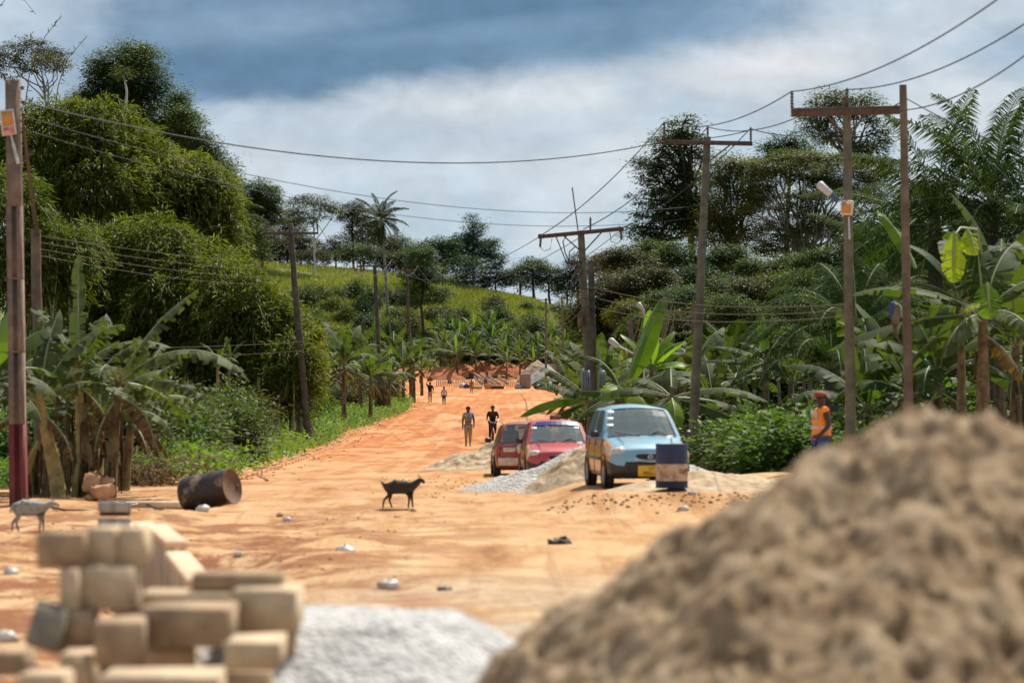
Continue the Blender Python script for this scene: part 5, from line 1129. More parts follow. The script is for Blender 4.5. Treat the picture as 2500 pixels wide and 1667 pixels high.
# far left: square concrete pole with a red foot
d = 51; b = P(46, 1232, d); root = empty('concrete_pole', (b.x, b.y, GZ(b.x, b.y)-.1), 0, 'tall square concrete pole with a red painted foot at the left edge', 'utility pole')
top = P(32, 196, d)-root.location; ct = P(50, 1035, d)-root.location
def hsec(p0, p1, w, dp, mi=0, slot=True, g=None):
    prof = [(-w/2, -dp/2), (-w*.17, -dp/2), (-w*.13, -dp*.2), (w*.13, -dp*.2), (w*.17, -dp/2), (w/2, -dp/2), (w/2, dp/2), (-w/2, dp/2)] if slot else [(-w/2, -dp/2), (-w*.17, -dp/2), (-w*.13, -dp*.497), (w*.13, -dp*.497), (w*.17, -dp/2), (w/2, -dp/2), (w/2, dp/2), (-w/2, dp/2)]
    n = 8; v = []
    for (p, sc) in ((p0, 1), (p1, 1)):
        for (x, y) in prof: v.append((p[0]+x, p[1]+y, p[2]))
    f = [(i, (i+1) % n, n+(i+1) % n, n+i) for i in range(n)]
    f += [(n+0, n+1, n+2, n+7), (n+7, n+2, n+3, n+6), (n+6, n+3, n+4, n+5)]
    g.add(v, f, mi)
axis = lambda t: (Vector((0, 0, 0)).lerp(top, t))
t1 = ct.z/top.z; t2 = (P(0, 500, d)-root.location).z/top.z
g = G(); hsec(axis(0), axis(t1), .29, .26, 0, True, g); g.build('painted_foot', M['red_paint'], root)
g = G(); zprev = t1
for k in range(3):
    ta = t1+(t2-t1)*k/3; tb = t1+(t2-t1)*(k+1)/3; hsec(axis(ta), axis(tb-.004), .27, .25, 0, True, g); g.box(axis(tb-.002), (.262, .244, .03))
g.build('grooved_shaft', M['concrete_pole'], root)
g = G(); hsec(axis(t2), axis(1), .25, .22, 0, False, g); g.build('upper_shaft', M['concrete_pole'], root)
LP = lambda x, y, dy=0: P(x, y, d)-root.location+Vector((0, dy, 0))
for (x, y) in ((52, 215), (54, 250), (56, 282), (58, 315)):
    g = G(); a = LP(x-10, y, -.02); g.tube([a, a+Vector((.09, 0, 0))], .012, 6); g.lathe([(0, -.04), (.03, -.035), (.022, 0), (.034, .02), (0, .04)], a+Vector((.1, 0, 0)), 10); g.build('insulator', M['insulator'], root, True)
c = LP(24, 302, -.2); rt_ = Matrix.Rotation(radians(-8), 3, 'Y')
g = G(); g.box(c, (.26, .04, .46), rt_, 0, bev=.01); g.build('lamp_housing', M['white_trim'], root)
g = G(); g.box(c+Vector((.0, -.025, .07)), (.2, .012, .26), rt_, 0); g.build('solar_panel', M['orange_panel'], root)
g = G(); g.box(c+Vector((.03, -.025, -.15)), (.2, .014, .13), rt_, 0); g.build('sticker', M['red_white'], root)
g = G(); rod(g, LP(36, 352, -.16), LP(48, 402, -.16), .03); rod(g, LP(30, 330, -.14), LP(36, 352, -.16), .02); g.build('lamp_arm', M['lamp_grey'], root)
g = G(); rod(g, LP(56, 395, 0), LP(82, 368, 0), .022); g.build('stay_arm', M['rust'], root)
# wooden pole behind it
r1, _ = pole('utility_pole', 'weathered wooden pole behind the left banana plants', 60, (88, 560), (98, 1195), .105, .12, 'pole_brown')
# long wire bundle hanging down beside the first pole is part of the wooden pole's leads
pl715, L715 = pole('utility_pole', 'slim leaning wooden pole with a cross arm in front of the bamboo on the left', 113, (709, 566), (753, 1084), .11, .16, 'pole_dark', ((649, 570), (778, 570)), [(651, 540, 568), (708, 545, 566), (776, 547, 568)], [((690, 572), (712, 590))], .05)
pl915, _ = pole('utility_pole', 'dark wooden pole with a cross arm before the coconut palm', 195, (915, 648), (928, 950), .13, .16, 'pole_dark', ((871, 651), (960, 648)), [(872, 637, 650), (917, 635, 648), (958, 632, 648)], [], .06)
pl995, _ = pole('utility_pole', 'third wooden pole going up the hill, with a thin cross arm', 240, (993, 660), (1003, 905), .12, .16, 'pole_dark', ((965, 660), (1020, 659)), [(967, 650, 660), (1020, 648, 659)], [], .06)
pole('utility_pole', 'left one of the twin poles in the distant banana grove', 325, (1333, 728), (1333, 890), .13, .14, 'pole_wood', ((1318, 732), (1350, 732)), [], [], .05)
pole('utility_pole', 'right one of the twin poles in the distant banana grove', 326, (1372, 726), (1375, 900), .13, .14, 'pole_wood')
# transformer pair
d = 84
tp, LT_ = pole('transformer_pole', 'leaning wooden pole with cross arm, droppers and grey tanks behind the cars', d, (1418, 563), (1448, 1100), .105, .14, 'pole_wood', ((1325, 578), (1510, 560)), [(1441, 531, 566)], [((1375, 576), (1416, 612)), ((1470, 566), (1428, 612))], .07)
for (x, y) in ((1320, 578), (1515, 560)):
    g = G(); g.box(LT_(x, y, -.2), (.17, .1, .14), None, 0, bev=.03); g.build('clamp', M['rust'], tp)
    s_ = 1 if x < 1400 else -1
    g = G(); a = LT_(x, y+6, -.2); g.tube([a+Vector((0, 0, 0)), a+Vector((-.02*s_, 0, -.24))], .035, 7); c_ = [a+Vector((-.02*s_, 0, -.24)), a+Vector((.1*s_, 0, -.36)), a+Vector((.28*s_, 0, -.3)), a+Vector((.33*s_, 0, 0))]; g.tube(c_, .012, 5); g.build('fuse', M['insulator'], tp, True)
for pts in ([(1356, 576), (1368, 605), (1378, 630), (1388, 650)], [(1384, 575), (1374, 590), (1380, 620), (1398, 655)], [(1405, 602), (1390, 615), (1389, 635)], [(1412, 650), (1396, 680), (1402, 700), (1392, 740), (1395, 765), (1415, 778)]):
    g = G(); g.tube([LT_(x, y, -.15) for x, y in pts], .018, 5); g.build('dropper_cable', M['wire'], tp, True)
g = G(); a, c = LT_(1385, 643, -.15), LT_(1420, 641, -.15); n_ = 9
g.tube([a, c], .025, 7)
for i in range(n_): g.tube([a.lerp(c, (i+.2)/n_), a.lerp(c, (i+.6)/n_)], .05, 8)
g.build('insulator', M['rust'], tp, True)
for (x, y) in ((1408, 655), (1402, 662), (1413, 665)):
    g = G(); rod(g, LT_(x+8, y-6, -.18), LT_(x-6, y+22, -.18), .03); g.build('fuse', M['insulator'], tp)
g = G(); rod(g, LT_(1397, 458, 0), LT_(1411, 562, 0), .018); g.build('lightning_rod', M['rust'], tp)
g = G(); g.box(LT_(1416, 782, -.2), (.15, .2, .42), None, 0, bev=.02); g.build('fuse_box', M['pole_brown'], tp)
for (x, w) in ((1430, .26), (1470, .2)):
    g = G(); g.box(LT_(x, 938, -.05), (w, .4, .82), None, 0, bev=.03); nf = 5
    for k in range(nf): g.box(LT_(x, 938, -.27)+Vector(((k-(nf-1)/2)*w/nf, 0, 0)), (.018, .07, .72), None, 0)
    g.build('tank', M['steel_grey'], tp)
g = G(); g.tube([LT_(1466, 905, -.1), LT_(1464, 870, -.1), LT_(1462, 843, -.1)], [.05, .03, .015], 7); g.build('bushing', M['steel_grey'], tp)
second, _ = pole('utility_pole', 'shorter dark round pole standing right against the leaning transformer pole', 83.4, (1443, 637), (1452, 1100), .095, .115, 'pole_dark')
for y in (705, 728, 752, 773):
    g = G(); c_ = P(1431, y, 83.2)-second.location; g.box(c_, (.44, .3, .025), None, 0); g.build('band', M['rust'], second)
    g = G(); g.lathe([(0, -.05), (.04, -.04), (.03, 0), (.045, .03), (0, .05)], c_+Vector((.26, 0, 0)), 8); g.build('insulator', M['insulator'], second)
p1728, _ = pole('utility_pole', 'leaning mossy wooden pole with a cross arm rising behind the drum', 78, (1726, 335), (1688, 1160), .1, .145, 'pole_wood', ((1618, 348), (1836, 352)), [(1621, 300, 346), (1727, 309, 336), (1832, 312, 350)], [((1782, 355), (1731, 395))], .07)
p2075, Lq = pole('utility_pole', 'greenish pole with a wide cross arm and a solar lamp, on the right', 58, (2066, 240), (2079, 1180), .085, .115, 'pole_wood', ((1930, 277), (2196, 270)), [(1932, 224, 275), (2066, 217, 262)], [((2020, 285), (2058, 330)), ((2108, 282), (2078, 330))], .1)
g = G(); a, c = Lq(1994, 450, -.25), Lq(2024, 476, -.22); g.tube([a, a.lerp(c, .1), c], [.045, .085, .07], 10); g.build('lamp_head', M['lamp_grey'], p2075, True)
g = G(); g.tube([Lq(2024, 476, -.22), Lq(2044, 494, -.2)], [.07, .055], 10); g.build('lamp_neck', M['lamp_blue'], p2075, True)
g = G(); g.box(Lq(2065, 509, -.2), (.25, .05, .3), Matrix.Rotation(radians(5), 3, 'Y'), 0, bev=.01); g.build('lamp_housing', M['white_trim'], p2075)
g = G(); g.box(Lq(2063, 509, -.235), (.18, .02, .22), Matrix.Rotation(radians(5), 3, 'Y'), 0); g.build('solar_panel', M['orange_panel'], p2075)
g = G(); rod(g, Lq(2070, 530, -.15), Lq(2072, 586, -.15), .022); g.build('lamp_bracket', M['lamp_grey'], p2075)
p2205, L22 = pole('utility_pole', 'bare knobbly round pole in front of the right hand bananas', 57.4, (2205, 208), (2222, 1180), .075, .1, 'pole_brown')
q = L22(2178, 765, -.05)
sk = empty('cloth_bundle', tuple(P(2180, 765, 57.1)), 0, 'dark blue and pink cloth bundle hanging on the bare round pole', 'cloth bundle')
g = G(); g.ball((-.01, .02, .05), (.075, .08, .17), 10, 8); g.v = [a+R.normal(size=a.shape)*.02 for a in g.v]; g.build('blue_cloth', M['jeans'], sk, True)
g = G(); g.ball((.06, -.0, -.05), (.09, .08, .22), 10, 8); g.v = [a+R.normal(size=a.shape)*.012 for a in g.v]; g.build('pink_cloth', M['pole_brown'], sk, True)
g = G(); g.tube([(0, 0, -.15), (.05, 0, -.4), (.16, 0, -.62)], [.04, .03, .012], 6); g.build('hanging_end', M['rust'], sk, True)
# short posts with stay wires in the right scrub
for k, (x, yt, yb, r, lab) in enumerate([(1620, 728, 895, .09, 'tallest of the weathered posts left of the leaning pole'), (1641, 795, 890, .08, 'short post just right of the tallest weathered post'), (1692, 756, 880, .1, 'weathered post touching the left edge of the leaning pole'), (1538, 775, 860, .09, 'stubby post behind the big upright banana leaf')]):
    rp, Lr = pole('wooden_post', lab, 112, (x, yt), (x+4, yb+70), r, r*1.1, 'pole_brown', group='weathered posts in the right hand scrub')
for k in range(9):
    x = 1580+rnd.uniform(-30, 45); g = G(); a = P(x+rnd.uniform(5, 30), 735+rnd.uniform(-10, 20), 110); c = P(x-rnd.uniform(-10, 25), 850+rnd.uniform(-15, 20), 110)
    g.tube([a, a.lerp(c, .5)+Vector((.1, 0, .05)), c], .015, 4); tag(g.build('dry_stalk', M['stem_gold']), 'thin dry leaning stalk among the weathered posts', 'dry stalk', 'dry stalks among the weathered posts')
for (x, y, x2, y2, d, m, lab) in [(1556, 740, 1570, 756, 108, 'lamp_grey', 'tilted grey street lamp head above the big banana leaf'), (1487, 828, 1512, 846, 100, 'lamp_grey', 'tilted pale street lamp head low beside the big banana leaf')]:
    a, c = P(x, y, d), P(x2, y2, d); root = empty('street_lamp', tuple((a+c)/2), 0, lab, 'street lamp'); o_ = (a+c)/2; g = G()
    g.tube([a-o_, (a-o_)*.7, c-o_], [.05, .12, .06], 8); g.build('lamp_head', M['lamp_grey'], root, True)
    g = G(); e = P(x2+60 if y > 800 else x2+22, y2+30 if y > 800 else y2+110, d)-o_; e2 = Vector((e.x, 0, GZ(a.x, d)-o_.z)); g.tube([c-o_, e, e2], .035, 6); g.build('lamp_post', M['lamp_grey'], root, True)
def cable(a, b, sag, r, lab, m='wire', n=24, group=None):
    g = G(); pts = [Vector(a).lerp(Vector(b), i/n)-Vector((0, 0, sag*4*(i/n)*(1-i/n))) for i in range(n+1)]; g.tube(pts, r, 5); tag(g.build('power_cable', M[m], smooth=True), lab, 'cable', group)
Q = P
cable(Q(1932, 224, 58), Q(2470, -26, 40), .3, .013, 'top cable running from the wide cross arm out of the upper right corner')
cable(Q(2066, 219, 58), Q(2560, 20, 42), .3, .013, 'middle cable from the wide cross arm to the right picture edge')
cable(Q(2200, 270, 57.4), Q(2560, 90, 44), .25, .013, 'lowest cable rising from the bare pole to the right edge')
cable(Q(1621, 300, 78), Q(1932, 224, 58), .35, .013, 'cable between the left ends of the two right hand cross arms')
cable(Q(1727, 310, 78), Q(2066, 219, 58), .4, .013, 'cable between the middles of the two right hand cross arms')
cable(Q(1832, 314, 78), Q(2200, 250, 57.4), .4, .014, 'thick cable between the right end of the leaning pole arm and the bare pole')
cable(Q(1832, 318, 78), Q(1690, 340, 80), .05, .013, 'short dark cable running left from the leaning pole arm right end')
cable(Q(1621, 300, 78), Q(1322, 574, 84), .25, .014, 'cable slanting down from the leaning pole to the transformer arm left end')
cable(Q(1727, 312, 78), Q(1424, 560, 84), .3, .014, 'cable slanting down from the leaning pole to the transformer pole top')
cable(Q(1832, 314, 78), Q(1513, 560, 84), .3, .014, 'cable slanting down from the leaning pole to the transformer arm right end')
cable(Q(2212, 240, 57.4), Q(2560, 392, 50), .1, .012, 'stay cable falling from the bare pole to the right edge')
cable(Q(1318, 578, 84), Q(967, 652, 240), 1.2, .011, 'upper cable from the transformer arm away to the hill pole')
cable(Q(1424, 575, 84), Q(993, 655, 240), 1.6, .011, 'middle cable from the transformer pole away to the hill pole')
cable(Q(1513, 565, 84), Q(1020, 650, 240), 2.6, .011, 'lower cable from the transformer arm away to the hill pole')
cable(Q(56, 250, 51), Q(1618, 346, 78), .82, .015, 'thick bundled cable hanging right across the sky from the left pole')
cable(Q(56, 284, 51), Q(1722, 500, 78), .8, .008, 'second cable across the sky, lower than the thick bundled one', group=None)
cable(Q(58, 316, 51), Q(1720, 528, 78), .85, .007, 'lowest cable across the sky from the left pole')
for k in range(4):
    cable(Q(92, 575+k*16, 60), Q(700, 642+k*17, 113), .12+.03*k, .006, 'thin brown wire strung in front of the bamboo', 'wire_brown', group='thin brown wires in front of the bamboo')
for k in range(2):
    cable(Q(100, 850+k*26, 60), Q(742, 833+k*22, 113), .08, .006, 'thin brown wire low across the bamboo', 'wire_brown', group='low brown wires across the bamboo')
for k in range(3):
    cable(Q(1460, 705+k*24, 83.4), Q(2075, 742+k*14, 58), .25, .01, 'thin brown wire from the dark round pole to the solar lamp pole', 'wire_brown', group='thin brown wires on the right')
for k in range(3):
    cable(Q(1425, 706+k*22, 84), Q(1335, 733, 325), 1.5, .012, 'thin wire leading from the transformer pole to the twin far poles', 'wire_brown', group='thin wires to the twin far poles')
for k in range(5):
    cable(Q(50+k*3, 240+k*20, 51), Q(86+k*3, 575, 60), .15, .008, 'thin lead hanging between the two left poles', 'wire_brown', group='thin leads between the two left poles')
for (a, b) in (((651, 540, 113), (872, 637, 195)), ((708, 545, 113), (917, 635, 195)), ((776, 547, 113), (958, 632, 195)), ((872, 637, 195), (967, 650, 240)), ((958, 632, 195), (1020, 648, 240))):
    cable(Q(*a), Q(*b), 1.6 if a[2] < 150 else 1.0, .012, 'thin sagging wire between the three poles climbing the hill', 'wire_brown', group='wires between the three hill poles')

# ------------------------------------------------------------------ cars
def car(name, label, loc, rz, paint, L=3.5, Wd=1.52, H=1.53, rear=False, taxi=False, strip=False, stickers=(), bumper='trim_black', plate=True):
    root = empty(name, loc, rz, label, 'car'); w = Wd/2; k = L/3.5; hz = H/1.53
    st = [(-1.76, .62, .36, .50), (-1.74, .80, .27, .60), (-1.67, .92, .22, .72), (-1.5, .98, .2, .80), (-1.2, .995, .19, .875), (-.85, 1, .19, .945), (-.3, 1.0, .19, .965), (.3, 1.0, .19, .975), (.9, 1.0, .19, .98), (1.3, .99, .2, .98), (1.58, .95, .23, .97), (1.69, .88, .27, .92), (1.73, .74, .34, .8)]
    yy = [a[0] for a in st]; ys = sorted(set(np.round(np.concatenate([np.linspace(-1.76, 1.73, 48), yy]), 3)))
    g = G(); rings = []
    for y in ys:
        W_ = np.interp(y, yy, [a[1] for a in st])*w; zb = np.interp(y, yy, [a[2] for a in st]); zt = np.interp(y, yy, [a[3] for a in st])*hz; h = zt-zb
        half = [(0, zb), (W_*.75, zb), (W_*.93, zb+.04), (W_*.985, zb+.14*h), (W_, zb+.32*h), (W_*1.0, zb+.55*h), (W_*.985, zb+.75*h), (W_*.95, zb+.88*h), (W_*.87, zb+.965*h), (W_*.7, zt+.006), (W_*.35, zt+.022), (0, zt+.028)]
        rings.append([(x, y*k, z) for x, z in half]+[(-x, y*k, z) for x, z in half[-2:0:-1]])
    n = len(rings[0]); vv = [p for r in rings for p in r]; F4 = []; MI = []
    for i in range(len(rings)-1):
        ym = (ys[i]+ys[i+1])/2
        for j in range(n):
            F4.append((i*n+j, i*n+(j+1) % n, (i+1)*n+(j+1) % n, (i+1)*n+j))
            jj = j if j < 12 else n-1-j
            zc = rings[i][j][2]
            side = 2 <= jj <= 7
            m = 0
            if side and -1.62 < ym < 1.6: m = 1
            if ym < -1.44 and jj <= 4: m = 2
            if ym > 1.6 and jj <= 3: m = 2
            if zc < .24: m = 2
            MI.append(m)
    g.add(vv, F4, np.array(MI))
    for i, rev in ((0, 1), (len(rings)-1, 0)):
        v_ = rings[i]+[(0, rings[i][0][1]+(-.01 if rev else .01), (rings[i][0][2]+rings[i][11][2])/2)]
        g.add(v_, [((j+1) % n, j, n) if rev else (j, (j+1) % n, n) for j in range(n)], 0 if not rev else 2)
    lv = [(.90, -.96, 1.66, .955), (.945, -.90, 1.64, .94), (1.06, -.76, 1.60, .90), (1.18, -.62, 1.56, .86), (1.30, -.47, 1.50, .815), (1.385, -.35, 1.45, .775), (1.425, -.28, 1.42, .745), (1.46, -.18, 1.36, .68), (1.485, .0, 1.22, .53), (1.495, .35, .9, .28)]
    NR = []
    for (z, yf, yr, ww) in lv:
        r = []; W_ = ww*w; cr = .10
        for s_ in np.linspace(-1, 1, 9): r.append((s_*(W_-.09), (yf+.07*s_*s_)*k, z*hz))
        for s_ in np.linspace(0, 1, 13): r.append((W_*(1 if .02 < s_ < .98 else .985), (yf+.14+(yr-.09-(yf+.14))*s_)*k, z*hz))
        for s_ in np.linspace(1, -1, 9): r.append((s_*(W_-.09), (yr-.05*s_*s_)*k, z*hz))
        for s_ in np.linspace(1, 0, 13): r.append((-W_*(1 if .02 < s_ < .98 else .985), (yf+.14+(yr-.09-(yf+.14))*s_)*k, z*hz))
        cz_ = max(0, (z-.94)/.5)*.045; r = [(x_, y_, z_+cz_*(1-min(1, (x_/W_)**2))*hz) for x_, y_, z_ in r]
        NR.append(r)
    m_ = len(NR[0]); parts = {'windshield': G(), 'rear_window': G(), 'side_window': G(), 'side_window2': G()}
    gb = g
    for i in range(len(NR)-1):
        for j in range(m_):
            a, b, c, d_ = NR[i][j], NR[i][(j+1) % m_], NR[i+1][(j+1) % m_], NR[i+1][j]
            tgt = gb
            if 1 <= i < 6:
                if j < 8: tgt = parts['windshield']
                elif 22 <= j < 30: tgt = parts['rear_window']
                elif 9 <= j < 20 and j not in (14,): tgt = parts['side_window']
                elif 31 <= j < 42 and j not in (36,): tgt = parts['side_window2']
            tgt.add([a, b, c, d_], [(0, 1, 2, 3)], 0)
    capv = NR[-1]+[(0, .62*k, 1.545*hz)]; gb.add(capv, [(j, (j+1) % m_, m_) for j in range(m_)], 0)
    bo = gb.build('body', [M[paint], M['paint_yellow'], M[bumper]], root, True)
    for nm, p_ in parts.items(): p_.build(nm.rstrip('2'), M['glass'], root, True)
    # black rubber frame round the front glass
    gg = G()
    for i in (1, 6): gg.tube([Vector(NR[i][j])+Vector((0, -.006, 0)) for j in range(9)], .012, 5)
    for j in (0, 8): gg.tube([Vector(NR[i][j])+Vector((0, -.006, 0)) for i in range(1, 7)], .012, 5)
    gg.build('window_seal', M['trim_black'], root); gg = G()
    for i in (1, 6): gg.tube([Vector(NR[i][j])+Vector((0, .006, 0)) for j in range(22, 31)], .012, 5)
    gg.build('window_seal', M['trim_black'], root)
    for sx in (-1, 1):
        for y in (-1.12, 1.13):
            R_ = .285; rot = Matrix.Rotation(pi/2, 3, 'Y').to_quaternion()
            wr = empty('wheel', (sx*(w-.075), y*k, R_-.01), 0); wr.parent = root
            gg = G(); gg.lathe([(.17, -.085), (R_-.03, -.09), (R_, -.06), (R_+.002, 0), (R_, .06), (R_-.03, .09), (.17, .085)], seg=26, rot=rot); gg.build('tyre', M['rubber'], wr, True)
            gg = G(); gg.lathe([(0, .06), (.05, .07), (.07, .045), (.15, .06), (.175, .085)] if sx > 0 else [(0, -.06), (.05, -.07), (.07, -.045), (.15, -.06), (.175, -.085)], seg=20, rot=rot); gg.build('rim', M['steel_grey'], wr, True)
            gg = G(); gg.lathe([(R_+.045, -.02), (R_+.045, .012), (0, .012)], (sx*(w-.012) if sx > 0 else sx*(w-.012), y*k, R_+.02), 26, rot=rot); gg.build('wheel_arch', M['dark'], root)
    for sx in (-1, 1):
        gg = G(); gg.box((0, 0, 0), (.17, .09, .12), Matrix.Rotation(.1*sx, 3, 'Z'), 0, bev=.03); o = gg.build('mirror', M['trim_black'], root); o.location = (sx*(w+.10), -.70*k, 1.0*hz)
        gg = G(); gg.ball((0, 0, 0), (.18, .15, .115), 16, 10); o = gg.build('headlight', M['lens'], root, True); o.location = (sx*(w-.2), -1.56*k, .665*hz); o.rotation_euler = (radians(-15), radians(8*sx), radians(-18*sx)) if False else (radians(-12), radians(10*sx), radians(18*sx))
        gg = G(); gg.ball((0, 0, 0), (.06, .05, .05), 10, 8); o = gg.build('indicator', M['lens_orange'], root, True); o.location = (sx*(w-.07), -1.5*k, .60*hz)
        gg = G(); gg.box((0, 0, 0), (.1, .06, .26), Matrix.Rotation(0, 3, 'Z'), 0, bev=.02); o = gg.build('tail_light', M['tail_lens'], root); o.location = (sx*(w-.09), 1.69*k, .80*hz)
        gg = G(); rod(gg, (sx*.46*.95, -1.5*k, .845*hz), (sx*.50, -.93*k, .965*hz), .006); gg.build('bonnet_gap', M['dark'], root)
        gg = G(); gg.tube([(-.16+sx*.26, -.885*k, .965*hz), (-.02+sx*.3, -.80*k, 1.05*hz), (.14+sx*.3, -.855*k, .985*hz)] if sx > 0 else [(-.5, -.86*k, 1.03*hz), (-.3, -.86*k, 1.0*hz), (-.05, -.90*k, .965*hz)], .012, 5); gg.build('wiper', M['dark'], root)
        gg = G(); gg.box((0, .02, -.13), (.42, .42, .14), None, 0, bev=.04); gg.box((0, .2, .16), (.42, .14, .6), Matrix.Rotation(-.2, 3, 'X'), 0, bev=.05); gg.box((0, .26, .52), (.22, .1, .16), None, 0, bev=.04); o = gg.build('seat', M['seat_cloth'], root); o.location = (sx*.33, .05, .72)
    gg = G(); gg.ball((0, 0, 0), (.30, .05, .075), 18, 8); o = gg.build('grille', M['dark'], root, True); o.location = (0, -1.72*k, .60*hz)
    gg = G(); gg.tube([(-.3, -1.735*k, .565*hz), (-.15, -1.765*k, .525*hz), (0, -1.775*k, .515*hz), (.15, -1.765*k, .525*hz), (.3, -1.735*k, .565*hz)], .014, 6); gg.build('chrome_strip', M['chrome'], root, True)
    gg = G(); gg.tube([(0.045*cos(a), -1.775*k, .60*hz+.035*sin(a)) for a in np.linspace(0, 2*pi, 15)], .009, 5); gg.tube([(-.02, -1.775*k, .58*hz), (-.02, -1.775*k, .62*hz)], .007, 4); gg.tube([(.02, -1.775*k, .58*hz), (.02, -1.775*k, .62*hz)], .007, 4); gg.tube([(-.02, -1.775*k, .597*hz), (.02, -1.775*k, .603*hz)], .007, 4); gg.build('emblem', M['chrome'], root, True)
    gg = G(); gg.box((0, -.75*k, .92*hz), (Wd*.78, .28, .10), None, 0, bev=.03); gg.build('dashboard', M['trim_black'], root)
    gg = G(); gg.tube([(.32+.17*cos(a), -.5*k-.05*sin(a), 1.0*hz+.15*sin(a)) for a in np.linspace(0, 2*pi, 19)], .016, 6); gg.build('steering_wheel', M['lamp_grey' if taxi else 'trim_black'], root, True)
    for sx in (-1, 1):   # door gaps, handles, side trim, lower intake
        gg = G()
        for y in (-.80, .12, .98):
            W2 = np.interp(y, yy, [a[1] for a in st])*w; gg.tube([(sx*(W2*.99+.002), y*k, .30), (sx*(W2+.003), y*k, .5), (sx*(W2*.985+.003), y*k, .78*hz), (sx*(W2*.955+.002), y*k, .9*hz)], .006, 4)
        gg.tube([(sx*(w+.002), -.8*k, .29), (sx*(w+.002), .98*k, .29)], .006, 4); gg.build('door_gap', M['dark'], root)
        gg = G(); gg.box((sx*(w+.008), .1*k, .55*hz), (.02, 1.75*k, .05), None, 0, bev=.008); gg.build('side_trim', M['trim_black'], root)
        gg = G(); gg.box((sx*(w*.97+.012), .0*k, .80*hz), (.03, .13, .03), None, 0, bev=.008); gg.box((sx*(w*.97+.012), .86*k, .80*hz), (.03, .13, .03), None, 0, bev=.008); gg.build('door_handle', M['trim_black'], root)
        gg = G(); gg.tube([(sx*(w*.73-.0), (-.02)*k, 1.505*hz), (sx*(w*.74), .5*k, 1.512*hz), (sx*(w*.72), 1.25*k, 1.49*hz)], .010, 5); gg.build('roof_gutter', M['trim_black'], root)
    gg = G(); gg.box((0, -1.755*k, .50*hz), (.9, .02, .02)); gg.box((0, -1.752*k, .30), (.7, .02, .07), None, 0, bev=.005); gg.build('air_intake', M['dark'], root)
    gg = G(); gg.box((.02, -.30*k, 1.36*hz), (.2, .04, .06), None, 0, bev=.015); gg.build('inside_mirror', M['dark'], root)
    gg = G(); gg.tube([(-.46, -.925*k, .968*hz), (0, -.995*k, .985*hz), (.46, -.925*k, .968*hz)], .008, 5); gg.build('bonnet_gap', M['dark'], root)
    if plate:
        gg = G(); gg.box((0, 0, 0), (.50, .02, .2), None, 0, bev=.006); o = gg.build('number_plate', M['plate'], root); o.location = (.02, -1.795*k, .345)
        text('GT', .085, 'dark', o, (0, -.012, .045), (pi/2, 0, 0)); text('9951-13', .095, 'dark', o, (0, -.012, -.045), (pi/2, 0, 0))
    for (x, t_) in stickers:
        i0 = 1+t_*5; z = np.interp(t_, [0, 1], [.945, 1.445])*hz; y = np.interp(t_, [0, 1], [-.90, -.27])*k+.07*k*(x/(w-.09))**2
        gg = G(); gg.box((0, 0, 0), (.13, .006, .075), Matrix.Rotation(radians(-52), 3, 'X'), 0); o = gg.build('sticker', M['sticker'], root); o.location = (x, y-.02, z)
    if strip:
        gg = G(); a, b = NR[5], NR[6]; off = Vector((0, -.014, .006))
        for j in range(8):
            lo = [Vector(a[j]).lerp(Vector(b[j]), -.9)+off, Vector(a[j+1]).lerp(Vector(b[j+1]), -.9)+off, Vector(b[j+1])+off, Vector(b[j])+off]; gg.add(lo, [(0, 1, 2, 3)])
        gg.build('sunstrip', M['sunstrip'], root)
    if taxi:
        gg = G(); gg.box((0, 0, 0), (.26, .12, .1), None, 0, bev=.02); o = gg.build('taxi_sign', M['rust'], root); o.location = (0, .02, 1.57*hz); text('TAXI', .09, 'lens_orange', o, (0, -.063, 0), (pi/2, 0, 0))
    return root
c = P(1578, 1200, 52.4)
car('parked_car', 'sky blue hatchback with yellow wings parked behind the striped drum', (2.29, 52.6, .27), radians(6.0), 'paint_blue', H=1.52, stickers=[(-.52, .9), (-.55, .66), (-.57, .42)])
car('parked_car', 'red taxi hatchback facing the camera with a dark blue sunstrip and roof sign', (1.02, 66.8, -.03), radians(2.5), 'paint_red', H=1.43, Wd=1.56, L=3.6, taxi=True, strip=True, stickers=[(-.52, .72)])
rc = car('parked_car', 'darker red hatchback seen from behind, its tailgate patched with white filler', (.29, 72.6, -.12), radians(180+2.0), 'paint_darkred', H=1.40, Wd=1.56, L=3.6, plate=False, bumper='paint_darkred')
for (x, z, w_, h_, m, nm) in [(.42, .72, .3, .12, 'plate_white', 'filler_patch'), (.45, .42, .5, .2, 'plate_white', 'number_plate')]:
    g = G(); g.box((0, 0, 0), (w_, .02, h_), None, 0, bev=.008); o = g.build(nm, M[m], rc); o.location = (x, 1.79, z)
g = G(); g.ball((0, 0, 0), (.13, .02, .19), 12, 8); o = g.build('filler_patch', M['plate_white'], rc, True); o.location = (.1, 1.775, .68); o.rotation_euler = (0, .5, 0)

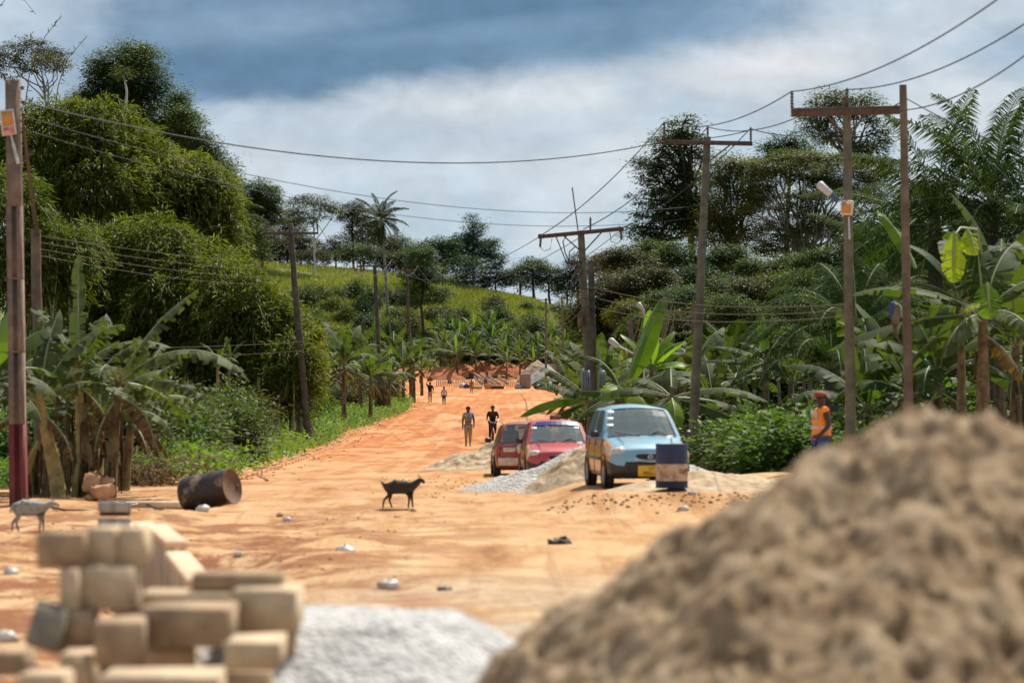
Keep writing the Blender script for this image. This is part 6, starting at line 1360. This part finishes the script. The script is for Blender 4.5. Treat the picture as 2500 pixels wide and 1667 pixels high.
# ------------------------------------------------------------------ people
def skin(name, nodes, edges, mt, parent=None, sub=2, root=None):
    names = list(nodes); ix = {n: i for i, n in enumerate(names)}
    me = bpy.data.meshes.new(name); me.from_pydata([nodes[n][0] for n in names], [(ix[a], ix[b]) for a, b in edges], [])
    o = bpy.data.objects.new(name, me); COL.objects.link(o); sm = o.modifiers.new('skin', 'SKIN'); sm.use_smooth_shade = True
    if not me.skin_vertices: me.attributes  # created by the modifier
    sv = me.skin_vertices[0].data
    for n, i in ix.items():
        r = nodes[n][1]; sv[i].radius = (r, r) if not hasattr(r, '__len__') else r; sv[i].use_root = (n == (root or names[0]))
    sb = o.modifiers.new('subdivision', 'SUBSURF'); sb.levels = sub; sb.render_levels = sub
    me.materials.append(M[mt])
    dg = bpy.context.evaluated_depsgraph_get(); m2 = bpy.data.meshes.new_from_object(o.evaluated_get(dg)); o.modifiers.clear(); o.data = m2
    if not m2.materials: m2.materials.append(M[mt])
    m2.name = name
    if parent is not None: o.parent = parent
    return o
def person(label, loc, rz, H, J=None, top='cloth_black', bottom='khaki', sleeve=.5, leg=1.0, skirt=None, hairm='hair', shoes=None, hat=None, female=False, topw=1.0, barearm=False):
    root = empty('person', loc, rz, label, 'person'); p = {
        'pelvis': ((0, 0, .52), .072), 'belly': ((0, 0, .6), .062), 'chest': ((0, .0, .715), (.085, .06)), 'neck0': ((0, .005, .8), .036), 'neck1': ((0, 0, .845), .03), 'head': ((0, -.006, .895), .05), 'crown': ((0, .004, .95), .044), 'jaw': ((0, -.03, .872), .026), 'nose': ((0, -.066, .893), .007)}
    for s, n in ((-1, 'r'), (1, 'l')):
        p.update({n+'sh': ((s*.098, 0, .785), .034), n+'el': ((s*.13, .012, .625), .024), n+'wr': ((s*.14, -.02, .49), .016), n+'pa': ((s*.142, -.028, .455), .02),
                  n+'hip': ((s*.05, 0, .49), .055), n+'kn': ((s*.055, -.012, .275), .034), n+'an': ((s*.055, .015, .045), .02), n+'to': ((s*.062, -.06, .016), .016), n+'ea': ((s*.054, 0, .895), .008)})
    for k_, v_ in (J or {}).items(): p[k_] = (v_, p[k_][1])
    E = [('pelvis', 'belly'), ('belly', 'chest'), ('chest', 'neck0'), ('neck0', 'neck1'), ('neck1', 'head'), ('head', 'crown'), ('head', 'jaw'), ('head', 'nose'), ('head', 'rea'), ('head', 'lea')]
    for s, n in ((-1, 'r'), (1, 'l')):
        wv = Vector(p[n+'pa'][0])-Vector(p[n+'wr'][0]); wv.normalize(); sx = wv.cross(Vector((1, 0, .01)))
        sx = sx.normalized() if sx.length > .1 else Vector((0, 1, 0)); base = Vector(p[n+'pa'][0])
        for f in range(4):
            o_ = sx*(f-1.5)*.0105; ln = (.036, .044, .041, .03)[f]; inw = Vector((-s, 0, 0))
            p[n+'f%d' % f] = (tuple(base+o_+wv*ln*.6), .0052); p[n+'g%d' % f] = (tuple(base+o_+wv*ln*1.05+inw*.012), .0045)
            E += [(n+'pa', n+'f%d' % f), (n+'f%d' % f, n+'g%d' % f)]
        p[n+'th'] = (tuple(base-sx*.022+wv*.012), .0055); E.append((n+'pa', n+'th'))
        E += [('chest', n+'sh'), (n+'sh', n+'el'), (n+'el', n+'wr'), (n+'wr', n+'pa'), ('pelvis', n+'hip'), (n+'hip', n+'kn'), (n+'kn', n+'an'), (n+'an', n+'to')]
    sc = lambda q: {k_: (tuple(c_*H for c_ in v_[0]), (v_[1]*H if not hasattr(v_[1], '__len__') else tuple(x*H for x in v_[1]))) for k_, v_ in q.items()}
    skin('body', sc(p), E, 'skin', root, 2, 'pelvis')
    def mid(a, b, t): return tuple(np.array(p[a][0])*(1-t)+np.array(p[b][0])*t)
    t = {'belly': (p['belly'][0], .078*topw), 'hem': ((p['pelvis'][0][0], p['pelvis'][0][1], p['pelvis'][0][2]+.0), .082*topw), 'chest': (p['chest'][0], (.1*topw, .074*topw)), 'col': (mid('chest', 'neck0', .85), .042)}
    e = [('belly', 'hem'), ('belly', 'chest'), ('chest', 'col')]
    if sleeve is not None:
        for n in 'rl':
            t[n+'sh'] = (p[n+'sh'][0], .043); t[n+'sl'] = (mid(n+'sh', n+'el', min(1, sleeve)), .035); e += [('chest', n+'sh'), (n+'sh', n+'sl')]
            if sleeve > 1: t[n+'cf'] = (mid(n+'el', n+'wr', sleeve-1), .026); e.append((n+'sl', n+'cf'))
    skin('shirt' if not barearm else 'vest', sc(t), e, top, root, 2, 'belly')
    if skirt:
        g = G(); z1 = p['pelvis'][0][2]+.04; z0 = z1-skirt; g.lathe([(.068*H, z1*H), (.088*H, (z1-.06)*H), (.094*H, (z1+z0)/2*H), (.10*H, z0*H), (.094*H, (z0+.006)*H), (.06*H, (z1-.02)*H)], (p['pelvis'][0][0]*H, p['pelvis'][0][1]*H, 0), 18); g.build('skirt', M[bottom], root, True)
    else:
        t = {'pelvis': ((p['pelvis'][0][0], p['pelvis'][0][1], p['pelvis'][0][2]+.015), .08)}; e = []
        for n in 'rl':
            t[n+'hip'] = (p[n+'hip'][0], .063); e.append(('pelvis', n+'hip'))
            if leg > .5: t[n+'kn'] = (p[n+'kn'][0], .043); t[n+'an'] = (mid(n+'kn', n+'an', (leg-.5)*2*.94), .03); e += [(n+'hip', n+'kn'), (n+'kn', n+'an')]
            else: t[n+'kn'] = (mid(n+'hip', n+'kn', leg*2), .046); e.append((n+'hip', n+'kn'))
        skin('trousers', sc(t), e, bottom, root, 2, 'pelvis')
    g = G(); hd = np.array(p['head'][0])*H; g.ball(hd+np.array([0, .012, .028])*H, (.056*H, .06*H, .047*H), 16, 10); g.build('hair', M[hairm], root, True)
    for s in (-1, 1):
        g = G(); g.ball(hd+np.array([s*.02, -.052, .005])*H, .0075*H, 8, 6); g.build('eye', M['plastic_white'], root)
    if shoes:
        for n in 'rl':
            a, b = np.array(p[n+'an'][0]), np.array(p[n+'to'][0]); g = G(); g.ball((a*.35+b*.65+np.array([0, 0, .006]))*H, (.027*H, .062*H, .025*H), 12, 8); g.build('shoe', M[shoes], root, True)
    return root, p
def gpos(x, y, d): q = P(x, y, d); return (q.x, q.y, GZ(q.x, q.y)+.0)
def shirt_mat():
    m, n, l, b = newmat('print_shirt'); pos = objco(n); v = tex(n, l, 'Voronoi', 16, pos); s = n.new('ShaderNodeSeparateColor'); l.new(v.outputs['Color'], s.inputs[0])
    sep = n.new('ShaderNodeSeparateXYZ'); l.new(pos, sep.inputs[0])
    c = ramp(n, l, s.outputs[0], [(0, (.1, .08, .12)), (.3, (.25, .12, .22)), (.5, (.3, .32, .36)), (.7, (.1, .16, .35)), (.9, (.35, .2, .1))])
    up = ramp_val(n, l, sep.outputs[2], 1.28, 1.31); c = mixc(n, l, mnode(n, l, 'MULTIPLY', up, .8), c, (.38, .5, .12)); up2 = ramp_val(n, l, sep.outputs[2], 1.33, 1.36); c = mixc(n, l, up2, c, (.3, .33, .42))
    rx = ramp_val(n, l, sep.outputs[0], .14, .19); c = mixc(n, l, rx, c, (.02, .16, .6)); l.new(c, b.inputs['Base Color']); b.inputs['Roughness'].default_value = .85; return m
M['print_shirt'] = shirt_mat()
person('man in a colourful printed shirt and khaki trousers walking towards the camera', gpos(1143, 1090, 121), radians(4), 1.78, {'rkn': (-.05, -.05, .285), 'ran': (-.05, .0, .05), 'rto': (-.06, -.075, .02), 'lkn': (.05, 0, .27), 'lan': (.048, .07, .06), 'lto': (.055, -.0, .02), 'rel': (-.125, .05, .63), 'rwr': (-.13, .03, .49), 'rpa': (-.132, .02, .455), 'lel': (.14, .02, .63), 'lwr': (.135, -.05, .51), 'lpa': (.13, -.07, .48)},
       'print_shirt', 'khaki', .75, 1.0, shoes='shoe_grey')
lc = gpos(1203, 1083, 127)
bk = empty('bicycle', lc, radians(3), 'old bicycle with a front basket ridden towards the camera', 'bicycle')
for y, nm in ((-.52, 'wheel'), (.52, 'wheel')):
    wr = empty('wheel', (0, y, .33), 0); wr.parent = bk; g = G(); g.tube([(0, .32*cos(a), .32*sin(a)) for a in np.linspace(0, 2*pi, 29)], .02, 6); g.build('tyre', M['rubber'], wr, True)
    g = G()
    for a in np.linspace(0, 2*pi, 15)[:-1]: g.tube([(0, 0, 0), (0, .31*cos(a), .31*sin(a))], .003, 3)
    g.tube([(-.04, 0, 0), (.04, 0, 0)], .02, 6); g.build('spokes', M['chrome'], wr)
    g = G(); g.tube([(0, .35*cos(a), .35*sin(a)) for a in np.linspace(.3, 2.6, 12)], .022, 5); g.build('mudguard', M['lamp_grey'], wr, True)
g = G()
for a, b in (((0, .1, .3), (0, .22, .82)), ((0, .1, .3), (0, -.32, .72)), ((0, .2, .72), (0, -.32, .8)), ((0, .1, .3), (0, .52, .33)), ((0, .2, .7), (0, .52, .33)), ((0, -.32, .85), (0, -.52, .33))): g.tube([a, b], .018, 6)
g.build('frame', M['orange_cloth'], bk)
g = G(); g.tube([(-.28, -.12, 1.02), (-.24, -.2, 1.04), (-.1, -.3, .92), (0, -.33, .9), (.1, -.3, .92), (.24, -.2, 1.04), (.28, -.12, 1.02)], .014, 6); g.build('handlebar', M['chrome'], bk, True)
g = G(); g.box((0, -.5, .78), (.3, .2, .2), None, 0, bev=.02); g.build('basket', M['dark'], bk)
g = G(); g.ball((0, .24, .86), (.1, .13, .04), 10, 6); g.build('saddle', M['dark'], bk, True)
g = G(); g.tube([(-.14, .1, .16), (0, .1, .3), (.14, .1, .44)], .014, 5); g.build('pedals', M['dark'], bk)
person('person in a black top riding the bicycle towards the camera', (lc[0], lc[1]+.0, lc[2]), radians(3), 1.7, {
    'pelvis': (0, .15, .54), 'belly': (0, .13, .62), 'chest': (0, .07, .73), 'neck0': (0, .03, .81), 'neck1': (0, .02, .85), 'head': (0, .01, .9), 'crown': (0, .02, .95), 'jaw': (0, -.02, .875), 'nose': (0, -.055, .895), 'rea': (-.054, .01, .9), 'lea': (.054, .01, .9),
    'rsh': (-.1, .06, .79), 'lsh': (.1, .06, .79), 'rel': (-.145, .0, .67), 'lel': (.145, .0, .67), 'rwr': (-.155, -.05, .61), 'lwr': (.155, -.05, .61), 'rpa': (-.16, -.07, .605), 'lpa': (.16, -.07, .605),
    'rhip': (-.05, .13, .51), 'lhip': (.05, .13, .51), 'rkn': (-.07, -.08, .39), 'lkn': (.06, -.04, .44), 'ran': (-.075, .06, .13), 'lan': (.07, .05, .28), 'rto': (-.08, -.02, .1), 'lto': (.075, -.03, .25)}, 'cloth_black', 'cloth_black', .85, 1.0, shoes='dark')
wr_, wp = person('woman in black top and pink skirt with a basin of green bananas on her head', gpos(1050, 983, 215), radians(186), 1.62, {'lel': (.17, -.02, .86), 'lsh': (.098, 0, .80), 'lwr': (.125, -.02, 1.0), 'lpa': (.11, -.02, 1.03), 'rel': (-.15, .03, .64), 'rkn': (-.05, -.03, .28), 'lan': (.05, .05, .05)}, 'cloth_black', 'pink', 1.3, skirt=.24, topw=1.15)
wl_ = Vector(wr_.location)
bs = empty('basin', (wl_.x, wl_.y, wl_.z+1.0*1.62-.01), 0, 'red basin heaped with green bananas on the head of the woman in the pink skirt', 'basin')
g = G(); g.lathe([(0, 0), (.16, 0), (.27, .14), (.285, .15), (.27, .155), (.15, .03), (0, .02)], seg=20); g.build('bowl', M['red_paint'], bs, True)
g = G()
for i in range(60):
    a = rnd.uniform(0, 6.28); r = rnd.uniform(0, .25); z = .16+.28*(1-(r/.3)**2)*rnd.random(); c_ = Vector((r*cos(a), r*sin(a), z)); dv = Vector((rnd.gauss(0, 1), rnd.gauss(0, 1), rnd.gauss(0, .5))).normalized()*.09
    g.tube([c_-dv, c_+Vector((0, 0, .02)), c_+dv], [.008, .022, .008], 5)
g.build('bananas', M['leaf_yellow'], bs, True)
person('child in a pale pink shirt and blue trousers walking away up the road', gpos(1084, 989, 206), radians(180), 1.42, {'rkn': (-.05, -.04, .28), 'lan': (.05, .05, .05), 'rel': (-.14, .0, .63)}, 'pinkwhite', 'jeans', .9, .8)
sk_, _ = person('person in an orange skirt walking away with a dark crate on the head', gpos(1151, 957, 290), radians(180), 1.5, {'lel': (.13, 0, .64)}, 'orange_cloth', 'orange_cloth', .9, skirt=.26, topw=1.2)
sl_ = Vector(sk_.location); ck = empty('crate', (sl_.x, sl_.y, sl_.z+1.49), 0, 'dark tall crate balanced on the head of the person in the orange skirt', 'crate')
g = G(); g.box((0, 0, .3), (.42, .4, .6), None, 0, taper=1.25, bev=0); g.build('box', M['cloth_black'], ck)
g = G(); g.box((0, -.26, .35), (.3, .02, .06)); g.box((0, -.25, .15), (.25, .02, .04)); g.build('slats', M['rust'], ck)
vp, _ = person('worker in an orange safety vest and red cap standing in profile by the sand heap', (P(2005, 1195, 48).x, 48, GZ(P(2005, 0, 48).x, 48)-.02), radians(-78), 1.75, {'lsh': (.1, .01, .79), 'lel': (.115, .045, .64), 'lwr': (.10, -.05, .545), 'lpa': (.09, -.08, .535), 'rel': (-.13, .0, .63), 'head': (0, -.015, .89), 'jaw': (0, -.045, .865), 'nose': (0, -.078, .885)}, 'vest', 'jeans', .22, topw=1.25, barearm=True, shoes='dark')
g = G(); g.ball((0, -.02, .935*1.75), (.062*1.75, .066*1.75, .036*1.75), 14, 8); g.ball((0, -.11, .925*1.75), (.05*1.75, .05*1.75, .008*1.75), 12, 6); g.build('cap', M['cap'], vp, True)
g = G(); g.lathe([(.176, 0), (.177, .05)], (0, 0, 1.06), 24); o = g.build('reflective_band', M['reflective'], vp, True)
for x, w_ in ((-.1, .04), (.1, .04)):
    g = G(); g.box((x, -.118, 1.26), (w_, .012, .26), Matrix.Rotation(.08, 3, 'X')); g.build('reflective_strip', M['reflective'], vp)
# vendor and goods at the far bend
vq = gpos(1185, 941, 322)
person('small figure in a red top sitting among the stakes at the far bend', (vq[0]+.0, vq[1], vq[2]-.35), radians(150), 1.5, {'rkn': (-.08, -.2, .5), 'lkn': (.08, -.2, .5), 'ran': (-.08, -.2, .26), 'lan': (.08, -.2, .26), 'rto': (-.08, -.27, .24), 'lto': (.08, -.27, .24)}, 'red_paint', 'jeans', .6)
for k in range(44):
    x = 1066+k*4.5; q = gpos(x, 945, 322+(k % 3)*.25); g = G(); h = rnd.uniform(.7, 1.15); g.box((0, 0, h/2-.1), (.09, .05, h), Matrix.Rotation(rnd.uniform(-.12, .12), 3, 'Y'))
    o = g.build('stake', M['form_wood']); o.location = q; tag(o, 'short wooden stake in the row at the far road bend', 'stake', 'row of stakes at the far road bend')
for k, (x, y, w_, lab) in enumerate([(1166, 930, 1.6, 'leftmost leaning grey board behind the stakes'), (1180, 930, 1.5, 'second leaning grey board behind the stakes'), (1192, 928, 2.2, 'longest leaning pale board behind the stakes'), (1206, 930, 1.8, 'fourth leaning board behind the stakes'), (1228, 932, 1.6, 'rightmost leaning board behind the stakes')]):
    q = gpos(x, y, 326); g = G(); g.box((0, 0, .5), (w_, .05, .3), Matrix.Rotation(radians(38), 3, 'Y')); o = g.build('board', M['grey_board']); o.location = q; tag(o, lab, 'board', 'boards leaning at the far road bend')
for x, y, d, r, m, lab in [(1098, 930, 328, .34, 'dark', 'black plastic sheet over the earth heap at the far bend'), (1140, 940, 319, .38, 'jeans', 'dark blue sack standing by the stakes'), (1128, 938, 320, .4, 'plastic_white', 'white sack standing by the stakes'), (1265, 940, 316, .4, 'steel_grey', 'grey sack slumped against the brick stack'), (1310, 938, 315, .35, 'dark', 'left dark bundle before the far gravel heap'), (1322, 938, 315, .4, 'dark', 'right dark bundle before the far gravel heap')]:
    q = gpos(x, y, d); g = G(); g.ball((0, 0, r*.6), (r, r*.6, r*.7), 10, 8); g.v = [a+R.normal(size=a.shape)*r*.08 for a in g.v]; o = g.build('sack', M[m], smooth=True); o.location = q; tag(o, lab, 'sack')
for x, y, d, s_, m, lab in [(1192, 945, 316, (.8, .5, .6), 'orange_panel', 'orange wooden crate on the ground at the far bend'), (1165, 948, 316, (1.1, .4, .3), 'form_wood', 'low timber piece left of the orange crate'), (1215, 946, 316, (1.4, .5, .35), 'rust', 'rusty trough right of the orange crate')]:
    q = gpos(x, y, d); g = G(); g.box((0, 0, s_[2]/2), s_, None, 0, bev=.04); g.box((0, 0, s_[2]*.5), (s_[0]*1.03, s_[1]*1.03, .06)); o = g.build('wooden_crate', M[m]); o.location = q; tag(o, lab, 'crate')
q = gpos(1282, 940, 317); g = G(); g.box((0, 0, .8), (1.25, 1.0, 1.65), None, 0, bev=.03)
for k in range(6): g.box((0, 0, .14+k*.27), (1.29, 1.04, .04), None, 0)
o = g.build('brick_stack', M['brick']); o.location = q; tag(o, 'square stack of grey brown bricks at the far bend', 'brick stack')
q = gpos(1355, 935, 333); wl2 = empty('block_wall', q, 0, 'low unfinished block wall right of the far gravel heap', 'wall'); g = G(); g.box((-.9, 0, 1.0), (2.2, .2, 2.0), None, 0, bev=.02); g.build('wall', M['brick'], wl2); g = G(); g.box((.35, -.05, 1.1), (.35, .35, 2.25), None, 0, bev=.03); g.build('pillar', M['block_grey'], wl2)

# ------------------------------------------------------------------ goats
def goat(label, loc, rz, sc, mt, low=False, walk=1):
    root = empty('goat', loc, rz, label, 'goat', None, sc)
    n = {'mid': ((0, 0, .40), .108), 'rump': ((-.19, 0, .425), .092), 'hip': ((-.27, 0, .42), .055), 'chest': ((.17, 0, .41), .1), 'fore': ((.25, 0, .43), .075), 'neck': ((.315, 0, .485), .054), 'poll': ((.385, 0, .565), .038), 'face': ((.43, 0, .54), .032), 'muz': ((.475, 0, .485), .021),
         'tail': ((-.325, 0, .47), .02), 'tail2': ((-.37, 0, .52), .012)}
    if low: n.update({'neck': ((.32, 0, .46), (.036, .045)), 'poll': ((.40, 0, .505), .036), 'face': ((.445, 0, .485), .03), 'muz': ((.5, 0, .435), .02), 'tail': ((-.32, 0, .40), .018), 'tail2': ((-.335, 0, .33), .01)})
    e = [('mid', 'rump'), ('rump', 'hip'), ('mid', 'chest'), ('chest', 'fore'), ('fore', 'neck'), ('neck', 'poll'), ('poll', 'face'), ('face', 'muz'), ('hip', 'tail'), ('tail', 'tail2')]
    for s, a in ((-1, 'r'), (1, 'l')):
        o1 = (.07 if s < 0 else -.07)*walk; o2 = (-.03 if s < 0 else .04)*walk; y = s*.055
        n.update({a+'th': ((-.225, y, .34), .052), a+'kn': ((-.19+o1*.3, y, .26), .03), a+'ho': ((-.262+o1*.8, y, .165), .017), a+'pa': ((-.25+o1*1.3, y, .04), .013), a+'hf': ((-.24+o1*1.3, y, .012), .016),
                  a+'sh': ((.19, y, .31), .04), a+'ca': ((.2+o2*.6, y, .18), .019), a+'fe': ((.195+o2, y, .045), .013), a+'ff': ((.205+o2, y, .012), .016), a+'ea': ((.375, s*.045, n['poll'][0][2]+.012), .012), a+'eb': ((.35, s*.085, n['poll'][0][2]+.005), .007)})
        e += [('rump', a+'th'), (a+'th', a+'kn'), (a+'kn', a+'ho'), (a+'ho', a+'pa'), (a+'pa', a+'hf'), ('chest', a+'sh'), (a+'sh', a+'ca'), (a+'ca', a+'fe'), (a+'fe', a+'ff'), ('poll', a+'ea'), (a+'ea', a+'eb')]
    n = {k_: (v_[0], tuple(q*1.22 for q in v_[1]) if hasattr(v_[1], '__len__') else v_[1]*1.3) for k_, v_ in n.items()}
    skin('body', n, e, mt, root, 2, 'mid')
    pz = n['poll'][0]
    for s in (-1, 1):
        g = G(); g.tube([(pz[0]-.005, s*.018, pz[2]+.03), (pz[0]-.02, s*.024, pz[2]+.07), (pz[0]-.05, s*.028, pz[2]+.1)], [.01, .008, .003], 6); g.build('horn', M['bark_grey'], root, True)
        g = G(); g.ball((n['face'][0][0]+.0, s*.028, n['face'][0][2]+.012), .006, 6, 5); g.build('eye', M['dark'], root)
    return root
M['goat_black'] = mat('goat_black', (.03, .022, .016), .8, col2=(.13, .09, .05), scale=5, thr=(.3, .45))
M['goat_grey'] = mat('goat_grey', (.34, .33, .29), .85, col2=(.12, .11, .1), scale=5, thr=(.35, .5))
q = gpos(977, 1236, 50.5); goat('black and brown goat walking right across the middle of the dirt', q, radians(-4), .92, 'goat_black')
q = gpos(73, 1303, 40.5); goat('pale grey goat walking right at the left edge behind the blocks', q, radians(0), .84, 'goat_grey', True, .7)
